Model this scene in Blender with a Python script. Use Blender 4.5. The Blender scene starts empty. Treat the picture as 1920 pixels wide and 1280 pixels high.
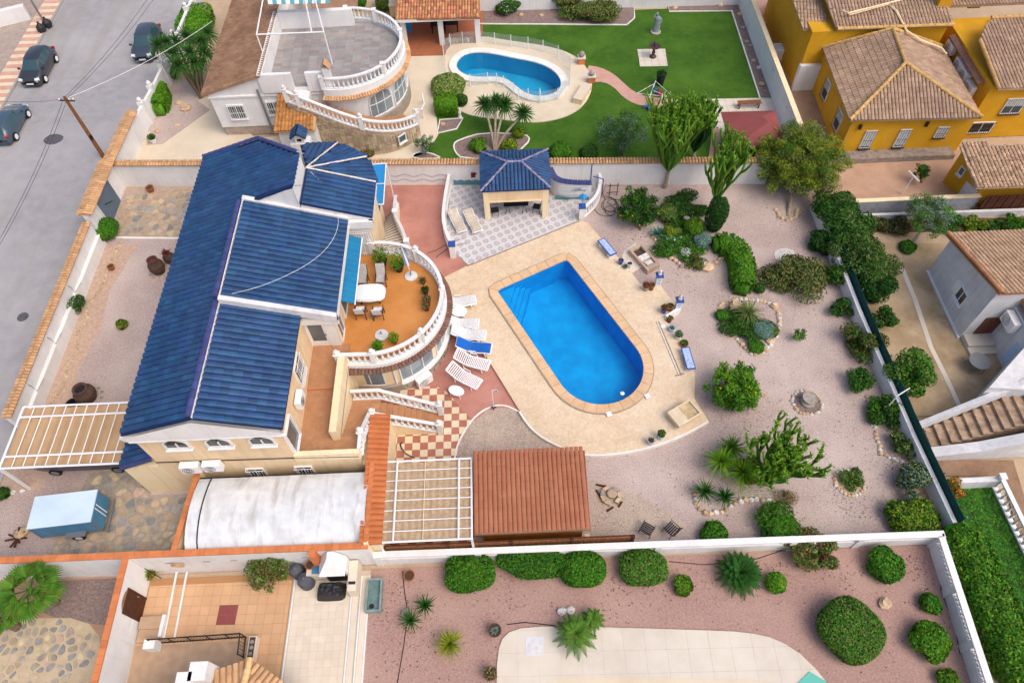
import bpy, math, random
import numpy as np
from mathutils import Vector, Matrix
random.seed(7)
rng = np.random.default_rng(7)
S = bpy.context.scene
COL = S.collection
rad = math.radians

# ---------------------------------------------------------------- camera, sky, sun, exposure
PITCH, ROLL, CAM_H, FPX = rad(56.0), rad(-2.5), 34.0, 1331.0
_f = Vector((0, math.cos(PITCH), -math.sin(PITCH)))
_r0 = Vector((1, 0, 0)); _u0 = _r0.cross(_f)
_r = _r0 * math.cos(ROLL) + _u0 * math.sin(ROLL)
_u = -_r0 * math.sin(ROLL) + _u0 * math.cos(ROLL)
CAM = Vector((0, 0, CAM_H))
cd = bpy.data.cameras.new('camera'); cam = bpy.data.objects.new('camera', cd); COL.objects.link(cam)
cd.sensor_fit = 'HORIZONTAL'; cd.sensor_width = 36.0; cd.lens = 36.0 * FPX / 1920.0
cd.clip_start = 0.5; cd.clip_end = 3000
cam.matrix_world = Matrix(((_r.x, _u.x, -_f.x, 0), (_r.y, _u.y, -_f.y, 0), (_r.z, _u.z, -_f.z, CAM_H), (0, 0, 0, 1)))
S.camera = cam
SUN_EL, SUN_AZ = rad(56), rad(128)          # azimuth measured from +Y (up the photo) towards +X
W = bpy.data.worlds.new('World'); S.world = W; W.use_nodes = True
nt = W.node_tree; bg = nt.nodes['Background']
sky = nt.nodes.new('ShaderNodeTexSky'); sky.sky_type = 'NISHITA'; sky.sun_disc = False
sky.sun_elevation = SUN_EL; sky.sun_rotation = SUN_AZ; sky.air_density = 0.8; sky.dust_density = 5.0; sky.ozone_density = 0.4
nt.links.new(sky.outputs[0], bg.inputs[0]); bg.inputs[1].default_value = 0.15
sd = bpy.data.lights.new('sun', 'SUN'); sun = bpy.data.objects.new('sun', sd); COL.objects.link(sun)
sd.energy = 0.5; sd.angle = rad(45); sd.color = (1.0, 0.96, 0.91)
_s = Vector((math.sin(SUN_AZ) * math.cos(SUN_EL), math.cos(SUN_AZ) * math.cos(SUN_EL), math.sin(SUN_EL)))
sun.rotation_euler = _s.to_track_quat('Z', 'Y').to_euler(); sun.location = _s * 120
vs = S.view_settings; vs.view_transform = 'Standard'; vs.look = 'None'; vs.exposure = 0.56; vs.gamma = 1.0; vs.use_curve_mapping = False

# ---------------------------------------------------------------- measuring: photo point on a level plane -> metres
def at(px, py, z=0.0):
	d = _r * ((px - 960) / FPX) - _u * ((py - 640) / FPX) + _f
	return CAM + d * ((z - CAM_H) / d.z)
def pts(lst, z=0.0):
	return [(v.x, v.y) for v in (at(a, b, z) for a, b in lst)]
def smooth_poly(P, it=2, closed=True):
	P = [Vector(p) for p in P]
	for _ in range(it):
		Q = []
		n = len(P)
		rngi = range(n) if closed else range(n - 1)
		for i in rngi:
			a, b = P[i], P[(i + 1) % n]
			Q += [a * .75 + b * .25, a * .25 + b * .75]
		if not closed: Q = [P[0]] + Q + [P[-1]]
		P = Q
	return [tuple(p) for p in P]

# ---------------------------------------------------------------- materials
def lin(h):
	if isinstance(h, str):
		c = [int(h[i:i + 2], 16) / 255 for i in (0, 2, 4)]
		return tuple(x / 12.92 if x <= .04045 else ((x + .055) / 1.055) ** 2.4 for x in c) + (1,)
	return tuple(h) + (1,)
MATS = {}
def mat(name, c1, c2=None, scale=1.5, c3=None, scale3=.25, fac3=.5, grain=0.0, gscale=14, rough=.8, rnd=0.0, bump=0.0, bscale=30, metal=0, spec=.3, trans=0, streak=0, ss=(5, 5, .35), hue=0.0, coat=0):
	"""colour c1 mottled with c2 (noise of that scale), large patches of c3, fine grain in value, random value per piece"""
	m = bpy.data.materials.new(name); m.use_nodes = True; MATS[name] = m
	n = m.node_tree.nodes; l = m.node_tree.links; b = n['Principled BSDF']
	geo = n.new('ShaderNodeNewGeometry'); pos = geo.outputs['Position']
	def noise(sc, det=4, ro=.6):
		t = n.new('ShaderNodeTexNoise'); t.inputs['Scale'].default_value = sc; t.inputs['Detail'].default_value = det; t.inputs['Roughness'].default_value = ro
		l.new(pos, t.inputs['Vector']); return t.outputs['Fac']
	def ramp(f, a, b_):
		r = n.new('ShaderNodeMapRange'); r.inputs[1].default_value = a; r.inputs[2].default_value = b_; l.new(f, r.inputs[0]); return r.outputs[0]
	def mix(f, a, b_, mode='MIX'):
		x = n.new('ShaderNodeMix'); x.data_type = 'RGBA'; x.blend_type = mode
		for s, v in ((x.inputs[0], f), (x.inputs[6], a), (x.inputs[7], b_)):
			if hasattr(v, 'links'): l.new(v, s)
			else: s.default_value = v
		return x.outputs[2]
	col = lin(c1)
	if c2: col = mix(ramp(noise(scale), .35, .65), col, lin(c2))
	if c3:
		rr = ramp(noise(scale3, 5), .42, .68)
		mm = n.new('ShaderNodeMath'); mm.operation = 'MULTIPLY'; mm.inputs[1].default_value = fac3; l.new(rr, mm.inputs[0])
		col = mix(mm.outputs[0], col, lin(c3))
	if streak:      # rain streaks and grime running down a wall
		mp = n.new('ShaderNodeMapping'); mp.inputs['Scale'].default_value = ss; l.new(pos, mp.inputs[0])
		t = n.new('ShaderNodeTexNoise'); t.inputs['Scale'].default_value = 1.0; t.inputs['Detail'].default_value = 5; l.new(mp.outputs[0], t.inputs['Vector'])
		mm = n.new('ShaderNodeMath'); mm.operation = 'MULTIPLY'; mm.inputs[1].default_value = streak; l.new(ramp(t.outputs['Fac'], .5, .75), mm.inputs[0])
		col = mix(mm.outputs[0], col, lin('8f887c'))
	if grain:
		v = n.new('ShaderNodeMapRange'); v.inputs[1].default_value = .25; v.inputs[2].default_value = .75
		v.inputs[3].default_value = 1 - grain; v.inputs[4].default_value = 1 + grain; l.new(noise(gscale, 3, .75), v.inputs[0])
		cc = n.new('ShaderNodeCombineColor')
		for i in range(3): l.new(v.outputs[0], cc.inputs[i])
		col = mix(1.0, col, cc.outputs[0], 'MULTIPLY')
	if rnd or hue:
		oi = n.new('ShaderNodeObjectInfo')
		a = n.new('ShaderNodeMath'); a.operation = 'ADD'; l.new(oi.outputs['Random'], a.inputs[0]); l.new(geo.outputs['Random Per Island'], a.inputs[1])
		f = n.new('ShaderNodeMath'); f.operation = 'FRACT'; l.new(a.outputs[0], f.inputs[0])
		h = n.new('ShaderNodeHueSaturation')
		mr = n.new('ShaderNodeMapRange'); mr.inputs[3].default_value = 1 - rnd; mr.inputs[4].default_value = 1 + rnd; l.new(f.outputs[0], mr.inputs[0]); l.new(mr.outputs[0], h.inputs['Value'])
		if hue:
			f2 = n.new('ShaderNodeMath'); f2.operation = 'MULTIPLY'; f2.inputs[1].default_value = 7.31; l.new(f.outputs[0], f2.inputs[0])
			f3 = n.new('ShaderNodeMath'); f3.operation = 'FRACT'; l.new(f2.outputs[0], f3.inputs[0])
			mh = n.new('ShaderNodeMapRange'); mh.inputs[3].default_value = .5 - hue; mh.inputs[4].default_value = .5 + hue; l.new(f3.outputs[0], mh.inputs[0]); l.new(mh.outputs[0], h.inputs['Hue'])
		if hasattr(col, 'links'): l.new(col, h.inputs['Color'])
		else: h.inputs['Color'].default_value = col
		col = h.outputs[0]
	if hasattr(col, 'links'): l.new(col, b.inputs['Base Color'])
	else: b.inputs['Base Color'].default_value = col
	b.inputs['Roughness'].default_value = rough; b.inputs['Metallic'].default_value = metal
	b.inputs['Specular IOR Level'].default_value = spec; b.inputs['Coat Weight'].default_value = coat
	if bump:
		bp = n.new('ShaderNodeBump'); bp.inputs['Strength'].default_value = bump; bp.inputs['Distance'].default_value = .02
		l.new(noise(bscale, 3, .7), bp.inputs['Height']); l.new(bp.outputs[0], b.inputs['Normal'])
	if trans:
		t = n.new('ShaderNodeBsdfTranslucent'); ms = n.new('ShaderNodeMixShader'); ms.inputs[0].default_value = trans
		if hasattr(col, 'links'): l.new(col, t.inputs[0])
		else: t.inputs[0].default_value = col
		o = n['Material Output']; l.new(b.outputs[0], ms.inputs[1]); l.new(t.outputs[0], ms.inputs[2]); l.new(ms.outputs[0], o.inputs[0])
	return m

# ---------------------------------------------------------------- mesh builder
class MB:
	def __init__(s): s.v = []; s.f = []; s.m = []
	def add(s, vs, fs, m=0):
		o = len(s.v); s.v += [tuple(x) for x in vs]; s.f += [tuple(i + o for i in f) for f in fs]; s.m += [m] * len(fs); return s
	def box(s, x0, x1, y0, y1, z0, z1, m=0):
		return s.add([(x0, y0, z0), (x1, y0, z0), (x1, y1, z0), (x0, y1, z0), (x0, y0, z1), (x1, y0, z1), (x1, y1, z1), (x0, y1, z1)],
					 [(0, 3, 2, 1), (4, 5, 6, 7), (0, 1, 5, 4), (1, 2, 6, 5), (2, 3, 7, 6), (3, 0, 4, 7)], m)
	def obox(s, c, sx, sy, sz, rz=0, m=0, rx=0, ry=0):
		M = Matrix.Translation(c) @ Matrix.Rotation(rz, 4, 'Z') @ Matrix.Rotation(ry, 4, 'Y') @ Matrix.Rotation(rx, 4, 'X')
		b = MB().box(-sx / 2, sx / 2, -sy / 2, sy / 2, -sz / 2, sz / 2)
		return s.add([M @ Vector(v) for v in b.v], b.f, m)
	def prism(s, P, z0, z1, m=0, mtop=None):
		a = sum(P[i][0] * P[(i + 1) % len(P)][1] - P[(i + 1) % len(P)][0] * P[i][1] for i in range(len(P)))
		if a < 0: P = list(reversed(P))
		n = len(P)
		s.add([(p[0], p[1], z0) for p in P] + [(p[0], p[1], z1) for p in P], [tuple(range(2 * n - 1, n - 1, -1))[::-1]], m if mtop is None else mtop)
		o = len(s.v) - 2 * n
		s.f += [tuple(o + i for i in reversed(range(n)))] + [(o + i, o + (i + 1) % n, o + n + (i + 1) % n, o + n + i) for i in range(n)]
		s.m += [m] * (n + 1); return s
	def poly(s, P, m=0): return s.add(P, [tuple(range(len(P)))], m)
	def slab(s, P, t, m=0, down=None):
		"""3D polygon thickened by t straight down"""
		n = len(P); D = Vector((0, 0, -t)) if down is None else Vector(down)
		P = [Vector(p) for p in P]
		s.add(list(P) + [p + D for p in P], [tuple(range(n)), tuple(range(2 * n - 1, n - 1, -1))] + [(i, n + i, n + (i + 1) % n, (i + 1) % n) for i in range(n)], m); return s
	def tube(s, P, r, n=6, m=0, cap=True, closed=False):
		P = [Vector(p) for p in P]; R = r if isinstance(r, (list, tuple)) else [r] * len(P)
		o = len(s.v); N = len(P); up = None
		for i, p in enumerate(P):
			a = P[(i - 1) % N] if (i > 0 or closed) else p; b = P[(i + 1) % N] if (i < N - 1 or closed) else p
			t = (b - a).normalized() if (b - a).length > 1e-9 else Vector((0, 0, 1))
			if up is None or abs(up.dot(t)) > .98: up = Vector((0, 0, 1)) if abs(t.z) < .9 else Vector((1, 0, 0))
			x = t.cross(up).normalized(); y = x.cross(t); up = y
			for k in range(n):
				an = 2 * math.pi * k / n; s.v.append(tuple(p + (x * math.cos(an) + y * math.sin(an)) * R[i]))
		for i in range(N if closed else N - 1):
			for k in range(n):
				a = o + i * n + k; b = o + i * n + (k + 1) % n; c = o + ((i + 1) % N) * n;
				s.f.append((a, b, c + (k + 1) % n, c + k)); s.m.append(m)
		if cap and not closed:
			s.f.append(tuple(o + k for k in reversed(range(n)))); s.f.append(tuple(o + (N - 1) * n + k for k in range(n))); s.m += [m, m]
		return s
	def lathe(s, prof, c=(0, 0, 0), n=12, m=0, cap=True):
		o = len(s.v)
		for r, z in prof:
			for k in range(n):
				a = 2 * math.pi * k / n; s.v.append((c[0] + r * math.cos(a), c[1] + r * math.sin(a), c[2] + z))
		for i in range(len(prof) - 1):
			for k in range(n):
				s.f.append((o + i * n + k, o + i * n + (k + 1) % n, o + (i + 1) * n + (k + 1) % n, o + (i + 1) * n + k)); s.m.append(m)
		if cap:
			s.f.append(tuple(o + k for k in reversed(range(n)))); s.f.append(tuple(o + (len(prof) - 1) * n + k for k in range(n))); s.m += [m, m]
		return s
	def wall(s, a, b, t, z0, z1, m=0):
		a = Vector(a[:2]); b = Vector(b[:2]); d = (b - a).normalized(); q = Vector((-d.y, d.x)) * t / 2
		return s.prism([tuple(a + q), tuple(b + q), tuple(b - q), tuple(a - q)], z0, z1, m)
	def path(s, P, t, z0, z1, m=0, closed=False):
		"""ribbon wall along a polyline (z0,z1 numbers or per-point lists)"""
		P = [Vector(p[:2]) for p in P]; N = len(P)
		Z0 = z0 if isinstance(z0, (list, tuple)) else [z0] * N; Z1 = z1 if isinstance(z1, (list, tuple)) else [z1] * N
		L = [];
		for i in range(N):
			a = P[(i - 1) % N] if (i > 0 or closed) else P[i]; b = P[(i + 1) % N] if (i < N - 1 or closed) else P[i]
			d = (b - a).normalized(); q = Vector((-d.y, d.x)) * t / 2
			L.append((P[i] + q, P[i] - q))
		o = len(s.v)
		for i in range(N):
			for q, z in ((L[i][0], Z0[i]), (L[i][1], Z0[i]), (L[i][1], Z1[i]), (L[i][0], Z1[i])): s.v.append((q.x, q.y, z))
		for i in range(N if closed else N - 1):
			a = o + 4 * i; b = o + 4 * ((i + 1) % N)
			for k in range(4): s.f.append((a + k, a + (k + 1) % 4, b + (k + 1) % 4, b + k)); s.m.append(m)
		if not closed:
			s.f += [(o + 3, o + 2, o + 1, o), (o + 4 * N - 4, o + 4 * N - 3, o + 4 * N - 2, o + 4 * N - 1)]; s.m += [m, m]
		return s
	def mesh(s, name, mats, smooth=False, off=(0, 0, 0)):
		me = bpy.data.meshes.new(name); V = [(v[0] - off[0], v[1] - off[1], v[2] - off[2]) for v in s.v]
		me.from_pydata(V, [], s.f)
		if not isinstance(mats, (list, tuple)): mats = [mats]
		for x in mats: me.materials.append(MATS[x] if isinstance(x, str) else x)
		if len(mats) > 1: me.polygons.foreach_set('material_index', s.m)
		if smooth: me.polygons.foreach_set('use_smooth', [True] * len(me.polygons))
		me.update(); return me
	def build(s, name, mats, parent=None, smooth=False, local=False, loc=None, **tags):
		off = (0, 0, 0)
		if parent is not None and not local: off = root_loc(parent)
		if parent is None and loc is None and not local:
			A = np.array(s.v); off = (float(A[:, 0].min() + A[:, 0].max()) / 2, float(A[:, 1].min() + A[:, 1].max()) / 2, float(A[:, 2].min())); loc = off
		elif loc is not None and not local: off = loc
		o = bpy.data.objects.new(name, s.mesh(name, mats, smooth, off)); COL.objects.link(o); o.parent = parent
		if parent is None and loc is not None: o.location = loc
		tag(o, **tags); return o
def root_loc(o):
	while o.parent is not None: o = o.parent
	return tuple(o.location)
def tag(o, label=None, cat=None, group=None, kind=None):
	if label: o['label'] = label
	if cat: o['category'] = cat
	if group: o['group'] = group
	if kind: o['kind'] = kind
	return o
def thing(name, label, cat, loc=(0, 0, 0), rz=0, group=None):
	o = bpy.data.objects.new(name, None); COL.objects.link(o); o.empty_display_size = .2
	o.location = tuple(loc) if len(loc) == 3 else (loc[0], loc[1], 0); o.rotation_euler = (0, 0, rz)
	return tag(o, label, cat, group)
def piece(me, name, parent, M, mt=None):
	"""one piece sharing mesh me under a part (world matrix M; the root is not rotated)"""
	o = bpy.data.objects.new(name, me); COL.objects.link(o); o.parent = parent
	o.matrix_basis = Matrix.Translation(-Vector(root_loc(parent))) @ M; return o
def dup(root, loc, rz=0, label=None, scale=None):
	r = root.copy(); COL.objects.link(r); r.location = tuple(loc); r.rotation_euler = (0, 0, rz)
	if label: r['label'] = label
	if scale: r.scale = (scale,) * 3
	for ch in list(root.children):
		c = ch.copy(); COL.objects.link(c); c.parent = r
		for g in list(ch.children):
			d = g.copy(); COL.objects.link(d); d.parent = c
	return r
def structure(name, b, mats, **k):
	return b.build(name, mats, kind='structure', **k)
def npmesh(name, V, F4, mats, mi=None):
	"""fast mesh from numpy arrays: V (n,3), F4 (m,4)"""
	me = bpy.data.meshes.new(name); me.vertices.add(len(V)); me.vertices.foreach_set('co', np.ascontiguousarray(V, dtype=np.float32).ravel())
	m, k = F4.shape; me.loops.add(m * k); me.loops.foreach_set('vertex_index', np.ascontiguousarray(F4, dtype=np.int32).ravel())
	me.polygons.add(m); me.polygons.foreach_set('loop_start', np.arange(0, m * k, k, dtype=np.int32)); me.polygons.foreach_set('loop_total', np.full(m, k, dtype=np.int32))
	for x in mats: me.materials.append(MATS[x] if isinstance(x, str) else x)
	if mi is not None: me.polygons.foreach_set('material_index', np.ascontiguousarray(mi, dtype=np.int32))
	me.update(calc_edges=True); me.validate(); return me
def inside(p, P):
	c = False; n = len(P); x, y = p
	for i in range(n):
		x1, y1 = P[i]; x2, y2 = P[(i + 1) % n]
		if (y1 > y) != (y2 > y) and x < (x2 - x1) * (y - y1) / (y2 - y1) + x1: c = not c
	return c
def clip(P, a, b, c):
	"""keep the part of convex polygon P with a*x+b*y<=c"""
	Q = []
	for i in range(len(P)):
		p, q = P[i], P[(i + 1) % len(P)]; dp = a * p[0] + b * p[1] - c; dq = a * q[0] + b * q[1] - c
		if dp <= 0: Q.append(p)
		if dp * dq < 0: t = dp / (dp - dq); Q.append((p[0] + (q[0] - p[0]) * t, p[1] + (q[1] - p[1]) * t))
	return Q
def shrink(P, k):
	cx = sum(p[0] for p in P) / len(P); cy = sum(p[1] for p in P) / len(P)
	return [(cx + (p[0] - cx) * k, cy + (p[1] - cy) * k) for p in P]

# ---------------------------------------------------------------- palette
mat('asphalt', '8f8d90', '9b999b', 1.2, c3='aaa8a7', scale3=.12, fac3=.8, grain=.13, gscale=20, rough=.9, streak=.45, ss=(.9, .06, 1))
mat('earth', 'b79f84', 'a58e74', .8, c3='c4b094', scale3=.2, grain=.12, gscale=12, rough=.95, bump=.3)
mat('gravel', 'b3a099', '9b8a83', 9, c3='c3b3aa', scale3=.22, fac3=.7, grain=.4, gscale=17, rough=.95, bump=.5, bscale=16)
mat('gravel_tan', 'b5a498', '8f8074', 11, c3='c2b09c', scale3=.4, fac3=.5, grain=.4, gscale=18, rough=.95, bump=.5, bscale=16)
mat('gravel_red', 'a98a80', '95766c', 9, c3='b79a8c', scale3=.3, fac3=.5, grain=.3, gscale=17, rough=.95, bump=.5, bscale=16)
mat('gravel_dark', '8d7a74', '6f5f5a', 8, grain=.3, gscale=15, rough=.95, bump=.5, bscale=14)
mat('deck', 'd3bea2', 'c8b092', 2.5, c3='dccbb2', scale3=.3, fac3=.7, grain=.16, gscale=8, rough=.85, bump=.3, bscale=9)
mat('coping', 'd4b592', 'caa67e', 1.6, grain=.06, rough=.7, rnd=.07)
mat('coping_white', 'e6e3dc', 'd8d4cc', 2, grain=.05, rough=.7, rnd=.04)
mat('red_concrete', 'ae7a6d', 'a36e61', 1.2, c3='c08a7c', scale3=.35, fac3=.7, grain=.05, rough=.7)
mat('grey_mortar', 'a59b8d', '93897c', 3, grain=.1, rough=.95)
mat('joint_dark', '5d534b', rough=.95)
mat('white', 'e3e3e2', 'dad9d8', .7, c3='c2beb8', scale3=1.1, fac3=.2, rough=.75, streak=.14)
mat('white_gloss', 'ececec', rough=.35, spec=.5)
mat('white_dirty', 'dadadb', 'c8c8ca', 1.0, c3='b0aeab', scale3=.8, fac3=.3, rough=.85, streak=.3)
mat('cream', 'ecd9b4', 'e6d0a8', .6, c3='dfc8a2', scale3=.5, fac3=.4, rough=.8, streak=.25)
mat('peach', 'e6cda8', 'dec39c', .8, c3='caa67e', scale3=.4, fac3=.4, rough=.8, streak=.25)
mat('ochre', 'd4a01c', 'c99514', .8, c3='b8860f', scale3=.5, fac3=.6, rough=.85, streak=.2)
mat('blue_tile', '234a74', '1b3d66', 1.0, c3='2e4a72', scale3=.35, fac3=.7, grain=.12, gscale=6, rough=.48, spec=.35, rnd=.2, hue=.01)
mat('purple_tile', '41487f', '383d6e', 1.5, c3='30406f', scale3=.5, rough=.4, spec=.5, rnd=.12)
mat('mortar_white', 'dcd4cc', 'bfb5ab', 6, rough=.9)
mat('brown_tile', '9b7a62', '86664f', 1.2, c3='6b4f3f', scale3=.5, fac3=.5, rough=.85, rnd=.14)
mat('yellow_roof', 'ad917a', '998069', 1.2, c3='8d7263', scale3=.3, fac3=.5, rough=.85, rnd=.16)
mat('mixed_tile', 'c08a64', 'a86f4d', 3, rough=.85, rnd=.3, hue=.02)
mat('mottled_tile', 'c9ab8c', '8a6d58', 7, rough=.9, rnd=.22)
mat('terra_tile', 'b87c56', 'a96d48', 1.5, c3='d09a70', scale3=.6, rough=.8, rnd=.15)
mat('sand_tile', 'c8a27a', 'b68d66', 2.5, c3='b98d64', scale3=.6, rough=.8, rnd=.16)
mat('coping_brick', 'c87c4e', 'bb6f43', 2, rough=.8, rnd=.1)
mat('dark_ridge', '7a5a4c', '6b4d41', 4, rough=.85, rnd=.2)
mat('shed_roof', 'a66c50', '9b6247', 1.2, c3='94583c', scale3=.6, rough=.65, rnd=.04)
mat('terrace_tile', 'c58648', 'bb7b3e', 1.5, c3='cf9050', scale3=.3, fac3=.7, grain=.05, gscale=9, rough=.5, rnd=.04)
mat('stair_tile', 'b0835f', 'a47755', 2.5, grain=.12, gscale=7, rough=.6, rnd=.07)
mat('red_tile', 'ac6f60', 'a06455', 2, rough=.6, rnd=.09)
mat('cream_tile', 'dbcbae', 'd0bf9f', 2, rough=.6, rnd=.06)
mat('patio_base', 'bdbcbb', rough=.6)
mat('orange_tile', 'c9a27c', 'bf9670', 1, c3='cfab86', scale3=.5, rough=.7, rnd=.05)
mat('pale_tile', 'd9cdbb', 'd0c3b0', 1, c3='c8bba8', scale3=.5, rough=.7, rnd=.035)
mat('pale_concrete', 'cfc6b9', 'c5bbad', .8, c3='d6cebf', scale3=.25, fac3=.6, grain=.04, rough=.8)
mat('tan_concrete', 'd2c4ad', 'c8b9a1', .8, c3='d9cdb8', scale3=.25, fac3=.6, grain=.04, rough=.8)
mat('brown_ground', 'a5866f', '97785f', 1.2, c3='b3967e', scale3=.5, grain=.08, rough=.9)
mat('sand', 'bdab90', 'ac997d', 1, c3='c3b092', scale3=.3, grain=.07, rough=.9)
mat('pink_path', 'c39a8b', 'b98f80', 1.5, grain=.04, rough=.75)
mat('grass', '3a5f12', '30540c', 2.5, c3='4a6e1c', scale3=.4, fac3=.8, grain=.25, gscale=16, rough=.95, bump=.4, bscale=25)
mat('lawn_lush', '2b6a1a', '1f5414', 2, c3='3a7422', scale3=.6, grain=.3, gscale=12, rough=.95, bump=.5, bscale=20)
mat('slate_tile', '8c8888', '9a9490', 1.6, rough=.6, rnd=.13, hue=.03)
mat('stone', 'a39a8c', '8f8678', 4, rough=.9, rnd=.2, hue=.025, bump=.3)
mat('stone_tan', 'bba98e', 'a3937c', 3, rough=.9, rnd=.24, hue=.03, bump=.3)
mat('rock', 'cdb594', 'b0967a', 5, rough=.95, rnd=.16, bump=.4)
mat('white_rock', 'd9d6d0', 'b8b4ad', 8, rough=.95, rnd=.1, bump=.4)
mat('grey_rock', 'a9a196', '8c857b', 5, rough=.95, rnd=.15, bump=.4)
mat('block_grey', '9b9ea4', '8b8e94', 1.5, c3='adafb3', scale3=.6, rough=.9, rnd=.05)
mat('pool_paint', '08a2e0', '058fd0', 1.1, rough=.5)  # blue paint; its mottling puts caustic-like light of the water into the colour
mat('pool_paint_n', '2aa4cc', '2298c2', .8, rough=.5)
mat('metal_grey', '8d9094', rough=.45, metal=.6)
mat('metal_dark', '2c2c2e', rough=.5, metal=.3)
mat('iron', '3a322e', rough=.6, metal=.3)
mat('white_metal', 'e4e4e4', rough=.4, spec=.5)
mat('glass', '5a676e', '3f4a50', .6, rough=.06, spec=.8)
mat('glass_dark', '20262a', rough=.06, spec=.8)
mat('glass_sky', '8f9ea6', '6d7a80', .5, rough=.06, spec=.8)
mat('shutter', 'd7dadd', 'c6cace', 8, rough=.6)
mat('black', '18181a', rough=.5)
mat('black_plastic', '232326', '2e2e30', 3, rough=.55)
mat('tyre', '1c1c1d', rough=.85)
mat('wood', '8a5a34', '74492a', 4, rough=.7, rnd=.08)
mat('wood_dark', '54301f', '442518', 4, rough=.7, rnd=.1)
mat('hut_wood', 'a86a1c', '94580f', 2, rough=.7)
mat('maroon', '8a4a48', '82423f', .8, rough=.7)
mat('canvas', 'c9a983', 'bf9d76', 1.2, c3='b8946c', scale3=.5, rough=.8, trans=.25)
mat('bark', '7d6b5a', '665546', 6, rough=.95)
mat('bark_pale', 'a59784', '8a7c6a', 5, rough=.95)
mat('cushion_grey', 'b8b4b0', '9a9692', 12, rough=.95)
mat('cushion_white', 'd8d8d6', 'c4c6ca', 9, rough=.9)
mat('towel_blue', '1a62b8', '165aad', 5, rough=.9)
mat('cloth_blue', '4a5a9a', '5a6aac', 4, rough=.9)
mat('cloth_white', 'dfe4e8', rough=.8)
mat('awning', '17769f', '136a94', 1.5, rough=.7)
mat('azure', '2a86c4', rough=.5)
mat('blue_trim', '2f4f94', rough=.4)
mat('poly_white', 'd9dcde', 'c9cdd0', 1.3, c3='9a9a98', scale3=1.6, fac3=.3, rough=.4, grain=.03, streak=.6, ss=(2.6, .55, 1))
mat('trailer_blue', '4a86aa', '3c769a', 1, rough=.4)
mat('trailer_top', 'c6d8e2', 'b8cdd9', .8, rough=.45)
mat('van_grey', '4a4c56', rough=.35, spec=.5)
mat('net_green', '0d4a44', '0a3f3a', 2, rough=.85)
mat('terracotta', 'a0603a', '8a5030', 5, rough=.85)
mat('jar_brown', '5a443a', '47352e', 5, rough=.8)
mat('plum', '6a2f30', rough=.7)
mat('scrub_dry', '8a7d52', rough=.9)
mat('tile_blue_white', 'c4d2e8', '7f9fd0', 14, rough=.3, spec=.5)
mat('hose', '4a4038', rough=.6)
mat('skin_red', 'b8322f', rough=.6)
mat('sea_green', '5f8a94', '54808a', 2, rough=.6)
mat('aqua', '5fb3a3', rough=.6)
def leafmat(name, c1, c2, rnd=.28, hue=.03):
	return mat(name, c1, c2, 2.0, rough=.6, rnd=rnd, hue=hue, trans=.22, spec=.18)
leafmat('leaf', '47731f', '3a631a'); leafmat('leaf_dark', '2f5420', '27481b'); leafmat('leaf_lime', '6f9a22', '5f8a1c')
leafmat('leaf_bright', '4f8f1e', '438118'); leafmat('leaf_olive', '77864a', '66763c'); leafmat('leaf_grey', '7f9488', '6f8478')
leafmat('leaf_yellow', '8f9a2a', '7d8a24'); leafmat('leaf_acacia', '7f9030', '6d7f28'); leafmat('leaf_brown', '7d6a4a', '6b5a3e'); leafmat('leaf_bronze', '6a6a3a', '7a5f38')
leafmat('leaf_yucca', '3f6b2c', '355f26'); leafmat('leaf_palm', '577f28', '4a7320'); leafmat('leaf_cycad', '2c601c', '265318'); leafmat('leaf_agave', '6b9a8a', '5c8c7c')
leafmat('cactus', '6f9a34', '5c8628', .25, .02); leafmat('cactus_dark', '2f5a2c', '284f26', .2)
leafmat('petal_orange', 'd08a2a', 'c27a20', .2); leafmat('petal_red', 'a8202f', '981a3a', .2); leafmat('petal_pink', 'c8285f', 'b02050', .2); leafmat('petal_white', 'dfe3df', 'd5dad5', .08); leafmat('petal_yellow', 'd8b422', 'c8a41c', .15)
leafmat('leaf_varieg', 'a8b06a', '6f8a3a', .3)
# ================================================================ GROUND
from mathutils.geometry import tessellate_polygon
def holed(outer, holes, z, name, m, skirt=.06, **k):
	loops = [[Vector((p[0], p[1], z)) for p in outer]] + [[Vector((p[0], p[1], z)) for p in h] for h in holes]
	tri = tessellate_polygon(loops); V = [v for L in loops for v in L]; b = MB()
	F = []
	for t in tri:
		a, c, d = (V[i] for i in t)
		F.append(t if (c - a).cross(d - a).z > 0 else tuple(reversed(t)))
	b.add(V, F)
	if skirt:
		P = outer; a = sum(P[i][0] * P[(i + 1) % len(P)][1] - P[(i + 1) % len(P)][0] * P[i][1] for i in range(len(P)))
		P = P if a > 0 else list(reversed(P)); n = len(P)
		b.add([(p[0], p[1], z - skirt) for p in P] + [(p[0], p[1], z) for p in P], [(i, (i + 1) % n, n + (i + 1) % n, n + i) for i in range(n)])
	return structure(name, b, m, **k)
def sheet(name, P, z, m, t=.1, kind='structure', **k):
	b = MB().prism(P, z - t, z); return b.build(name, m, kind=kind, **k)
def offset(P, d):
	"""outward offset of a smooth closed outline"""
	a = sum(P[i][0] * P[(i + 1) % len(P)][1] - P[(i + 1) % len(P)][0] * P[i][1] for i in range(len(P))); sg = 1 if a > 0 else -1
	n = len(P); Q = []
	for i in range(n):
		p, q, r_ = Vector(P[i - 1]), Vector(P[i]), Vector(P[(i + 1) % n])
		n1 = Vector(((q - p).y, -(q - p).x)).normalized() * sg; n2 = Vector(((r_ - q).y, -(r_ - q).x)).normalized() * sg
		m_ = (n1 + n2); m_ = m_ / max(.35, m_.length_squared / 2); Q.append(tuple(q + m_ * d))
	return Q
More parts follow.
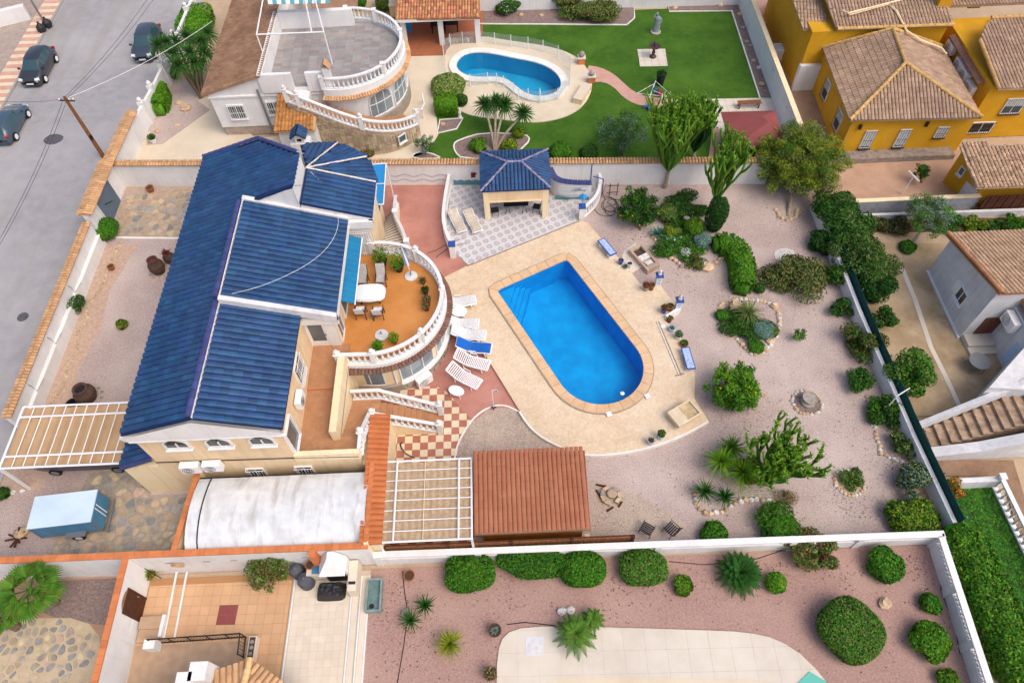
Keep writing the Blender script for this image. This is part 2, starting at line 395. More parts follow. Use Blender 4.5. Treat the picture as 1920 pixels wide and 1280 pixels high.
def resample(P, step, closed=True):
	P = [Vector(p[:2]) for p in P];
	if closed: P = P + [P[0]]
	L = [0]
	for a, b in zip(P, P[1:]): L.append(L[-1] + (b - a).length)
	n = max(2, round(L[-1] / step)); out = []
	j = 0
	for i in range(n if closed else n + 1):
		s_ = L[-1] * i / n
		while j < len(L) - 2 and L[j + 1] < s_: j += 1
		t = (s_ - L[j]) / max(1e-9, L[j + 1] - L[j]); out.append(tuple(P[j].lerp(P[j + 1], t)))
	return out
PE1 = Vector((.894, .447)); PE2 = Vector((.447, -.894)); PO = Vector((-.83, 26.54))
def pl(u, v): q = PO + PE1 * u + PE2 * v; return (q.x, q.y)
pool_out = [pl(.25, 0), pl(4.75, 0), pl(4.93, .07), pl(5, .25)] + [pl(2.5 + 2.5 * math.cos(a), 7.6 + 2.5 * math.sin(a)) for a in np.linspace(0, math.pi, 25)] + [pl(0, .25), pl(.07, .07)]
poolN_out = smooth_poly(pts([(853, 122), (866, 104), (892, 98), (925, 101), (960, 109), (1005, 117), (1035, 130), (1052, 148), (1053, 166), (1038, 179), (1008, 184), (982, 176), (965, 162), (950, 150), (930, 146), (905, 147), (880, 146), (860, 136)], .15), 2)
ccw = lambda P: P if sum(P[i][0] * P[(i + 1) % len(P)][1] - P[(i + 1) % len(P)][0] * P[i][1] for i in range(len(P))) > 0 else list(reversed(P))
pool_out = ccw(pool_out); poolN_out = ccw(poolN_out)
P1c = offset(pool_out, .3); P2c = offset(poolN_out, .2)
holed([(-400, -60), (400, -60), (400, 700), (-400, 700)], [P1c, P2c], -.06, 'ground', 'earth', skirt=0)
holed([(-26.4, 10.4), (19.95, 10.4), (19.95, 36.2), (-26.4, 36.9)], [P1c], 0.0, 'garden_gravel', 'gravel')
sheet('planting_strip', [(-26.3, 15), (-24.6, 15), (-24.2, 19), (-24.9, 22), (-24.4, 25), (-24.7, 28), (-23.9, 31.8), (-26.3, 31.8)], .006, mat('strip_earth', 'bda390', 'ab917e', 5, grain=.25, gscale=16, rough=.95, bump=.4))
sheet('gravel_patch', pts([(1108, 900), (1200, 930), (1290, 985), (1230, 1010), (1108, 1012)], 0), .005, 'gravel_tan', t=.02)
sheet('gravel_wedge', smooth_poly(pts([(850, 866), (858, 830), (885, 785), (915, 763), (945, 758), (972, 772), (1000, 805), (1050, 842), (1110, 862), (1090, 880), (870, 880)]), 1), .03, 'gravel_tan')
wedge = smooth_poly(pts([(852, 862), (858, 830), (885, 785), (915, 763), (945, 758), (974, 772)], .04), 2, False)
structure('wedge_kerb', MB().path(wedge, .09, -.02, .075), 'coping_white')
# ---- road and pavement
sheet('road', [(-38.1, -30), (-26.75, -30), (-26.9, 43), (-25.7, 47), (-25.2, 130), (-38.1, 130)], .0, 'asphalt')
sheet('road_patch', smooth_poly(pts([(80, 262), (98, 250), (120, 254), (117, 264), (100, 272), (84, 270)], 0), 1), .006, mat('tar', '5c5c60', '4b4b4f', 6, rough=.9), t=.004)
for c in ((43, 594), (27, 100)): structure('manhole_cover', MB().lathe([(.34, -.05), (.34, .012), (.3, .014)], at(*c), 16), 'tar')
pv = structure('pavement', MB().prism([(-39.7, -20), (-38.1, -20), (-38.0, 120), (-39.6, 120)], -.06, .09), 'grey_mortar')
for me_i in (0,):
	sl = [MB().box(-.78, .78, -.22, .22, 0, .03).mesh('pavement_slab', m_) for m_ in ('cream_tile', mat('slab_pink', 'c99c8c', 'bd8f80', 2, rough=.85, rnd=.07))]
	for k in range(90):
		y = 40 + k * .46; piece(sl[k % 2], 'pavement_slab', pv, Matrix.Translation((-38.86, y, .09)) @ Matrix.Rotation(rad(.04), 4, 'Z'))
structure('kerb', MB().box(-38.12, -37.95, -20, 120, -.06, .125), mat('kerb_grey', '9a9792', rough=.9))
sheet('verge', [(-60, 30), (-39.75, 30), (-39.65, 120), (-60, 120)], .02, mat('verge_earth', 'a99a90', '998a7e', 2, grain=.2, gscale=10, rough=.95, bump=.3))

# ---- paving helpers
def tile_field(parent, P, size, ang, z, mats, pick, name, gap=.012, th=.03, org=(0, 0), sy=None, limit=300):
	sy = sy or size; c, s_ = math.cos(ang), math.sin(ang)
	U = [(p[0] * c + p[1] * s_, -p[0] * s_ + p[1] * c) for p in P]
	u0, u1 = min(u[0] for u in U), max(u[0] for u in U); v0, v1 = min(u[1] for u in U), max(u[1] for u in U)
	full = [MB().box(-size / 2 + gap / 2, size / 2 - gap / 2, -sy / 2 + gap / 2, sy / 2 - gap / 2, -th, 0).mesh(name, m_) for m_ in mats]
	cand = []
	for i in range(math.floor((u0 - org[0]) / size) - 1, math.ceil((u1 - org[0]) / size) + 2):
		for j in range(math.floor((v0 - org[1]) / sy) - 1, math.ceil((v1 - org[1]) / sy) + 2):
			u, v = org[0] + i * size, org[1] + j * sy; x, y = u * c - v * s_, u * s_ + v * c
			cs = [inside((x + (a * size * c - b * sy * s_) * .49, y + (a * size * s_ + b * sy * c) * .49), P) for a in (-1, 1) for b in (-1, 1)]
			if any(cs):
				cand.append(((Vector((x, y, 0)) - CAM).length, x, y, i, j, all(cs)))
	cand.sort(); rest = MB()
	for n_, (d, x, y, i, j, ok) in enumerate(cand):
		M = Matrix.Translation((x, y, z)) @ Matrix.Rotation(ang, 4, 'Z'); k = pick(i, j)
		if not ok:
			# border tile: the paved outline cut down to this tile's square
			Q = list(P)
			for ax, ay, hh in ((c, s_, size), (-c, -s_, size), (-s_, c, sy), (s_, -c, sy)):
				if len(Q) > 2: Q = clip(Q, ax, ay, ax * x + ay * y + hh / 2 - gap / 2)
			Q = [q for i_, q in enumerate(Q) if (Vector(q) - Vector(Q[i_ - 1])).length > .02]
			if len(Q) < 3 or n_ >= limit: continue
			MB().prism([(q[0] - x, q[1] - y) for q in Q], -th, 0).build(name, mats[k], parent, local=1).matrix_basis = Matrix.Translation(-Vector(root_loc(parent))) @ Matrix.Translation((x, y, z)); continue
		if n_ < limit: piece(full[k], name, parent, M)
		else:
			me = full[k]; rest.add([M @ v.co for v in me.vertices], [tuple(p.vertices) for p in me.polygons], k)
	if rest.v: tag(rest.build(name, list(mats), parent), kind='stuff')
def voronoi(P, size, jit=.42, gap=.05, seed=1):
	r = random.Random(seed); x0, x1 = min(p[0] for p in P), max(p[0] for p in P); y0, y1 = min(p[1] for p in P), max(p[1] for p in P)
	nx, ny = int((x1 - x0) / size) + 2, int((y1 - y0) / size) + 2
	S_ = {(i, j): (x0 + (i + .5 + r.uniform(-jit, jit) + (j % 2) * .4 - .5) * size, y0 + (j + .5 + r.uniform(-jit, jit) - .5) * size) for i in range(-1, nx + 1) for j in range(-1, ny + 1)}
	out = []
	for (i, j), c in S_.items():
		if not inside(c, P): continue
		Q = [(c[0] - 2 * size, c[1] - 2 * size), (c[0] + 2 * size, c[1] - 2 * size), (c[0] + 2 * size, c[1] + 2 * size), (c[0] - 2 * size, c[1] + 2 * size)]
		for di in range(-2, 3):
			for dj in range(-2, 3):
				q = S_.get((i + di, j + dj))
				if q is None or (di == 0 and dj == 0): continue
				a, b = q[0] - c[0], q[1] - c[1]; L = math.hypot(a, b)
				Q = clip(Q, a, b, (q[0] ** 2 + q[1] ** 2 - c[0] ** 2 - c[1] ** 2) / 2 - gap / 2 * L)
		if len(Q) >= 3 and all(inside((c[0] + (p[0] - c[0]) * .9, c[1] + (p[1] - c[1]) * .9), P) for p in Q): out.append(Q)
	return out
def stone_field(parent, P, size, z, mats, name='paving_stone', gap=.06, seed=1, keep=1.0, k=.97, rise=.03):
	r = random.Random(seed + 50); cells = voronoi(P, size, gap=gap, seed=seed)
	cells.sort(key=lambda Q: (Vector((Q[0][0], Q[0][1], 0)) - CAM).length); n_ = 0
	for Q in cells:
		if r.random() > keep: continue
		Q = smooth_poly(Q, 1); Q = [p for i, p in enumerate(Q) if (Vector(p) - Vector(Q[i - 1])).length > .03]
		if len(Q) < 4: continue
		Q = shrink(Q, k); b = MB(); T = shrink(Q, .9); h = rise * r.uniform(.6, 1.3)
		if sum(Q[i][0] * Q[(i + 1) % len(Q)][1] - Q[(i + 1) % len(Q)][0] * Q[i][1] for i in range(len(Q))) < 0: Q.reverse(); T.reverse()
		n = len(Q); b.add([(p[0], p[1], z - .02) for p in Q] + [(p[0], p[1], z + h) for p in T], [tuple(range(n, 2 * n))] + [(i, (i + 1) % n, n + (i + 1) % n, n + i) for i in range(n)])
		b.build(name, r.choice(mats), parent); n_ += 1
		if n_ >= 300: break
# ---- north west flagstones, trailer yard, south west flagstones
flag = ('stone', 'stone_tan', mat('stone_rose', 'b5a08a', 'a89078', 4, rough=.9, rnd=.15), mat('stone_slate', '93918e', '807e7c', 4, rough=.9, rnd=.2))
P = pts([(222, 392), (240, 366), (352, 352), (420, 352), (400, 445), (220, 445)], 0)
nw = sheet('flagstone_path', P, .02, 'stone_tan'); stone_field(nw, P, .5, .022, flag, seed=3, gap=.05)
structure('path_kerb', MB().wall(at(218, 446), at(400, 448), .12, -.02, .06), 'coping_white')
P = [(-23.2, 10.85), (-15.75, 10.85), (-15.75, 14.45), (-18.8, 14.45), (-18.8, 16.2), (-22.3, 15.8)]
yd = sheet('trailer_yard', P, .012, 'grey_mortar'); stone_field(yd, P, .46, .014, flag, seed=8, gap=.06)
P = smooth_poly([(-26.6, 4.2), (-19.3, 4.2), (-19.0, 6.5), (-19.6, 8.1), (-21.5, 8.7), (-26.6, 8.4)], 1)
sheet('south_west_earth', [(-27, 3), (-18.0, 3), (-18.0, 10.4), (-27, 10.4)], .0, 'brown_ground')
sw = sheet('flagstone_terrace', P, .02, 'sand'); stone_field(sw, P, .38, .022, flag[:2] + flag[3:], seed=12, gap=.06, keep=.88, k=.92)
sheet('gravel_corner', smooth_poly([(-22.6, 8.6), (-18.1, 8.0), (-18.1, 10.3), (-23.4, 10.3)], 1), .008, 'gravel_dark')
# ---- main pool deck, coping, basin and water
deckP = pts([(876, 498), (1086, 413), (1102, 418), (1128, 448), (1182, 508), (1200, 532), (1240, 536), (1273, 582), (1246, 600), (1272, 622), (1303, 700), (1302, 747), (1328, 788), (1282, 814), (1222, 836), (1158, 849), (1104, 852), (1066, 842), (1018, 820), (990, 795), (974, 769), (913, 670), (850, 570), (824, 524)], .2)
dk = holed(deckP, [P1c], .2, 'pool_deck', 'deck', skirt=.25)
structure('deck_edge', MB().path(smooth_poly([(p[0], p[1]) for p in pts([(1328, 790), (1282, 816), (1222, 838), (1158, 851), (1104, 854), (1066, 844), (1018, 822), (990, 797), (974, 771)], .2)], 2, False), .1, -.05, .212), 'coping_white')
basin = structure('pool_basin', MB().prism([*pool_out], -1.62, -1.6), 'pool_paint')
bb = MB(); n = len(pool_out)
for i in range(n):
	a, c = pool_out[i], pool_out[(i + 1) % n]; bb.add([(a[0], a[1], -1.6), (c[0], c[1], -1.6), (c[0], c[1], .24), (a[0], a[1], .24)], [(0, 1, 2, 3)])
bb.build('basin_wall', 'pool_paint', basin)
for k in range(4):
	a_, c_ = 1.25 + .34 * k, 1.15 + .34 * k
	MB().prism([pl(.02, .02), pl(a_ * 1.05, .02), pl(.02, c_ * 1.25)], -1.6, -.12 - .27 * k).build('pool_step', 'pool_paint', basin)
wm = bpy.data.materials.new('water'); wm.use_nodes = True; MATS['water'] = wm
n_ = wm.node_tree.nodes; l_ = wm.node_tree.links; n_.remove(n_['Principled BSDF'])
tr = n_.new('ShaderNodeBsdfTransparent'); tr.inputs[0].default_value = (.8, .98, 1, 1); gl = n_.new('ShaderNodeBsdfGlossy'); gl.inputs['Roughness'].default_value = .08; gl.inputs[0].default_value = (.9, .95, 1, 1)
fr = n_.new('ShaderNodeFresnel'); fr.inputs[0].default_value = 1.25; mx = n_.new('ShaderNodeMixShader'); l_.new(fr.outputs[0], mx.inputs[0]); l_.new(tr.outputs[0], mx.inputs[1]); l_.new(gl.outputs[0], mx.inputs[2]); l_.new(mx.outputs[0], n_['Material Output'].inputs[0])
bp = n_.new('ShaderNodeBump'); bp.inputs['Strength'].default_value = .7; bp.inputs['Distance'].default_value = .03; tx = n_.new('ShaderNodeTexNoise'); tx.inputs['Scale'].default_value = 3.5; tx.inputs['Detail'].default_value = 3
gg = n_.new('ShaderNodeNewGeometry'); l_.new(gg.outputs['Position'], tx.inputs['Vector']); l_.new(tx.outputs['Fac'], bp.inputs['Height']); l_.new(bp.outputs[0], fr.inputs['Normal']); l_.new(bp.outputs[0], gl.inputs['Normal'])
structure('pool_water', MB().add([(p[0], p[1], .14) for p in pool_out], [tuple(range(len(pool_out)))] ), 'water')
def coping_ring(parent, out, w, z, h, step, m, name='coping_stone', gap=.014):
	A = resample(out, step / 6); n = len(A); per = 6; B = offset(A, w); k = 0
	A = offset(A, -.05)
	while k < n:
		e = min(k + per, n); ia = [i % n for i in range(k, e + 1)]
		P = [Vector(A[i]) for i in ia] + [Vector(B[i]) for i in reversed(ia)]
		c = sum(P, Vector((0, 0))) / len(P); P = [p + (c - p).normalized() * gap for p in P]
		MB().prism([tuple(p) for p in P], z - .1, z + random.uniform(-.004, .004)).build(name, m, parent); k = e
coping_ring(basin, pool_out, .5, .29, .1, .62, 'coping')
structure('coping_bed', MB().path(offset(pool_out, .28), .54, .0, .262, closed=True), 'grey_mortar')
for q in ((1214, 742), (1142, 776)):
	c = at(*q, .3); MB().obox((c.x, c.y, .3), .28, .28, .03, rad(20)).build('skimmer_lid', 'white', basin)
# ---- red path, gazebo patio
sheet('red_path', pts([(700, 348), (845, 346), (836, 400), (834, 440), (848, 472), (878, 499), (826, 524), (852, 572), (915, 672), (977, 771), (945, 764), (915, 768), (888, 790), (835, 735), (790, 790), (720, 700), (640, 600), (640, 400)], .03), .035, 'red_concrete')
patP = pts([(846, 340), (842, 385), (835, 430), (850, 470), (878, 497), (1085, 414), (1116, 388), (1124, 345), (1112, 330)], .05)
pat = sheet('tiled_patio', patP, .05, 'patio_base')
tm = bpy.data.materials.new('medallion_tile'); tm.use_nodes = True; MATS['medallion_tile'] = tm
n_ = tm.node_tree.nodes; l_ = tm.node_tree.links; b_ = n_['Principled BSDF']; tc = n_.new('ShaderNodeTexCoord'); vm = n_.new('ShaderNodeVectorMath'); vm.operation = 'LENGTH'
mp = n_.new('ShaderNodeMapping'); mp.inputs['Scale'].default_value = (1, 1, 0); l_.new(tc.outputs['Object'], mp.inputs[0]); l_.new(mp.outputs[0], vm.inputs[0])
cr = n_.new('ShaderNodeValToRGB'); cr.color_ramp.interpolation = 'EASE'
E_ = cr.color_ramp.elements; E_[0].position = 0; E_[0].color = lin('b7a49a'); E_[1].position = .075; E_[1].color = lin('c4bab4')
for p_, c_ in ((.105, 'b3a6a4'), (.15, 'a89ba0'), (.19, 'c5c3c3'), (.26, 'c9cbd0')):
	e = cr.color_ramp.elements.new(p_); e.color = lin(c_)
l_.new(vm.outputs['Value'], cr.inputs[0])
nz = n_.new('ShaderNodeTexNoise'); nz.inputs['Scale'].default_value = 25; ng = n_.new('ShaderNodeNewGeometry'); l_.new(ng.outputs['Position'], nz.inputs['Vector'])
mr = n_.new('ShaderNodeMapRange'); mr.inputs[1].default_value = .3; mr.inputs[2].default_value = .7; mr.inputs[3].default_value = .86; mr.inputs[4].default_value = 1.1; l_.new(nz.outputs['Fac'], mr.inputs[0])
hs = n_.new('ShaderNodeHueSaturation'); l_.new(cr.outputs[0], hs.inputs['Color']); l_.new(mr.outputs[0], hs.inputs['Value']); l_.new(hs.outputs[0], b_.inputs['Base Color']); b_.inputs['Roughness'].default_value = .5
tile_field(pat, patP, .52, math.atan2(.447, .894), .062, ['medallion_tile'], lambda i, j: 0, 'patio_tile', gap=.008)
structure('patio_joint', MB().wall(at(876, 499, .2), at(1087, 414, .2), .05, .0, .206), 'joint_dark')
# ---- checker patio
ckP = [(-6.75, 10.9), (-2.3, 10.9), (-2.3, 14.3), tuple(at(856, 858).xy), tuple(at(860, 832).xy), tuple(at(884, 787).xy), tuple(at(838, 735).xy), (-4.4, 20.2), (-7.3, 19.9), (-7.0, 15)]
ck = sheet('checker_patio', ckP, .03, 'grey_mortar')
tile_field(ck, ckP, .41, 0, .042, ['red_tile', 'cream_tile'], lambda i, j: (i + j) % 2, 'floor_tile', gap=.008, org=(.05, .12))
# ---- north plot
holed([(-9, 36.3), (19.4, 35.2), (19.6, 55.6), (-9, 56.2)], [P2c], .02, 'lawn', 'grass')
sheet('north_concrete', pts([(240, 302), (300, 215), (390, 180), (480, 260), (560, 250), (680, 180), (745, 98), (842, 100), (840, 165), (818, 215), (822, 252), (812, 268), (790, 290), (760, 300)], .05), .05, 'tan_concrete')
sheet('drive_strip', [(-25.6, 37.35), (-7.5, 36.3), (-7.5, 37.0), (-16, 38.5), (-25.6, 39.0)], .056, 'brown_ground')
sheet('front_bed', pts([(275, 272), (305, 270), (394, 206), (372, 190), (380, 150), (300, 150)], .06), .062, 'gravel')
holed(smooth_poly(pts([(832, 84), (900, 66), (945, 75), (1040, 88), (1085, 108), (1102, 130), (1112, 152), (1106, 182), (1085, 207), (1050, 223), (1000, 231), (940, 224), (880, 217), (850, 200), (836, 150)], .09), 2), [P2c], .09, 'north_pool_deck', 'tan_concrete', skirt=.1)
nb = structure('north_pool_basin', MB().prism([*poolN_out], -1.32, -1.3), 'pool_paint_n')
bb = MB(); n = len(poolN_out)
for i in range(n):
	a, c = poolN_out[i], poolN_out[(i + 1) % n]; bb.add([(a[0], a[1], -1.3), (c[0], c[1], -1.3), (c[0], c[1], .2), (a[0], a[1], .2)], [(0, 1, 2, 3)])
bb.build('basin_wall', 'pool_paint_n', nb)
structure('north_pool_water', MB().add([(p[0], p[1], .12) for p in poolN_out], [tuple(range(n))]), 'water')
coping_ring(nb, poolN_out, .55, .25, .1, .8, 'coping_white')
structure('north_coping_bed', MB().path(offset(poolN_out, .27), .5, .0, .225, closed=True), 'coping_white')
for i_, P in enumerate((pts([(1097, 122), (1125, 126), (1150, 138), (1172, 158), (1188, 172), (1215, 182), (1282, 187), (1286, 202), (1255, 207), (1215, 199), (1190, 195), (1168, 182), (1150, 162), (1130, 153), (1113, 154)], .05), pts([(1336, 236), (1362, 250), (1352, 303), (1328, 303)], .05))):
	sheet('pink_path', smooth_poly(P, 1) if i_ == 0 else P, .045 + .03 * i_, 'pink_path', t=.07)
wpP = pts([(1275, 196), (1290, 187), (1425, 184), (1452, 184), (1500, 240), (1480, 303), (1330, 303), (1345, 240), (1300, 215)], .05)
wp = sheet('garden_paving', wpP, .05, 'grey_mortar'); tile_field(wp, wpP, .6, 0, .062, ['pale_concrete'], lambda i, j: 0, 'paving_slab', gap=.02)
stP = pts([(1195, 93), (1247, 92), (1252, 124), (1200, 125)], .04)
st = sheet('statue_plinth_paving', stP, .04, 'grey_mortar'); tile_field(st, stP, .55, 0, .055, ['pale_concrete'], lambda i, j: 0, 'paving_slab', gap=.02)
for P in (pts([(895, 45), (1175, 47), (1190, 34), (1188, 10), (895, 14)], .05), pts([(1255, 22), (1372, 21), (1425, 185), (1450, 185), (1388, 6), (1252, 10)], .05), smooth_poly(pts([(850, 270), (862, 262), (905, 249), (985, 252), (995, 262), (975, 282), (960, 298), (866, 298), (853, 285)], .05), 1), pts([(825, 225), (868, 222), (856, 242), (820, 250)], .05), smooth_poly(pts([(780, 285), (808, 287), (830, 298), (770, 298)], .05), 1)):
	sheet('gravel_bed', P, .05, 'gravel_dark'); structure('bed_kerb', MB().path(P, .1, -.02, .09, closed=True), 'coping_white')
sheet('pavilion_floor', pts([(755, 106), (832, 104), (905, 66), (905, 20), (745, 20)], .06), .075, mat('quarry_tile', 'a8694a', '96583b', 5, rough=.7, grain=.08, gscale=5))
# ---- east plots
sheet('courtyard', [(21.0, 31.6), (30.5, 31.6), (31.5, 37.2), (23.0, 37.3), (20.6, 60), (19.7, 60), (20.1, 37)], .02, mat('court_tile', 'bd9a80', 'b08d73', 1, c3='a08572', scale3=.6, grain=.05, gscale=6, rough=.85))
sheet('side_passage', [(20.5, 37), (23, 37.2), (25.5, 50), (21.6, 53)], .03, 'brown_ground')
sheet('east_yard', [(20.3, 17), (31, 17), (31, 28.6), (20.3, 29.4)], .01, mat('yard', 'bba587', 'a58f73', .7, c3='85714f', scale3=.5, fac3=.75, grain=.1, gscale=7, rough=.95))
structure('yard_drain', MB().path([tuple(at(*q).xy) for q in ((1690, 500), (1715, 560), (1745, 650), (1775, 710), (1808, 782))], .26, -.03, .022), 'pale_concrete')
sheet('east_walkway', pts([(1735, 862), (1900, 862), (1960, 1060), (1925, 1060), (1880, 890), (1745, 893)], .03), .03, mat('walk_brown', '8f715a', '7f6450', 2, c3='9d826c', scale3=.7, grain=.12, gscale=6, rough=.9))
sheet('lush_lawn', pts([(1780, 905), (1860, 905), (1880, 950), (1925, 1050), (1990, 1300), (1900, 1300), (1800, 1000)], .03), .026, 'lawn_lush')
sheet('scrub_strip', pts([(1610, 410), (1930, 408), (1930, 432), (1620, 434)], .02), .022, mat('scrub_ground', '6d5a3c', '54502c', 3, grain=.3, gscale=9, rough=.95, bump=.5))
# ---- south plots
sheet('south_gravel', [(-7.2, 2), (19.3, 2), (19.6, 10.2), (-7.2, 10.2)], .004, 'gravel_red')
oP = pts([(283, 1092), (560, 1078), (538, 1285), (225, 1285)], .03)
og = sheet('orange_paving', [(-17.7, 3.2), (-10.85, 3.2), (-10.85, 10.15), (-17.7, 10.15)], .03, mat('orange_joint', 'a87d55', rough=.9))
tile_field(og, [(-17.65, 4.2), (-10.9, 4.2), (-10.9, 9.85), (-17.65, 9.85)], .44, rad(-1), .04, ['orange_tile', 'maroon'], lambda i, j: 1 if i in (-31, -32) and j in (19, 18) else 0, 'paving_tile', gap=.012)
for a, b in (((332, 1072), (308, 1195)), ((351, 1072), (328, 1195))): MB().wall(at(*a), at(*b), .09, 0, .05).build('white_strip', 'white', og)
pg = sheet('pale_paving', [(-10.85, 3.2), (-7.2, 3.2), (-7.2, 10.15), (-10.85, 10.15)], .034, mat('pale_joint', 'b5a998', rough=.9))
tile_field(pg, [(-10.7, 4.4), (-8.1, 4.4), (-8.1, 10.0), (-10.7, 10.0)], .34, 0, .044, ['pale_tile'], lambda i, j: 0, 'paving_tile', gap=.008)
for q in (-10.8, -8.05, -7.62, -7.25): MB().box(q, q + .07, 3.4, 9.9, 0, .058).build('white_strip', 'white', pg)
for q in (-7.96, -7.53): MB().box(q, q + .27, 3.4, 9.9, 0, .05).build('border_tile', 'pale_tile', pg)
sdP = smooth_poly(pts([(931, 1310), (932, 1225), (945, 1188), (985, 1174), (1100, 1174), (1300, 1180), (1400, 1184), (1460, 1198), (1515, 1235), (1575, 1310)], .06), 1)
sd_ = sheet('south_pool_deck', sdP, .06, 'pale_joint', t=.12); tile_field(sd_, sdP, .95, rad(-1), .072, ['pale_concrete'], lambda i, j: 0, 'deck_slab', gap=.006)
sheet('south_pool_coping', smooth_poly(pts([(1015, 1310), (1022, 1280), (1045, 1268), (1200, 1269), (1480, 1275), (1505, 1310)], .08), 1), .08, 'tan_concrete')
sheet('pool_cover', pts([(1490, 1285), (1518, 1258), (1548, 1276), (1560, 1300)], .09), .1, 'aqua', kind='structure')
sheet('shower_tray', pts([(985, 1192), (1020, 1192), (1019, 1228), (985, 1228)], .07), .085, 'white_dirty', kind=None, label='square shower tray set in the concrete pool deck at the bottom', cat='shower tray')
# ================================================================ BUILDING HELPERS
def barrel(w, L, rise=.5, n=5, lift=.025, name='roof_tile', m='blue_tile', thick=True):
	"""one roof tile, local x across (width w), y up the slope (length L), z out of the slope"""
	b = MB(); A = []
	for k in range(n + 1):
		a = math.pi * (1 - k / n); A.append((math.cos(a) * w * .47, math.sin(a) * w * rise))
	vs = [(x, 0, z + lift) for x, z in A] + [(x * .93, L * 1.08, z * .9 + .004) for x, z in A] + [(A[0][0], 0, 0), (A[-1][0], 0, 0)]
	fs = [(k, k + 1, n + 2 + k, n + 1 + k) for k in range(n)] + [tuple([2 * n + 2, 2 * n + 3] + list(range(n, -1, -1)))]
	b.add(vs, fs); return b
class Tiles:
	"""tiles of several slopes under one roof part: the nearest 'limit' as single pieces, the rest joined as stuff"""
	def __init__(s, part, m, w, L, rise=.38, n=5, limit=300, name='roof_tile'):
		s.part, s.m, s.w, s.L, s.limit, s.name = part, m, w, L, limit, name; s.b = barrel(w, L, rise, n); s.c = []
	def slope(s, eave0, eave1, up, poly, jitter=.008, shift=0, b=None):
		"""eave0->eave1 along the eave, up = 3D vector up the slope, poly = world outline (3D points on the plane)"""
		O = Vector(eave0); E = (Vector(eave1) - O).normalized(); U = Vector(up); U = (U - E * U.dot(E)).normalized(); N = E.cross(U).normalized()
		if N.z < 0: N = -N;
		Q = [((Vector(p) - O).dot(E), (Vector(p) - O).dot(U)) for p in poly]
		e0, e1 = min(q[0] for q in Q), max(q[0] for q in Q); u0, u1 = min(q[1] for q in Q), max(q[1] for q in Q)
		X = U.cross(N)
		for i in range(int((e1 - e0) / s.w) + 2):
			for j in range(int((u1 - u0) / s.L) + 2):
				e = e0 + (i + .5) * s.w + shift; u = u0 + j * s.L
				if not (inside((e, u + s.L * .5), Q) and inside((e - s.w * .3, u + s.L * .35), Q) and inside((e + s.w * .3, u + s.L * .35), Q)): continue
				P = O + E * e + U * u + N * (.005 + random.uniform(0, jitter)) + E * random.uniform(-jitter, jitter)
				R = Matrix(((X.x, U.x, N.x, P.x), (X.y, U.y, N.y, P.y), (X.z, U.z, N.z, P.z), (0, 0, 0, 1)))
				s.c.append(((P - CAM).length, R))
		return s
	def finish(s):
		s.c.sort(key=lambda t: t[0]); me = s.b.mesh(s.name, s.m)
		for d, R in s.c[:s.limit]: piece(me, s.name, s.part, R)
		if len(s.c) > s.limit:
			V = np.array(s.b.v); V4 = np.c_[V, np.ones(len(V))]; off = np.array(root_loc(s.part)); b = MB()
			for d, R in s.c[s.limit:]:
				vv = (np.array(R) @ V4.T).T[:, :3]; b.add(vv.tolist(), s.b.f)
			tag(b.build(s.name, s.m, s.part), kind='stuff')
def roof_slab(b, P, t=.14, m=0): return b.slab(P, t, m)
def ridge(parent, A, B, m, w=.2, L=.42, name='ridge_tile', single=True):
	A, B = Vector(A), Vector(B); d = B - A; n = max(1, round(d.length / L)); d.normalize(); L = (B - A).length / n
	X = d.cross(Vector((0, 0, 1))).normalized(); N = X.cross(d).normalized()
	me = barrel(w, L, .55, 5, .02).mesh(name, m)
	for i in range(n):
		P = A + d * L * i; R = Matrix(((X.x, d.x, N.x, P.x), (X.y, d.y, N.y, P.y), (X.z, d.z, N.z, P.z), (0, 0, 0, 1))); piece(me, name, parent, R)
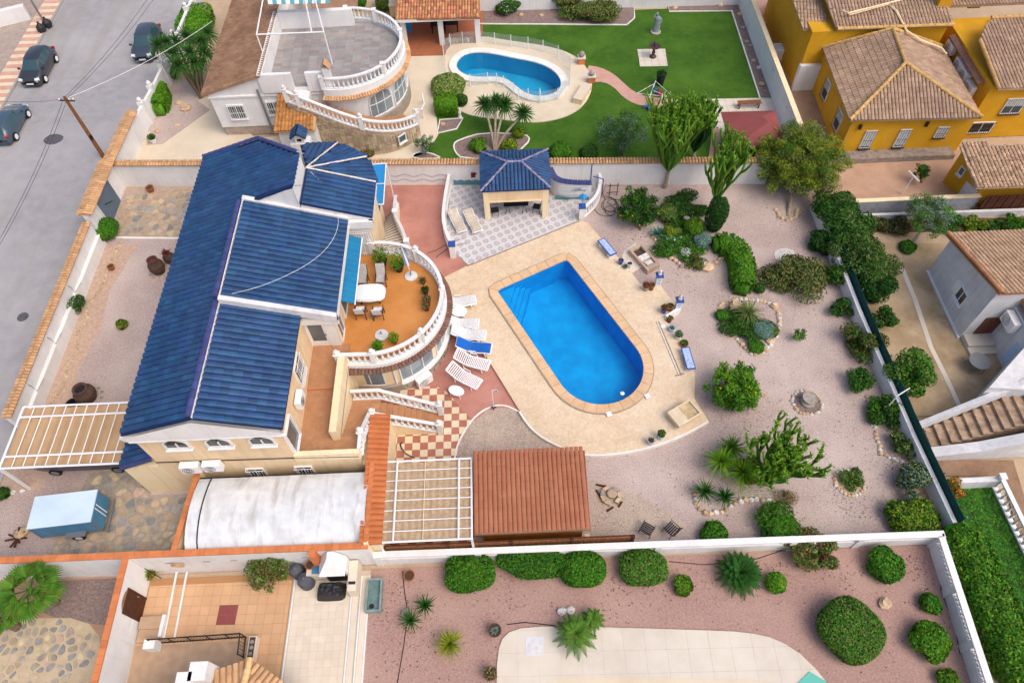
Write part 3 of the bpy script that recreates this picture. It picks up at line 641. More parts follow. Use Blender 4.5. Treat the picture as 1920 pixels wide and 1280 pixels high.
def window(parent, c, ax, w, h, frame='white', glass='glass', panes=2, dep=.06, bars=None, sill=True, arch=False, shutter=0, name='window', out=None):
	"""window centred at c on a vertical wall; ax = unit vector along the wall; outward normal = ax x up unless out given"""
	c = Vector(c); ax = Vector((ax[0], ax[1], 0)).normalized(); up = Vector((0, 0, 1)); no = ax.cross(up) if out is None else Vector(out)
	def bx(b, u0, u1, v0, v1, d0, d1):
		P = [c + ax * u + up * v + no * d for d in (d0, d1) for u, v in ((u0, v0), (u1, v0), (u1, v1), (u0, v1))]
		b.add(P, [(0, 3, 2, 1), (4, 5, 6, 7), (0, 1, 5, 4), (1, 2, 6, 5), (2, 3, 7, 6), (3, 0, 4, 7)])
	b = MB(); t = .07
	bx(b, -w / 2 - t, w / 2 + t, -h / 2 - t, -h / 2, -.02, dep); bx(b, -w / 2 - t, -w / 2, -h / 2, h / 2, -.02, dep); bx(b, w / 2, w / 2 + t, -h / 2, h / 2, -.02, dep)
	for k in range(1, panes): u = -w / 2 + w * k / panes; bx(b, u - .025, u + .025, -h / 2, h / 2 - .0, -.02, dep * .7)
	if arch:
		n = 10; r0, r1 = w / 2, w / 2 + t; hh = arch
		for k in range(n):
			a, a2 = math.pi * k / n, math.pi * (k + 1) / n
			P = []
			for d in (-.02, dep):
				for r_, an in ((0, a), (0, a2), (1, a2), (1, a)):
					rr = r1 if r_ else r0; hv = (hh + t) if r_ else hh; P.append(c + ax * (rr * math.cos(an)) + up * (h / 2 + hv * math.sin(an)) + no * d)
			b.add(P, [(0, 3, 2, 1), (4, 5, 6, 7), (0, 1, 5, 4), (1, 2, 6, 5), (2, 3, 7, 6), (3, 0, 4, 7)])
	else: bx(b, -w / 2 - t, w / 2 + t, h / 2, h / 2 + t, -.02, dep)
	f = b.build(name, frame, parent)
	for k in range(panes):
		g = MB(); u0 = -w / 2 + w * k / panes; u1 = u0 + w / panes
		P = [c + ax * u0 + up * (-h / 2) + no * .012, c + ax * u1 + up * (-h / 2) + no * .012, c + ax * u1 + up * (h / 2) + no * .012]
		if arch:
			for q in range(6):
				u = u1 + (u0 - u1) * q / 5; P.append(c + ax * u + up * (h / 2 + arch * math.sqrt(max(0, 1 - (2 * u / w) ** 2))) + no * .012)
			P.pop(2)
		else: P.append(c + ax * u0 + up * (h / 2) + no * .012)
		g.poly(P); g.build('pane', glass, f)
	if shutter:
		g = MB(); bx(g, -w / 2 + .01, w / 2 - .01, h / 2 - h * shutter, h / 2 - .01, .0, .035); g.build('roller_shutter', 'shutter', f)
	if sill:
		g = MB(); bx(g, -w / 2 - .1, w / 2 + .1, -h / 2 - t - .06, -h / 2 - t - .004, -.02, dep + .08); g.build('sill', frame if isinstance(sill, bool) else sill, f)
	if bars:
		g = MB(); n = max(3, int(w / .14)); D = .16; bm = 'iron' if bars == 1 else bars
		for k in range(n + 1):
			u = -w / 2 + w * k / n; p = c + ax * u + no * D; g.tube([p + up * (-h / 2 - .05), p + up * (h / 2 + .05)], .014, 4)
		for v in (-h / 2 - .05, 0, h / 2 + .05): g.tube([c + ax * (-w / 2 - .06) + up * v + no * D, c + ax * (w / 2 + .06) + up * v + no * D], .016, 4)
		for u in (-w / 2 - .06, w / 2 + .06):
			for v in (-h / 2, h / 2): g.tube([c + ax * u + up * v, c + ax * u + up * v + no * D], .014, 4)
		g.build('window_bars', bm, f)
	return f
def door(parent, c, ax, w, h, m='white', glass=None, frame='white', out=None, name='door', handle=True):
	c = Vector(c); ax = Vector((ax[0], ax[1], 0)).normalized(); up = Vector((0, 0, 1)); no = ax.cross(up) if out is None else Vector(out)
	def bx(b, u0, u1, v0, v1, d0, d1):
		P = [c + ax * u + up * v + no * d for d in (d0, d1) for u, v in ((u0, v0), (u1, v0), (u1, v1), (u0, v1))]
		b.add(P, [(0, 3, 2, 1), (4, 5, 6, 7), (0, 1, 5, 4), (1, 2, 6, 5), (2, 3, 7, 6), (3, 0, 4, 7)])
	b = MB(); bx(b, -w / 2, w / 2, 0, h, .0, .035); d = b.build(name, m, parent)
	b = MB(); bx(b, -w / 2 - .08, -w / 2, 0, h + .08, -.01, .06); bx(b, w / 2, w / 2 + .08, 0, h + .08, -.01, .06); bx(b, -w / 2, w / 2, h, h + .08, -.01, .06); b.build('door_frame', frame, d)
	if glass:
		b = MB(); bx(b, -w / 2 + .12, w / 2 - .12, h * .22, h - .14, .036, .042); b.build('pane', glass, d)
	if handle:
		b = MB(); bx(b, w / 2 - .1, w / 2 - .05, h * .45, h * .52, .035, .08); b.build('handle', 'metal_grey', d)
	return d
_bal = None
def balustrade(parent, P, z0, z1, m='white', sp=.3, t=.2, rail=.1, posts=(), cap='ball', name='balustrade', pm=None, ph=None, pw=.26):
	"""rails following P, balusters as pieces; z0/z1 base and top heights per point; posts = indices into P"""
	global _bal
	if _bal is None: _bal = MB().lathe([(.05, 0), (.085, .28), (.04, .6), (.06, 1)], (0, 0, 0), 6, cap=False).mesh('baluster', 'white')
	N = len(P); Z0 = z0 if isinstance(z0, (list, tuple)) else [z0] * N; Z1 = z1 if isinstance(z1, (list, tuple)) else [z1] * N
	b = MB(); b.path(P, t, [z - rail for z in Z1], Z1); b.path(P, t * 1.1, Z0, [z + .1 for z in Z0]); o = b.build(name, m, parent)
	acc = 0; Pv = [Vector(p[:2]) for p in P]; nxt = sp / 2
	for i in range(N - 1):
		L = (Pv[i + 1] - Pv[i]).length
		while nxt < acc + L:
			f = (nxt - acc) / L; q = Pv[i].lerp(Pv[i + 1], f); za = Z0[i] + (Z0[i + 1] - Z0[i]) * f + .09; zb = Z1[i] + (Z1[i + 1] - Z1[i]) * f - rail + .01
			piece(_bal, 'baluster', o, Matrix.Translation((q.x, q.y, za)) @ Matrix.Diagonal((1, 1, zb - za, 1))); nxt += sp
		acc += L
	for i in posts:
		q = Pv[i % N]; b = MB(); zt = Z1[i] + (ph or .1); b.box(q.x - pw / 2, q.x + pw / 2, q.y - pw / 2, q.y + pw / 2, Z0[i] - .04, zt); b.box(q.x - pw / 2 - .03, q.x + pw / 2 + .03, q.y - pw / 2 - .03, q.y + pw / 2 + .03, zt, zt + .05)
		if cap == 'ball': b.lathe([(.05, 0), (.11, .06), (.13, .14), (.1, .22), (.03, .26)], (q.x, q.y, zt + .05), 8)
		b.build('post', pm or m, o)
	return o
def ac_unit(parent, c, ax, out=None, s=1.0, name='air_conditioner'):
	c = Vector(c); ax = Vector((ax[0], ax[1], 0)).normalized(); up = Vector((0, 0, 1)); no = ax.cross(up) if out is None else Vector(out)
	w, h, d = .85 * s, .6 * s, .32 * s
	b = MB(); P = [c + ax * u + up * v + no * e for e in (.06, .06 + d) for u, v in ((-w / 2, -h / 2), (w / 2, -h / 2), (w / 2, h / 2), (-w / 2, h / 2))]
	b.add(P, [(0, 3, 2, 1), (4, 5, 6, 7), (0, 1, 5, 4), (1, 2, 6, 5), (2, 3, 7, 6), (3, 0, 4, 7)]); o = b.build(name, 'white_metal', parent)
	g = MB(); q = c + ax * (-w * .12) + no * (.065 + d); R = h * .4
	for r_ in (R, R * .66, R * .33): g.tube([q + ax * (r_ * math.cos(a)) + up * (r_ * math.sin(a)) for a in np.linspace(0, 2 * math.pi, 13)[:-1]], .012, 4, closed=True)
	g.build('fan_grille', 'metal_dark', o)
	g = MB();
	for u in (-w * .35, w * .35): g.tube([c + ax * u - up * (h / 2 + .02), c + ax * u - up * (h / 2 + .02) + no * (d + .05)], .02, 4)
	g.build('bracket', 'metal_grey', o); return o
# ================================================================ MAIN VILLA
V0 = thing('villa', 'large cream villa with blue tiled roofs and a round balustraded terrace beside the long pool', 'house', (-12.5, 23, 0))
RX, RZ, EW, EZ = -13.85, 7.4, -17.45, 6.15
w = MB()
# long block with its gable, lower floor wider at the west
w.prism([(-17.0, 14.62), (-10.45, 14.62), (-10.45, 21.1), (-8.95, 21.1), (-8.95, 27.35), (-7.5, 27.35), (-7.5, 30.2), (-8.1, 31.6), (-9.4, 32.8), (-10.9, 33.1), (-11.0, 31.6), (-13.8, 32.3), (-17.0, 32.3)], 0, 5.72)
w.build('wall', 'peach', V0)
b = MB(); b.prism([(-18.85, 14.62), (-17.0, 14.62), (-17.0, 32.2), (-18.85, 32.2)], 0, 3.02); b.build('lower_wall', 'cream', V0)
for y in (14.62, 32.0): MB().add([(-17.3, y - .1, 5.82), (-10.4, y - .1, 5.82), (-10.32, y - .1, 6.1), (RX, y - .1, 7.36), (EW, y - .1, 6.1), (-17.3, y + .2, 5.82), (-10.4, y + .2, 5.82), (-10.32, y + .2, 6.1), (RX, y + .2, 7.36), (EW, y + .2, 6.1)], [(0, 1, 2, 3, 4), (9, 8, 7, 6, 5), (0, 5, 6, 1), (1, 6, 7, 2), (4, 9, 5, 0)]).build('gable', 'white', V0)
b = MB().box(-17.2, -10.2, 14.5, 14.62, 5.72, 5.82); b.build('cornice', 'white', V0)
b = MB(); b.add([(-18.95, 14.5, 3.05), (-17.0, 14.5, 3.95), (-17.0, 32.2, 3.95), (-18.95, 32.2, 3.05), (-18.95, 14.5, 2.93), (-17.0, 14.5, 3.83)], [(0, 1, 2, 3), (0, 4, 5, 1)]); lr = b.build('lower_roof', 'purple_tile', V0)
# south passage block, its parapet and the floor
b = MB(); b.prism([(-10.45, 14.62), (-7.5, 14.62), (-7.5, 15.76), (-8.55, 15.76), (-8.55, 21.1), (-10.45, 21.1)], 0, 3.02)
b.build('passage_wall', 'peach', V0)
MB().box(-10.46, -8.5, 14.8, 21.12, 3.02, 3.1).build('passage_floor', 'stair_tile', V0)
MB().box(-8.5, -7.55, 14.8, 15.75, 3.02, 3.1).build('landing_floor', 'stair_tile', V0)
MB().box(-10.5, -7.42, 14.56, 14.8, 3.0, 3.62).build('parapet', 'cream', V0)
MB().box(-10.44, -8.52, 18.4, 18.52, 3.1, 3.2).build('passage_step', 'terra_tile', V0)
MB().box(-10.44, -8.52, 18.52, 21.1, 3.1, 3.19).build('passage_floor', 'stair_tile', V0)
MB().box(-8.85, -8.5, 15.55, 20.0, .0, 4.0).build('spine_wall', 'cream', V0)
MB().tube([(-17, 14.58, 3.5), (-10, 14.57, 3.35), (-7.5, 14.56, 3.25)], .025, 5).build('cable', 'metal_dark', V0)
# roofs
rb = MB(); T = .1
slopeW = [(EW, 14.7, EZ), (RX, 14.7, RZ), (RX, 27.4, RZ), (-10.95, 27.5, 8.43), (-10.95, 30.0, 8.43), (RX, 32.5, RZ), (EW, 32.6, EZ)]
slopeS = [(-10.3, 14.7, 6.12), (-10.3, 20.98, 6.12), (RX, 20.98, RZ), (RX, 14.7, RZ)]
slopeM = [(-8.62, 21.05, 5.92), (-8.62, 27.35, 5.92), (RX + .1, 27.35, 7.72), (RX + .1, 21.05, 7.72)]
slopeN = [(-7.3, 27.45, 5.96), (-7.3, 30.1, 5.96), (-10.9, 30.1, 7.25), (-10.9, 27.45, 7.25)]
for P in (slopeW, slopeS, slopeM, slopeN): roof_slab(rb, P, .12)
fan = [(-10.9 + 3.62 * math.cos(a), 30.1 + 3.62 * math.sin(a), 5.98) for a in np.linspace(0, rad(108), 10)]
for a_, c_ in zip(fan, fan[1:]): roof_slab(rb, [(-10.9, 30.1, 7.25), a_, c_], .1)
roof = rb.build('roof', mat('roof_gap', '152a55', rough=.7), V0)
tl = Tiles(roof, 'blue_tile', .33, .41, .22)
tl.slope((EW, 32.6, EZ), (EW, 14.7, EZ), (1, 0, .347), slopeW)
tl.slope((-10.3, 14.7, 6.12), (-10.3, 21, 6.12), (-1, 0, .36), slopeS)
tl.slope((-8.62, 21.05, 5.92), (-8.62, 27.35, 5.92), (-1, 0, .354), slopeM)
tl.slope((-7.3, 27.45, 5.96), (-7.3, 30.1, 5.96), (-1, 0, .358), slopeN)
for lo, hi in ((0, 3), (3, 6), (6, 9)):
	A, B = Vector(fan[lo]), Vector(fan[hi]); mid = (A + B) / 2
	tl.slope(A, B, Vector((-10.9, 30.1, 7.25)) - mid, [(-10.9, 30.1, 7.25), A + Vector((0, 0, .01)), *(Vector(p) for p in fan[lo + 1:hi]), B])
tl.slope((-18.95, 32.2, 3.05), (-18.95, 14.5, 3.05), (1, 0, .46), [(-18.95, 14.5, 3.05), (-17.02, 14.5, 3.95), (-17.02, 32.2, 3.95), (-18.95, 32.2, 3.05)])
tl.finish()
ridge(roof, (RX - .1, 14.75, RZ + .06), (RX - .1, 20.9, RZ + .06), 'purple_tile', .3, .45)
ridge(roof, (RX - .08, 21.0, RZ + .26), (RX - .08, 27.3, RZ + .26), 'purple_tile', .3, .45)
for A, B in (((EW, 32.62, EZ + .06), (RX, 32.52, RZ + .06)), ((RX, 32.5, RZ + .06), (-10.98, 29.98, 8.48))): ridge(roof, A, B, 'purple_tile', .26, .42)
b = MB()   # mortar under ridge and verge tiles, parapet strips between the slopes
MB().path([(RX + .06, 14.72), (RX + .06, 21.0)], .06, RZ - .1, RZ + .075).build('mortar_line', 'mortar_white', V0); MB().path([(RX + .14, 21.0), (RX + .14, 27.35)], .06, RZ + .1, RZ + .4).build('mortar_line', 'mortar_white', V0)
for A, B in ((fan[3], 0), (fan[6], 0), (fan[0], 0)):
	MB().tube([(-10.88, 30.1, 7.3), Vector(A) + Vector((0, 0, .07))], .05, 6).build('mortar_line', 'mortar_white', V0)
MB().slab([(RX + .1, 20.8, 7.8), (RX + .1, 21.06, 7.8), (-8.6, 21.06, 6.0), (-8.6, 20.8, 6.0)], .5).build('roof_parapet', 'white_dirty', V0)
MB().slab([(RX + .1, 27.35, 7.84), (RX + .1, 27.62, 7.84), (-8.6, 27.62, 6.04), (-8.6, 27.35, 6.04)], .5).build('roof_parapet', 'white_dirty', V0)
MB().add([(-10.95, 27.4, 8.36), (-10.95, 30.05, 8.36), (-10.95, 30.05, 7.0), (-10.95, 27.4, 7.0)], [(0, 1, 2, 3)]).add([(-10.95, 30.05, 8.36), (RX, 32.4, RZ), (RX, 32.4, 5.6), (-10.95, 30.05, 5.6)], [(0, 1, 2, 3)]).add([(RX + .3, 27.62, 6.8), (RX + .3, 27.62, 7.45), (-10.95, 27.45, 8.3), (-10.95, 27.45, 6.8)], [(0, 1, 2, 3)]).build('clerestory_wall', 'white', V0)
MB().poly([(-8.62, 27.62, 5.5), (-8.62, 27.45, 5.5), (-7.3, 27.45, 5.5), (-7.3, 27.45, 5.9), (-10.9, 27.45, 7.2), (-10.9, 27.62, 6.6)]).build('valley', 'white', V0)
MB().box(-8.95, -7.3, 27.2, 27.42, 5.35, 5.86).build('eave_band', 'white', V0)
MB().box(-7.52, -7.3, 27.3, 30.2, 5.55, 5.86).build('eave_band', 'white', V0)
MB().box(-8.95, -8.6, 21.0, 27.4, 5.45, 5.84).build('eave_band', 'white', V0)
MB().box(-10.47, -8.6, 20.86, 21.1, 5.3, 5.75).build('eave_band', 'white', V0)
MB().tube(smooth_poly([at(415, 555, 7.7), at(500, 535, 7.35), at(590, 490, 6.75), at(630, 445, 6.5), at(637, 400, 6.4), at(612, 350, 6.75), at(582, 322, 7.3)], 2, False), .012, 4).build('roof_cable', 'white', V0)
MB().tube([(-11.2, 27.8, 7.3), (-11.0, 27.75, 8.3)], .03, 5).tube([(-11.4, 27.75, 8.2), (-10.6, 27.75, 8.2)], .015, 4).build('aerial', 'metal_dark', V0)
# facade openings
for x in (-15.3, -13.4, -11.45): window(V0, (x, 14.6, 5.18), (1, 0), 1.02, .42, panes=2, dep=.1, arch=.34, glass='glass_dark')
for x in (-12.75, -10.4): window(V0, (x, 14.6, 1.85), (1, 0), .72, .9, panes=2, dep=.05, glass='glass_dark', bars='white_metal', sill=False)
ac_unit(V0, (-15.4, 14.6, 3.25), (1, 0), s=1.05); ac_unit(V0, (-14.35, 14.6, 3.3), (1, 0), s=1.0)
window(V0, (-10.44, 18.6, 4.8), (0, 1), 1.0, 1.3, panes=2, bars='white_metal', out=(1, 0, 0), glass='glass_dark')
ac_unit(V0, (-10.44, 17.0, 4.65), (0, 1), out=(1, 0, 0), s=.95)
window(V0, (-10.44, 15.25, 4.4), (0, 1), 1.05, 1.9, panes=1, out=(1, 0, 0), glass='glass', dep=.12, sill=False)
door(V0, (-9.95, 21.09, 3.19), (1, 0), .95, 2.05, 'white', 'glass', name='door', out=(0, -1, 0))
MB().box(-9.42, -8.96, 21.02, 21.09, 3.1, 5.2).build('shutter', 'white', V0)
window(V0, (-8.94, 21.75, 4.1), (0, 1), .8, 1.9, panes=2, out=(1, 0, 0), sill=False, glass='glass')
window(V0, (-8.94, 24.7, 4.1), (0, 1), 3.6, 2.0, panes=3, out=(1, 0, 0), sill=False, glass='glass')
dg = door(V0, (-8.2, 27.34, 3.08), (1, 0), 1.05, 2.05, 'white', None, out=(0, -1, 0), name='barred_door')
g = MB()
for k in range(8): g.tube([(-8.66 + k * .13, 27.24, 3.1), (-8.66 + k * .13, 27.24, 5.1)], .02, 4)
for z in (3.3, 4.1, 4.95): g.tube([(-8.68, 27.24, z), (-7.72, 27.24, z)], .02, 4)
g.build('door_bars', 'white_metal', dg)
b = MB(); b.add([(-8.8, 22.35, 5.35), (-8.02, 22.35, 4.98), (-8.02, 26.85, 4.98), (-8.8, 26.85, 5.35), (-8.8, 22.35, 5.31), (-8.02, 22.35, 4.94), (-8.02, 26.85, 4.94), (-8.8, 26.85, 5.31), (-8.02, 22.35, 4.75), (-8.02, 26.85, 4.75)], [(0, 1, 2, 3), (4, 7, 6, 5), (0, 4, 5, 1), (2, 6, 7, 3), (1, 8, 9, 2)])
aw = b.build('awning', 'awning', V0)
MB().tube([(-8.0, 22.3, 4.96), (-8.0, 26.9, 4.96)], .035, 6).build('front_bar', 'white_metal', aw)
b = MB()
for y in np.linspace(22.5, 26.7, 13): b.tube([(-8.78, y, 5.36), (-8.03, y, 4.99)], .012, 4)
b.build('rib', 'azure', aw)
# ---- round terrace
TC = Vector((-7.4, 23.6)); arc = lambda R, a0, a1, n: [(TC.x + R * math.cos(a), TC.y + R * math.sin(a)) for a in np.linspace(rad(a0), rad(a1), n)]
b = MB(); b.prism([(-8.95, 20.0)] + arc(3.62, -90, 90, 40) + [(-8.95, 27.3)], 0, 2.98); b.build('tower_wall', 'cream', V0)
b = MB(); b.prism([(-8.6, 20.0)] + arc(3.82, -88, 90, 40) + [(-8.6, 27.35)], 0, .62); plinth = b.build('stone_plinth', 'grey_mortar', V0)
MB().path(arc(3.78, -70, 80, 40), .22, .62, .7).build('plinth_sill', 'white', V0)
MB().prism([(-8.93, 20.05)] + arc(3.7, -90, 90, 40) + [(-8.93, 27.33)], 2.98, 3.08, 0).build('terrace_floor', 'terrace_tile', V0)
MB().path([(-8.95, 19.9)] + arc(3.78, -92, 92, 50), .3, 2.9, 3.2).build('terrace_curb', 'white', V0)
sk = MB().path([(-8.4, 19.83)] + arc(3.84, -92, 80, 50), .3, 2.72, 2.9).build('tile_skirt', 'dark_ridge', V0)
me = barrel(.2, .42, .4, 4).mesh('skirt_tile', 'dark_ridge')
for a in np.arange(-112, 78, 2.75):
	a_ = rad(max(a, -90)); c = Vector((TC.x + 4.2 * math.cos(a_), TC.y + 4.2 * math.sin(a_), 2.74)) if a > -90 else Vector((TC.x - (-90 - a) * .07, TC.y - 4.2, 2.74))
	U = Vector((-math.cos(a_), -math.sin(a_), .45)).normalized(); E = Vector((-math.sin(a_), math.cos(a_), 0)); N = E.cross(U); N = N if N.z > 0 else -N; X = U.cross(N)
	piece(me, 'skirt_tile', sk, Matrix(((X.x, U.x, N.x, c.x), (X.y, U.y, N.y, c.y), (X.z, U.z, N.z, c.z), (0, 0, 0, 1))))
rail = [(-8.9, 19.86), (-8.1, 19.86)] + arc(3.76, -90, 96, 45)
balustrade(V0, rail, 3.2, 4.05, sp=.3, posts=(0, 3, 13, 24, 36, 46), ph=.06)
def tower_window(am, half, z0, z1, rise, R=3.66):
	n = 14; b = MB(); g = MB()
	A = [rad(am - half + 2 * half * k / n) for k in range(n + 1)]
	top = lambda k, ex=0: z1 - rise + (rise + ex) * math.sqrt(max(0, 1 - ((k - n / 2) / (n / 2)) ** 2)) ** .6
	p = lambda R_, a, z: (TC.x + R_ * math.cos(a), TC.y + R_ * math.sin(a), z)
	for k in range(n): g.add([p(R, A[k], z0), p(R, A[k + 1], z0), p(R, A[k + 1], top(k + 1)), p(R, A[k], top(k))], [(0, 1, 2, 3)])
	for k in range(n + 1): pass
	b.tube([p(R, A[k], z0) for k in range(n + 1)] , .05, 4); b.tube([p(R, A[0], z0)] + [p(R, A[k], top(k)) for k in range(n + 1)] + [p(R, A[n], z0)], .05, 4)
	for k in (4, 9): b.tube([p(R, A[k], z0), p(R, A[k], top(k))], .035, 4)
	b.tube([p(R, A[k], z1 - rise - .05) for k in range(n + 1)], .03, 4)
	f = b.build('tower_window', 'white', V0); g.build('pane', 'glass_sky', f)
for am in (-100, -52, -12, 30): tower_window(am, 17, .74, 2.6, .5)
MB().tube([(TC.x + 3.66 * math.cos(rad(-74)), TC.y + 3.66 * math.sin(rad(-74)), z) for z in (.6, 2.75)], .06, 6).build('downpipe', 'white', V0)
ac_unit(V0, (TC.x + 3.86 * math.cos(rad(-53)), TC.y + 3.86 * math.sin(rad(-53)), .45), (math.cos(rad(37)), math.sin(rad(37))), s=1.1)
for a in np.arange(-66, 80, 7.5):
	for z in (.02, .32):
		a2 = a + (3 if z > .1 else 0); P = [(TC.x + R * math.cos(rad(q)), TC.y + R * math.sin(rad(q))) for R, q in ((3.8, a2 - 3), (3.88, a2 - 3.2), (3.88, a2 + 3.2), (3.8, a2 + 3))]
		MB().prism(P, z, z + .27).build('plinth_stone', random.choice(('stone_tan', 'stone')), plinth)
# ---- two flights of stairs on the south side
st = MB(); n1 = 9
for k in range(n1): st.box(-8.52, -7.5, 15.75 + k * .3, 15.75 + (k + 1) * .3 + (0 if k < n1 - 1 else .1), 0, 3.02 - (k + 1) * .155)
st.box(-8.6, -7.0, 18.4, 19.3, 0, 1.6)
sobj = st.build('stair', 'stair_tile', V0)
st = MB(); n2 = 10
for k in range(n2): st.box(-7.0 + k * .29, -7.0 + (k + 1) * .29, 17.35, 18.45, 0.0, 1.6 - (k + 1) * .155 + .0)
st.box(-7.5, -7.0, 17.3, 18.42, 0, 1.6); st.build('stair', 'stair_tile', V0)
MB().add([(-7.0, 17.3, 0), (-4.05, 17.3, 0), (-4.05, 17.3, .1), (-7.0, 17.3, 1.65)], [(0, 1, 2, 3)]).add([(-7.0, 17.22, 0), (-4.05, 17.22, 0), (-4.05, 17.22, .1), (-7.0, 17.22, 1.65)], [(0, 1, 2, 3)]).build('stair_side', 'cream', V0)
balustrade(V0, [(-8.45, 18.62), (-7.0, 18.62), (-4.0, 18.4)], [1.62, 1.62, .12], [2.5, 2.5, 1.0], sp=.3, t=.16, posts=(2,))
balustrade(V0, [(-7.2, 17.26), (-4.0, 17.26)], [1.68, .12], [2.55, 1.0], sp=.3, t=.16, posts=(0, 1))
balustrade(V0, [(-7.42, 14.75), (-7.42, 15.6), (-7.3, 17.2)], [2.95, 2.95, 2.1], [3.75, 3.75, 2.75], sp=.26, t=.16, posts=(1,), name='balustrade')
MB().box(-7.5, -7.35, 14.62, 17.2, 0, 2.2).build('stair_wall', 'cream', V0)
# ---- curved stair on the north side
ns = MB(); inner = [(-7.9, 28.0), (-7.7, 28.9), (-7.75, 30.2), (-7.95, 31.6), (-8.0, 32.8)]; outer = [(-5.9, 28.0), (-6.25, 29.4), (-6.75, 30.7), (-7.05, 32.2), (-7.15, 34.0)]
inner = resample(smooth_poly(inner, 2, False), 1, False) ; IN = resample(inner, .5, False);
def lerp_path(P, n):
	L = [0]
	for a, c in zip(P, P[1:]): L.append(L[-1] + (Vector(c) - Vector(a)).length)
	out = []
	for k in range(n + 1):
		s_ = L[-1] * k / n; j = 0
		while j < len(L) - 2 and L[j + 1] < s_: j += 1
		out.append(Vector(P[j]).lerp(Vector(P[j + 1]), (s_ - L[j]) / (L[j + 1] - L[j])))
	return out
A_, B_ = lerp_path(smooth_poly([(-7.9, 27.4), (-7.65, 28.9), (-7.75, 30.2), (-7.95, 31.6), (-8.0, 32.8)], 2, False), 16), lerp_path(smooth_poly([(-5.75, 27.5), (-6.25, 29.4), (-6.75, 30.7), (-7.05, 32.2), (-7.15, 34.0)], 2, False), 16)
for k in range(16): ns.prism([tuple(A_[k]), tuple(A_[k + 1]), tuple(B_[k + 1]), tuple(B_[k])], 0, 3.0 - .175 * (k + 1))
ns.build('curved_stair', 'pale_concrete', V0)
ns = MB()
for k in range(16): ns.wall(A_[k + 1], B_[k + 1], .05, 2.8 - .175 * (k + 1), 3.005 - .175 * (k + 1))
ns.build('stair_nosing', 'wood_dark', V0)
balustrade(V0, [tuple(p) for p in B_], [3.0 - .165 * k for k in range(17)], [3.85 - .165 * k for k in range(17)], sp=.3, t=.18, posts=(0, 10), cap=None, pm='white')
MB().path([tuple(p) for p in B_], .16, 0, [3.0 - .165 * k for k in range(17)]).build('stair_side', 'cream', V0)
A2 = [p + Vector((-.05, 0)) for p in A_[2:]]
MB().path([tuple(p) for p in A2], .3, 0, [3.5 - .1 * k for k in range(15)]).build('inner_wall', 'cream', V0)
cp = MB().path([tuple(p) for p in A2], .42, [3.5 - .1 * k for k in range(15)], [3.54 - .1 * k for k in range(15)]).build('tiled_coping', 'purple_tile', V0)
me = barrel(.17, .46, .3, 4).mesh('coping_tile', 'purple_tile'); Q = lerp_path([tuple(p) for p in A2], 34)
for i, q in enumerate(Q[:-1]):
	d = (Q[i + 1] - q).normalized(); X = Vector((d.x, d.y, 0)); U = Vector((-d.y, d.x, 0)); c = Vector((q.x, q.y, 3.55 - 1.4 * i / 34)) - U * .22
	piece(me, 'coping_tile', cp, Matrix(((X.x, U.x, 0, c.x), (X.y, U.y, 0, c.y), (0, 0, 1, c.z), (0, 0, 0, 1))))
b = MB(); q = [at(*p, 3.4) for p in ((698, 309), (724, 307), (719, 384), (706, 384), (696, 350))]; b.slab([tuple(p) for p in q], .05); cn = b.build('canopy', 'azure', V0)
b = MB()
for a_, c_ in ((0, 1), (1, 2), (2, 3), (3, 0)): b.tube([q[a_] + Vector((0, 0, .03)), q[c_] + Vector((0, 0, .03))], .04, 5)
b.tube([q[1], (q[1].x, q[1].y, 0)], .04, 5); b.tube([q[0].lerp(q[3], .5) + Vector((0, 0, .03)), q[1].lerp(q[2], .5) + Vector((0, 0, .03))], .03, 5); b.build('canopy_frame', 'white_metal', cn)
# ---- covered drying yard south of the villa: translucent barrel roof and its brick-topped walls
G0 = thing('covered_yard', 'low lean-to with a curved weathered white sheet roof between orange copings below the villa', 'lean-to', (-11.4, 12.4, 0))
b = MB(); nn = 12
prof = [(10.7 + 3.5 * k / nn, 2.2 + .5 * math.sin(math.pi * (k / nn) ** .85) ** .8 + .12 * k / nn) for k in range(nn + 1)]
sheets = [(-15.3, -14.75)] + [(-14.7 + .95 * k, -14.7 + .95 * (k + 1) - .02) for k in range(8)]
for i, (xa, xb) in enumerate(sheets):
	b = MB(); o = .006 * (i % 2)
	b.add([(x, y, z + o) for y, z in prof for x in (xa, xb)], [(2 * k, 2 * k + 1, 2 * k + 3, 2 * k + 2) for k in range(nn)]); b.add([(x, y, z + o - .02) for y, z in prof for x in (xa, xb)], [(2 * k + 2, 2 * k + 3, 2 * k + 1, 2 * k) for k in range(nn)])
	b.build('roof_sheet', 'poly_white', G0, smooth=False)
b = MB()
for x in (-14.72,): b.tube([(x, y, z + .03) for y, z in prof], .03, 5)
b.tube([(-15.3, 14.2, 2.34), (-7.1, 14.2, 2.34)], .035, 5); b.build('seam', 'metal_dark', G0)
b = MB()
for xa, xb in sheets[1:]: b.tube([(xb + .01, y, z + .008) for y, z in prof], .012, 4)
b.build('joint', 'shutter', G0)
b = MB(); b.wall((-15.75, 10.6), (-15.45, 14.6), .2, 0, 2.35); b.wall((-6.98, 10.55), (-6.98, 14.6), .2, 0, 2.6); b.build('side_wall', 'cream', G0)
def brick_coping(parent, a, c, z, w=.26, L=.3, m='coping_brick', h=.07, name='coping_brick', h1=None):
	a, c = Vector(a), Vector(c); d = (c - a); n = max(1, round(d.length / L)); d.normalize(); L = (c - a).length / n; ang = math.atan2(d.y, d.x)
	me = MB().box(0, L - .008, -w / 2, w / 2, 0, h).mesh(name, m)
	for i in range(n):
		q = a + d * L * i; piece(me, name, parent, Matrix.Translation((q.x, q.y, z + random.uniform(-.004, .004))) @ Matrix.Rotation(ang, 4, 'Z'))
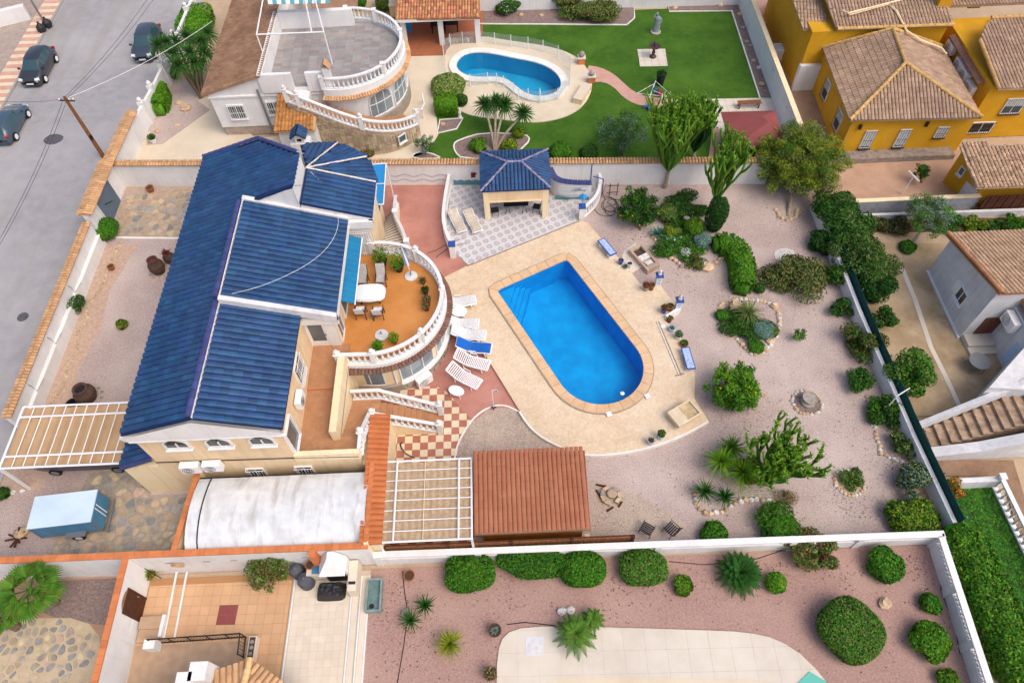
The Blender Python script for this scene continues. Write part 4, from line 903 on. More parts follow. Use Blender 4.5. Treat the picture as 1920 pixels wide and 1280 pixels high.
brick_coping(G0, (-15.75, 10.7), (-15.45, 14.6), 2.35); brick_coping(G0, (-6.98, 10.7), (-6.98, 14.6), 2.6, .2)
# tiled wall top beside it
TW = thing('tiled_wall', 'narrow wall running south from the villa stairs topped by one strip of orange roof tiles', 'wall', (-6.7, 14, 0))
b = MB(); b.box(-6.85, -6.35, 10.7, 17.2, 0, 2.35); b.build('wall', 'cream', TW)
b = MB(); b.add([(-7.25, 10.6, 2.62), (-6.3, 10.6, 2.38), (-6.3, 17.2, 2.38), (-7.25, 17.2, 2.62)], [(0, 1, 2, 3)]); b.box(-7.25, -6.3, 10.6, 17.2, 2.3, 2.36); cp = b.build('coping', 'terra_tile', TW)
me = barrel(.27, .95, .2, 5).mesh('coping_tile', mat('orange_ridge', 'bb6c3c', 'ac5f32', 2, rough=.6, rnd=.08))
for k in range(24):
	U = Vector((-.95, 0, .24)).normalized(); X = Vector((0, 1, 0)); N = X.cross(U); N = N if N.z > 0 else -N; X = U.cross(N); c = Vector((-6.28, 10.75 + k * .275, 2.39));
	piece(me, 'coping_tile', cp, Matrix(((X.x, U.x, N.x, c.x), (X.y, U.y, N.y, c.y), (X.z, U.z, N.z, c.z), (0, 0, 0, 1))))
# ================================================================ NORTH VILLA (white)
N0 = thing('white_villa', 'white villa with brown roof, grey round roof terrace and curved outside stair', 'house', (-14, 45, 0))
MB().prism([(-20.1, 42.0), (-12.0, 42.0), (-12.0, 49.2), (-16, 49.2), (-16, 56), (-20.1, 56)], .8, 3.6).build('wall', 'white', N0)
MB().prism([(-20.0, 42.08), (-12.0, 42.08), (-12.0, 49.1), (-16, 49.1), (-16, 56), (-20.0, 56)], 0, .8).build('stone_base', 'stone', N0)
MB().add([(-20.1, 42.0, 3.6), (-16.1, 42.0, 3.6), (-16.1, 42.0, 5.02), (-20.1, 42.0, 3.72)], [(0, 1, 2, 3)]).add([(-16.1, 41.98, 3.6), (-12.0, 41.98, 3.6), (-12.0, 41.98, 3.9), (-16.1, 41.98, 3.9)], [(0, 1, 2, 3)]).build('gable', 'white', N0)
MB().box(-20.2, -12.0, 41.9, 42.0, 3.3, 3.42).build('cornice', 'white', N0)
P = [(-20.5, 41.8, 3.66), (-16.1, 41.8, 5.0), (-16.1, 56, 5.0), (-20.5, 56, 3.66)]
b = MB(); roof_slab(b, P, .12); nr = b.build('roof', 'brown_tile', N0)
t = Tiles(nr, 'brown_tile', .24, .36, .3, n=4, limit=0); t.slope((-20.5, 56, 3.66), (-20.5, 41.8, 3.66), (1, 0, .305), P); t.finish()
MB().box(-16.3, -15.95, 41.85, 49.3, 3.6, 5.05).build('parapet', 'white', N0)
MB().box(-15.95, -14.05, 41.85, 42.1, 3.6, 5.0).build('parapet', 'white', N0); MB().box(-13.1, -12.0, 41.85, 42.1, 3.6, 5.0).build('parapet', 'white', N0)
MB().box(-15.95, -10.6, 49.0, 49.35, 3.6, 5.1).build('parapet', 'white', N0)
NC = Vector((-11.0, 45.6)); narc = lambda R, a0, a1, n: [(NC.x + R * math.cos(a), NC.y + R * math.sin(a)) for a in np.linspace(rad(a0), rad(a1), n)]
MB().prism([(-12.0, 42.0)] + narc(4.05, -104, 98, 44) + [(-12.0, 49.0)], .9, 3.7).build('round_wall', 'white', N0)
MB().prism([(-12.0, 41.9)] + narc(4.2, -104, 98, 44) + [(-12.0, 49.0)], 0, .95).build('round_base', 'stone', N0)
tf = MB().prism([(-15.95, 42.1), (-11.9, 42.0)] + narc(4.0, -100, 96, 40) + [(-11.5, 49.0), (-15.95, 49.0)], 3.7, 3.84).build('roof_terrace', 'slate_tile', N0)
tile_field(tf, [(-15.9, 42.15), (-11.9, 42.1)] + narc(3.95, -100, 96, 40) + [(-11.5, 48.95), (-15.9, 48.95)], .62, rad(1), 3.86, ['slate_tile', mat('slate_brown', '9a8f8a', '8f8580', 2, rough=.6, rnd=.12)], lambda i, j: (i * 7 + j * 3) % 4 == 0, 'terrace_tile', gap=.01, sy=.34)
MB().path(narc(4.2, -104, 92, 50), .25, 3.5, 4.02).build('terrace_curb', 'white', N0)
nk = MB().path(narc(4.25, -100, 90, 50), .2, 3.3, 3.5).build('tile_skirt', 'sand_tile', N0)
me = barrel(.2, .42, .4, 4).mesh('skirt_tile', 'sand_tile')
for a in np.arange(-104, 92, 2.5):
	a_ = rad(a); c = Vector((NC.x + 4.62 * math.cos(a_), NC.y + 4.62 * math.sin(a_), 3.34)); U = Vector((-math.cos(a_), -math.sin(a_), .4)).normalized(); E = Vector((-math.sin(a_), math.cos(a_), 0)); N = E.cross(U); N = N if N.z > 0 else -N; X = U.cross(N)
	piece(me, 'skirt_tile', nk, Matrix(((X.x, U.x, N.x, c.x), (X.y, U.y, N.y, c.y), (X.z, U.z, N.z, c.z), (0, 0, 0, 1))))
balustrade(N0, narc(4.15, -104, 92, 46), 4.0, 4.85, sp=.32, posts=(0, 14, 27, 38, 45), cap=None, ph=.06)
_TC = TC; _V = V0; TC = NC; V0 = N0
for am in (-52, -22, 8): tower_window(am, 13, 1.15, 3.0, .8, R=4.1)
TC = _TC; V0 = _V
window(N0, (-18.6, 41.98, 2.1), (1, 0), 1.05, 1.05, panes=2, bars='white_metal', glass='glass', out=(0, -1, 0))
window(N0, (-15.9, 41.98, 2.3), (1, 0), .9, 1.0, panes=2, bars='white_metal', glass='glass', out=(0, -1, 0))
MB().tube([(-16.6, 41.85, 0.2), (-16.6, 41.85, 3.9)], .08, 6).build('downpipe', 'metal_grey', N0)
# outside stair on a stone wall
so = smooth_poly([(-14.4, 40.7), (-12.4, 40.1), (-10.4, 39.5), (-8.6, 39.35), (-7.0, 40.0), (-6.0, 41.2)], 2, False); so = [tuple(p) for p in lerp_path(so, 22)]
si = [tuple(p) for p in lerp_path(smooth_poly([(-14.4, 41.95), (-12.6, 41.4), (-10.6, 41.2), (-9.2, 41.1), (-8.0, 41.6), (-7.2, 42.4)], 2, False), 22)]
zt = [3.65 - 2.75 * (k / 22) ** 1.0 for k in range(23)]
b = MB()
for k in range(22): b.prism([so[k], so[k + 1], si[k + 1], si[k]], 0, zt[k])
b.build('outside_stair', 'stair_tile', N0)
wl = MB().path(so, .25, 0, [z + .06 for z in zt]).build('stair_stone_wall', 'stone_tan', N0)
r_ = random.Random(4); b = MB()   # rubble stones on the curved wall, proud of the mortar
for k in range(22):
	A, B = Vector(so[k]), Vector(so[k + 1]); d = (B - A).normalized(); no = Vector((d.y, -d.x))
	z = .03
	while z < zt[k + 1] - .12:
		h = r_.uniform(.2, .38); n = 1 if r_.random() < .4 else 2
		for q in range(n):
			L = (B - A).length / n; c = A + d * (L * (q + .5)) + no * .13
			b.obox((c.x, c.y, z + h / 2), L * r_.uniform(.78, .94), .07, h * r_.uniform(.8, .92), math.atan2(d.y, d.x) + r_.uniform(-.03, .03))
		z += h
tag(b.build('wall_stone', 'stone_tan', wl), kind='stuff')
balustrade(N0, so, [z + .1 for z in zt], [z + .95 for z in zt], sp=.3, t=.2, posts=(0, 2, 12, 22), cap='ball')
MB().box(-14.3, -13.05, 41.0, 42.1, 0, 3.6).build('stair_landing', 'white', N0)
door(N0, (-12.4, 40.02, .0), (1, -.3), .8, 1.9, 'white', None, out=(-.29, -.957, 0)); window(N0, (-7.05, 39.75, 1.0), (.72, .7), .55, .5, panes=1, out=(.6, -.8, 0))
# small tiled porch
b = MB(); b.box(-15.2, -12.75, 39.1, 41.9, 0, 2.75); b.build('porch_wall', 'white', N0)
P = [(-15.4, 38.9, 2.7), (-12.6, 38.9, 2.7), (-12.6, 41.2, 3.2), (-13.9, 41.2, 3.2), (-13.9, 42, 3.4), (-15.4, 42, 3.4)]
b = MB(); roof_slab(b, P, .1); pr_ = b.build('porch_roof', 'sand_tile', N0); t = Tiles(pr_, mat('porch_tile', 'b98248', '9a6a3c', 3, rough=.8, rnd=.15), .24, .4, .4); t.slope((-15.4, 38.9, 2.7), (-12.6, 38.9, 2.7), (0, 1, .22), P); t.finish()
# white chimney on the terrace, with a small tiled hat
MB().box(-11.75, -11.3, 41.45, 41.9, 3.4, 5.55).build('chimney', 'white', N0); b = MB(); b.add([(-11.85, 41.35, 5.55), (-11.52, 41.35, 6.0), (-11.52, 42.0, 6.0), (-11.85, 42.0, 5.55)], [(0, 1, 2, 3)]).add([(-11.2, 41.35, 5.55), (-11.2, 42.0, 5.55), (-11.52, 42.0, 6.0), (-11.52, 41.35, 6.0)], [(0, 1, 2, 3)]).build('chimney_hat', 'sand_tile', N0)
b = MB(); q = [at(*p, 6.3) for p in ((481, 65), (607, 60), (580, -40), (500, -40))]
for a_, c_ in ((0, 1), (1, 2), (0, 3)): b.tube([q[a_], q[c_]], .05, 5)
b.tube([q[0].lerp(q[1], .82), q[3].lerp(q[2], .8)], .05, 5)
for p_ in (q[0], q[1]): b.tube([p_, (p_.x, p_.y, 3.85)], .05, 5)
b.build('awning_frame', 'white_metal', N0)
aq = [at(*p, 6.2) for p in ((500, -8), (620, -12), (618, 6), (503, 8))]
for k in range(14):
	f0, f1 = k / 14, (k + 1) / 14; A, B, C_, D_ = (aq[3].lerp(aq[2], f0), aq[3].lerp(aq[2], f1), aq[0].lerp(aq[1], f1), aq[0].lerp(aq[1], f0)); MB().slab([A, B, C_, D_], .03).build('awning_stripe', ('cloth_white', mat('stripe_teal', '5f9aa8', rough=.8))[k % 2] if k < 2 else ('cloth_white', 'stripe_teal')[k % 2], N0)
b = MB(); roof_slab(b, [(-14, 51.6, 3.8), (-10.6, 51.2, 3.8), (-10.6, 56, 4.8), (-16, 56, 4.8)], .1); b.build('back_roof', 'brown_tile', N0)
CH = thing('chimney', 'white boundary chimney with a small blue tiled gable hat in front of the tiled porch', 'chimney', (-13.35, 37.65, 0))
MB().box(-14.0, -12.75, 37.3, 38.1, 0, 2.9).box(-13.65, -13.05, 37.4, 38.0, 2.9, 3.5).build('stack', 'white', CH)
MB().box(-13.5, -13.2, 37.395, 37.4, 3.05, 3.25).build('vent', 'black', CH)
b = MB();
for sx in (-1, 1): b.slab([(-13.35 + sx * .5, 37.2, 3.4), (-13.35 + sx * .5, 38.2, 3.4), (-13.35, 38.2, 3.85), (-13.35, 37.2, 3.85)], .06)
ch = b.build('hat', 'roof_gap', CH); t = Tiles(ch, 'blue_tile', .2, .32, .35)
for sx in (-1, 1): t.slope((-13.35 + sx * .5, 37.2, 3.4), (-13.35 + sx * .5, 38.2, 3.4), (-sx, 0, .9), [(-13.35 + sx * .5, 37.2, 3.4), (-13.35 + sx * .5, 38.2, 3.4), (-13.35, 38.2, 3.85), (-13.35, 37.2, 3.85)])
t.finish()
# ================================================================ PAVILION
A0 = thing('pavilion', 'open garden pavilion with mottled terracotta roof and white columns by the kidney pool', 'pavilion', (-4.6, 53.5, 0))
P = [(-7.9, 51.35, 2.75), (-1.35, 51.15, 2.75), (-1.35, 57, 4.0), (-7.9, 57, 4.0)]; b = MB(); roof_slab(b, P, .12); pr_ = b.build('roof', 'mixed_tile', A0)
t = Tiles(pr_, 'mixed_tile', .22, .4, .4, n=4, limit=0); t.slope((-7.9, 51.35, 2.75), (-1.35, 51.15, 2.75), (0, 1, .22), P); t.finish()
MB().box(-7.9, -1.4, 51.3, 51.45, 2.5, 2.72).build('beam', 'white', A0)
for x in (-7.5, -4.55, -1.65): MB().box(x - .2, x + .2, 51.9, 52.3, 0, 2.7).build('column', 'white', A0)
MB().box(-7.9, -1.4, 56.5, 56.8, 0, 3.8).build('back_wall', 'white', A0)
b = MB()
for k in range(8): b.obox((-4.25 + k * .3 + .15, 52.15, .3 + .15 * (k % 2)), .27, .35, .3, .1 * k)
for k in range(7): b.obox((-4.1 + k * .33, 52.1, .68), .25, .3, .22, .2 * k)
MB().box(-4.35, -1.85, 52.0, 52.28, .07, .2).build('stone_parapet', 'stone', A0)
for k in range(9): MB().obox((-4.2 + k * .28, 52.14, .32), .25, .3, .22, .1 * k).build('parapet_stone', random.choice(('white_rock', 'rock', 'grey_rock')), A0)
# ================================================================ YELLOW HOUSE
Y0 = thing('yellow_house', 'big ochre yellow house with hipped brown tiled roofs at the top right', 'house', (27, 42, 0))
MB().prism([(22.95, 37.2), (31.1, 37.1), (31.1, 44.6), (23.2, 44.6)], 0, 3.25).build('wall', 'ochre', Y0)
MB().prism([(31.9, 38.4), (37, 38.4), (37, 46), (31.9, 46)], 0, 4.25).build('wing_wall', 'ochre', Y0)
MB().prism([(21.8, 44.6), (31.2, 44.6), (31.2, 54), (21.8, 54)], 0, 4.6).build('upper_wall', 'ochre', Y0)
e = [(22.5, 36.8, 3.3), (30.95, 36.5, 3.3), (31.2, 44.2, 3.3), (22.95, 44.7, 3.3)]; r0, r1 = (26.5, 40.1, 5.0), (26.95, 43.9, 5.0)
b = MB()
FS = [e[0], e[1], r0]; FE = [e[1], e[2], r1, r0]; FW = [e[3], e[0], r0, r1]; FN = [e[2], e[3], r1]
for P in (FS, FE, FW, FN): roof_slab(b, P, .1)
N1 = [(23.3, 44.3, 4.9), (31.4, 44.3, 4.9), (31.2, 50.5, 6.6), (22.6, 50.5, 6.6)]; N2 = [(21.4, 45.3, 4.4), (23.3, 45.0, 4.4), (22.9, 52, 5.8), (20.9, 52, 5.8)]; E1 = [(32.1, 38.0, 4.3), (37.2, 38.0, 4.3), (37.2, 43.9, 5.5), (33.4, 43.9, 5.5), (32.1, 42, 5.1)]; E2 = [(31.6, 46, 5.2), (38, 46, 5.2), (38, 54, 6), (31.6, 54, 6)]
for P in (N1, N2, E1, E2): roof_slab(b, P, .12)
yr = b.build('roof', 'yellow_roof', Y0); t = Tiles(yr, 'yellow_roof', .23, .36, .3, n=4)
t.slope(e[0], e[1], (0, 1, .5), FS); t.slope(e[1], e[2], (-1, 0, .39), FE); t.slope(e[3], e[0], (1, 0, .43), FW)
t.slope(N1[0], N1[1], (0, 1, .27), N1); t.slope(N2[0], N2[1], (0, 1, .2), N2); t.slope(E1[0], E1[1], (0, 1, .2), E1); t.slope(E2[0], E2[1], (0, 1, .1), E2); t.finish()
for A, B in ((e[0], r0), (e[1], r0), (r0, r1), (e[3], r1), (r1, e[2]), (N1[0], (31.3, 44.2, 4.9)), (E1[0], E1[4]), (E1[3], E1[2])):
	ridge(yr, Vector(A) + Vector((0, 0, .05)), Vector(B) + Vector((0, 0, .05)), mat('ridge_gold', 'c9a468', 'b58e54', 3, rough=.8, rnd=.1), .26, .45)
for P0, P1 in (((22.9, 44.3, 4.75), (31.2, 44.3, 4.75)), ((21.2, 45.1, 4.25), (23.3, 44.8, 4.25))): pass
MB().tube([tuple(at(*p, 5.6)) for p in ((1690, 0), (1590, 25), (1580, 20))], .06, 5).build('pipe', 'cream', Y0)
MB().tube([tuple(at(px, py, z)) for px, py, z in ((1592, 28, 5.4), (1665, 8, 5.5), (1680, 20, 5.4), (1700, 58, 4.9), (1725, 75, 4.5), (1765, 90, 3.9), (1775, 102, 3.6))], .07, 5).build('pipe', 'cream', Y0)
for c in ((31.0, 46.2), (34.5, 48.0)):
	o = MB().box(c[0] - .45, c[0] + .45, c[1] - .45, c[1] + .45, 4, 7.4).build('chimney', 'ochre', Y0); MB().box(c[0] - .48, c[0] + .48, c[1] - .48, c[1] + .48, 7.4, 7.55).build('cap', 'mixed_tile', o)
	for k in range(3): MB().box(c[0] - .3 + k * .25, c[0] - .2 + k * .25, c[1] - .462, c[1] - .45, 6.9, 7.2).build('vent', 'black', o)
for x, w_, h_, z in ((24.55, .62, 1.35, 1.35), (26.85, .62, 1.35, 1.35), (29.3, .62, .75, 1.75)): window(Y0, (x, 37.19 - (x - 22.95) * .0123, z), (1, -.0123), w_, h_, panes=1, bars=1, shutter=.92, sill='wood_dark', frame='white', out=(0, -1, 0))
window(Y0, (34.2, 38.39, 2.6), (1, 0), 1.2, 1.1, panes=2, bars=1, shutter=.5, out=(0, -1, 0), sill='wood_dark')
window(Y0, (32.9, 38.39, .9), (1, 0), 1.5, .8, panes=2, bars=1, out=(0, -1, 0), sill=False, glass='glass_dark')
for y in (42.2, 38.9): window(Y0, (22.94 + (y - 37.2) * .0338, y, 1.6), (0, -1), .8, 1.3, panes=1, bars=1, shutter=.5, out=(-1, 0, 0), sill=False)
for x in (23.6, 28.0): MB().obox((x, 37.08, 2.45), .14, .16, .28).lathe([(.05, 0), (.12, .08), (.02, .18)], (x, 37.06, 2.55), 6).build('wall_lamp', 'iron', Y0)
for y, z in ((43.8, 3.5), (42.0, 3.3), (41.0, 3.25), (39.9, 3.0)): ac_unit(Y0, (31.9, y, z), (0, -1), out=(-1, 0, 0), s=1.15)
b = MB(); b.slab([(31.9, 39.2, 4.0), (31.9, 44.4, 4.15), (31.5, 44.4, 4.0), (31.5, 39.2, 3.85)], .07); b.build('eyebrow_roof', 'dark_ridge', Y0)
MB().box(21.7, 23.3, 44.3, 44.7, 0, 2.1).build('white_door_wall', 'white', Y0)
b = MB(); q = [at(*p, 4.6) for p in ((1865, 33), (1935, 33), (1935, 55), (1850, 55))]
b.tube([q[0], q[1]], .12, 6); b.tube([q[0], q[3]], .05, 5); b.tube([q[0].lerp(q[1], .4), q[3].lerp(q[2], .6)], .05, 5); b.build('terrace_frame', 'white_metal', Y0)
# low white plinth and wall in front of it
MB().box(22.4, 30.6, 36.3, 37.15, 0, .42).build('plinth', mat('plinth_stone', '9d8f84', '7c7068', 3, rough=.9), Y0)
X0 = thing('yellow_outbuilding', 'small ochre outbuilding with a mottled pale and dark tiled roof beside the block wall', 'outbuilding', (30.8, 32.3, 0))
MB().prism([(29.1, 34.2), (29.9, 31.9), (35, 31.9), (35, 34.4)], 0, 2.6).build('wall', 'ochre', X0)
P = [(28.9, 34.4, 2.95), (36, 34.2, 2.95), (36, 30.9, 2.55), (28.75, 31.0, 2.55)]; b = MB(); roof_slab(b, list(reversed(P)), .1); xr = b.build('roof', 'mottled_tile', X0)
t = Tiles(xr, 'mottled_tile', .24, .4, .42, n=4, limit=300); t.slope(P[3], P[2], (0, 1, .12), P); t.finish()
door(X0, (29.72, 32.4, 0), (.33, -.94), .8, 1.25, 'white_metal', None, out=(-.94, -.33, 0)); window(X0, (29.35, 33.5, 1.6), (.33, -.94), .3, .5, panes=1, out=(-.94, -.33, 0))
# ================================================================ WHITE HOUSE AND STAIR BUILDING ON THE RIGHT
R0 = thing('white_house', 'peeling white house with pale orange tiled roof at the right edge', 'house', (29, 24, 0))
MB().add([(25.4, 21.85, 0), (25.4, 26.7, 0), (25.4, 26.7, 3.0), (25.4, 21.85, 4.35), (34, 21.85, 0), (34, 26.7, 0), (34, 26.7, 3.0), (34, 21.85, 4.35)], [(0, 3, 2, 1), (0, 4, 7, 3), (4, 5, 6, 7), (1, 2, 6, 5)]).build('wall', 'white_dirty', R0)
P = [(25.15, 27.0, 3.05), (25.15, 21.5, 4.5), (34, 21.5, 4.5), (34, 27.0, 3.05)]; b = MB(); roof_slab(b, P, .1); rr = b.build('roof', 'terra_tile', R0)
t = Tiles(rr, mat('pale_terra', 'c0a082', 'a58669', 3, rough=.85, rnd=.14), .23, .38, .36); t.slope(P[3], P[0], (0, -1, .263), P); t.finish()
ridge(rr, (25.25, 27, 3.12), (25.25, 21.5, 4.57), 'terra_tile', .25, .45)
window(R0, (25.38, 23.55, 1.7), (0, -1), .75, .8, panes=2, out=(-1, 0, 0), glass='glass_dark'); MB().box(25.3, 25.4, 23.9, 24.4, 1.35, 2.1).build('shutter', 'white', R0)
MB().box(26.0, 27.0, 21.78, 21.85, .45, 1.9).build('brick_door', mat('old_brick', '7a4a3a', '5f3a2e', 6, rough=.9, bump=.3, grain=.2, gscale=9), R0)
for k in range(2): MB().box(25.5, 27.1, 20.6 + .45 * k, 21.85, .18 * k, .18 * (k + 1)).build('step', 'pale_concrete', R0)
MB().box(25.28, 25.42, 21.8, 26.7, 0, .12).build('foot_strip', 'white', R0)
b = MB(); b.box(27.0, 34, 17.6, 21.85, 0, 2.9); b.build('annex_wall', 'white_dirty', R0); P = [(27.0, 18.9, 2.95), (34, 18.9, 2.95), (34, 21.8, 3.5), (27.0, 21.8, 3.5)]; b = MB(); roof_slab(b, P, .1); ar = b.build('annex_roof', 'terra_tile', R0); t = Tiles(ar, 'terra_tile', .24, .38, .4); t.slope(P[0], P[1], (0, 1, .19), P); t.finish()
ac_unit(R0, (27.0, 21.2, 2.4), (0, -1), out=(-1, 0, 0), s=1.2); MB().box(26.93, 27.0, 19.2, 20.2, .4, 1.9).build('blue_door', mat('pale_blue', 'a9c4dc', rough=.6), R0)
K0 = thing('stair_block', 'white stepped block with stone stairs climbing to the right beside the green netting', 'stair', (24, 15.5, 0))
ang = rad(4)
b = MB(); stair = []
for k in range(13):
	x = 20.75 + k * .46; b.box(x, x + .46 + .02, 15.0 + k * .045, 16.05 + k * .11, 0, .17 + k * .17)
b.build('step', mat('worn_step', 'b39a80', '8a7260', 3, c3='6b584a', scale3=2, fac3=.5, rough=.9), K0)
MB().add([(20.6, 14.45, 0), (33, 14.45, 0), (33, 14.45, 3.6), (26.6, 14.45, 2.4), (23.2, 14.45, .95), (20.6, 14.45, .45), (20.6, 14.98, 0), (33, 14.98, 0), (33, 14.98, 3.6), (26.6, 14.98, 2.4), (23.2, 14.98, .95), (20.6, 14.98, .45)], [(0, 1, 2, 3, 4, 5), (11, 10, 9, 8, 7, 6), (5, 4, 10, 11), (4, 3, 9, 10), (3, 2, 8, 9), (0, 5, 11, 6)]).build('side_wall', 'white_dirty', K0)
MB().add([(20.7, 16.05, 0), (26.8, 17.5, 0), (26.8, 17.5, 3.0), (20.7, 16.05, .75), (20.7, 16.3, 0), (26.8, 17.8, 0), (26.8, 17.8, 3.0), (20.7, 16.3, .75)], [(0, 1, 2, 3), (7, 6, 5, 4), (3, 2, 6, 7), (0, 3, 7, 4), (1, 5, 6, 2)]).build('side_wall', 'white_dirty', K0)
b = MB(); b.prism([(23.9, 17.2), (27.2, 19.9), (34, 19.9), (34, 14.98), (26.6, 14.98), (26.2, 16.9)], 0, 2.5); b.build('upper_block', 'white_dirty', K0)
MB().obox((25.0, 17.95, .75), 1.15, .06, .75, rad(39)).build('vent_opening', 'black', K0)
g = MB()
for k in range(4): c = Vector((24.62 + k * .25, 17.58 + k * .205, 0)); g.tube([(c.x, c.y, .4), (c.x + .35, c.y + .28, 1.1)], .018, 4)
g.build('vent_grille', 'metal_grey', K0)
B0 = thing('low_balustrade', 'white low balustrade with a corner post around the lush lawn at the right edge', 'balustrade', (23.6, 12, 0))
MB().box(21.1, 23.7, 12.9, 13.15, 0, .8).build('low_wall', 'white_dirty', B0)
balustrade(B0, [(23.65, 13.05), (23.75, 10.0), (23.9, 5)], .05, .95, sp=.32, t=.22, posts=(0,), cap=None)
# ================================================================ GAZEBO
Z0 = thing('gazebo', 'square poolside gazebo with a blue hipped tile roof and cream beams on the tiled patio', 'gazebo', (.65, 34.2, 0))
e = [(-1.55, 32.42, 2.68), (2.83, 32.42, 2.68), (2.88, 36.0, 2.68), (-1.55, 36.05, 2.68)]; r0, r1 = (.2, 34.05, 3.5), (1.05, 34.05, 3.5)
F_ = [[e[0], e[1], r1, r0], [e[1], e[2], r1], [e[2], e[3], r0, r1], [e[3], e[0], r0]]; b = MB()
for P in F_: roof_slab(b, P, .08)
zr = b.build('roof', 'roof_gap', Z0); t = Tiles(zr, 'blue_tile', .235, .4, .3)
t.slope(e[0], e[1], (0, 1, .5), F_[0]); t.slope(e[1], e[2], (-1, 0, .46), F_[1]); t.slope(e[2], e[3], (0, -1, .42), F_[2]); t.slope(e[3], e[0], (1, 0, .47), F_[3]); t.finish()
for A, B in ((e[0], r0), (e[1], r1), (e[2], r1), (e[3], r0), (r0, r1)): ridge(zr, Vector(A) + Vector((0, 0, .03)), Vector(B) + Vector((0, 0, .03)), mat('ridge_pale', '9a8f9a', '5f628f', 6, rough=.6, rnd=.2), .17, .34)
for x, y in ((-1.22, 32.72), (2.5, 32.72), (-1.22, 35.75), (2.5, 35.75)): MB().box(x - .18, x + .18, y - .18, y + .18, 0, 2.6).build('column', 'cream', Z0)
MB().box(-1.42, 2.72, 32.56, 32.72, 1.65, 2.58).build('beam', 'peach', Z0); MB().box(-1.5, 2.78, 32.5, 32.58, 2.52, 2.62).build('beam_trim', 'cream', Z0); MB().box(-1.04, 2.32, 32.52, 32.58, 1.58, 1.68).build('beam_trim', 'cream', Z0)
for x in (-1.3, 2.58): MB().box(x - .08, x + .08, 32.8, 35.8, 2.1, 2.58).build('beam', 'cream', Z0)
MB().box(-1.3, 2.58, 35.7, 35.86, 2.1, 2.58).build('beam', 'cream', Z0)
# ================================================================ SHED, PERGOLAS, HUT
D0 = thing('garden_shed', 'wooden garden shed with a broad terracotta tile-effect roof by the south wall', 'shed', (.55, 12.8, 0))
MB().box(-1.75, 2.95, 11.25, 14.4, 0, 2.1).build('wall', 'hut_wood', D0)
P = [(-2.1, 10.95, 2.2), (3.22, 10.95, 2.2), (3.28, 14.72, 2.5), (-2.12, 14.78, 2.5)]; b = MB(); roof_slab(b, P, .08); dr = b.build('roof', mat('shed_gap', '7d452c', rough=.7), D0)
t = Tiles(dr, 'shed_roof', .222, .395, .17, n=5); t.slope(P[0], P[1], (0, 1, .08), P, jitter=.003); t.finish()
MB().box(-2.1, 3.24, 10.9, 10.96, 2.08, 2.24).build('fascia', 'brown_tile', D0); MB().box(3.05, 3.3, 10.98, 11.2, .0, .75).build('socket_post', 'cream', D0)
def canvas(parent, x0, x1, y0, y1, z, n, m, along='x', amp=.02):
	b = MB(); N = n * 4
	for k in range(N):
		if along == 'x': xa, xb = x0 + (x1 - x0) * k / N, x0 + (x1 - x0) * (k + 1) / N; za, zb = z + amp * math.sin(k * math.pi / 2), z + amp * math.sin((k + 1) * math.pi / 2); b.add([(xa, y0, za), (xb, y0, zb), (xb, y1, zb), (xa, y1, za)], [(0, 1, 2, 3)])
	return b.build('canvas', m, parent)
Q0 = thing('pergola', 'white metal pergola with a beige striped canvas between the tiled wall and the shed', 'pergola', (-4.3, 12.6, 0))
x0, x1, y0, y1, z = -6.42, -2.22, 10.7, 14.66, 2.3
canvas(Q0, x0 + .05, x1 - .05, y0 + .05, y1 - .05, z - .1, 13, mat('canvas_stripe', 'cdb698', 'b89d7e', 5, rough=.85, trans=.3), amp=.015)
for a_, c_ in (((x0, y0), (x1, y0)), ((x0, y1), (x1, y1)), ((x0, y0), (x0, y1)), ((x1, y0), (x1, y1))): MB().tube([(*a_, z), (*c_, z)], .05, 5).build('beam', 'white_metal', Q0)
for x in (x0 + .62, x1 - .6): MB().tube([(x, y0, z + .06), (x, y1, z + .06)], .045, 5).build('beam', 'white_metal', Q0)
MB().tube([(-4.45, y0, z + .02), (-4.45, y1, z + .02)], .02, 4).build('beam', 'cream', Q0)
for k in range(1, 8): MB().tube([(x0, y0 + (y1 - y0) * k / 8, z), (x1, y0 + (y1 - y0) * k / 8, z)], .028, 4).build('rafter', 'white_metal', Q0)
for x, y in ((x0, y0), (x1, y0), (x0, y1), (x1, y1)): MB().box(x - .05, x + .05, y - .05, y + .05, 0, z).build('post', 'white_metal', Q0)
C0 = thing('carport', 'white metal carport with a peach canvas beside the road wall over a dark van', 'carport', (-22.4, 16.8, 0))
x0, x1, y0, y1, z = -25.2, -19.2, 15.1, 18.5, 2.5
canvas(C0, x0 + .05, x1 - .05, y0 + .05, y1 - .05, z - .08, 12, 'canvas', amp=.02)
for a_, c_ in (((x0, y0), (x1, y0)), ((x0, y1), (x1, y1)), ((x0, y0), (x0, y1)), ((x0, y1 - .6), (x1, y1 - .6)), ((x0, y0 + .62), (x1, y0 + .62))): MB().tube([(*a_, z + .03), (*c_, z + .03)], .055, 5).build('beam', 'white_metal', C0)
for k in range(1, 11): x = x0 + (x1 - x0) * k / 11; MB().tube([(x, y0, z - .02), (x, y1, z - .02)], .03, 4).build('rafter', 'white_metal', C0)
for x, y in ((x0, y0), (x0, y1), (x1, y1)): MB().box(x - .06, x + .06, y - .06, y + .06, 0, z).build('post', 'white_metal', C0)
H0 = thing('garden_hut', 'wooden playhouse hut with a plain maroon roof in the north garden', 'hut', (16.7, 37.9, 0))
MB().box(15.6, 18.2, 36.9, 39.3, 0, 2.0).build('wall', 'hut_wood', H0)
b = MB(); e = [(15.0, 36.2, 2.0), (18.5, 36.1, 2.0), (18.7, 39.6, 2.1), (15.0, 39.7, 2.1)]; rr0, rr1 = (17.6, 37.6, 2.75), (17.3, 38.3, 2.75)
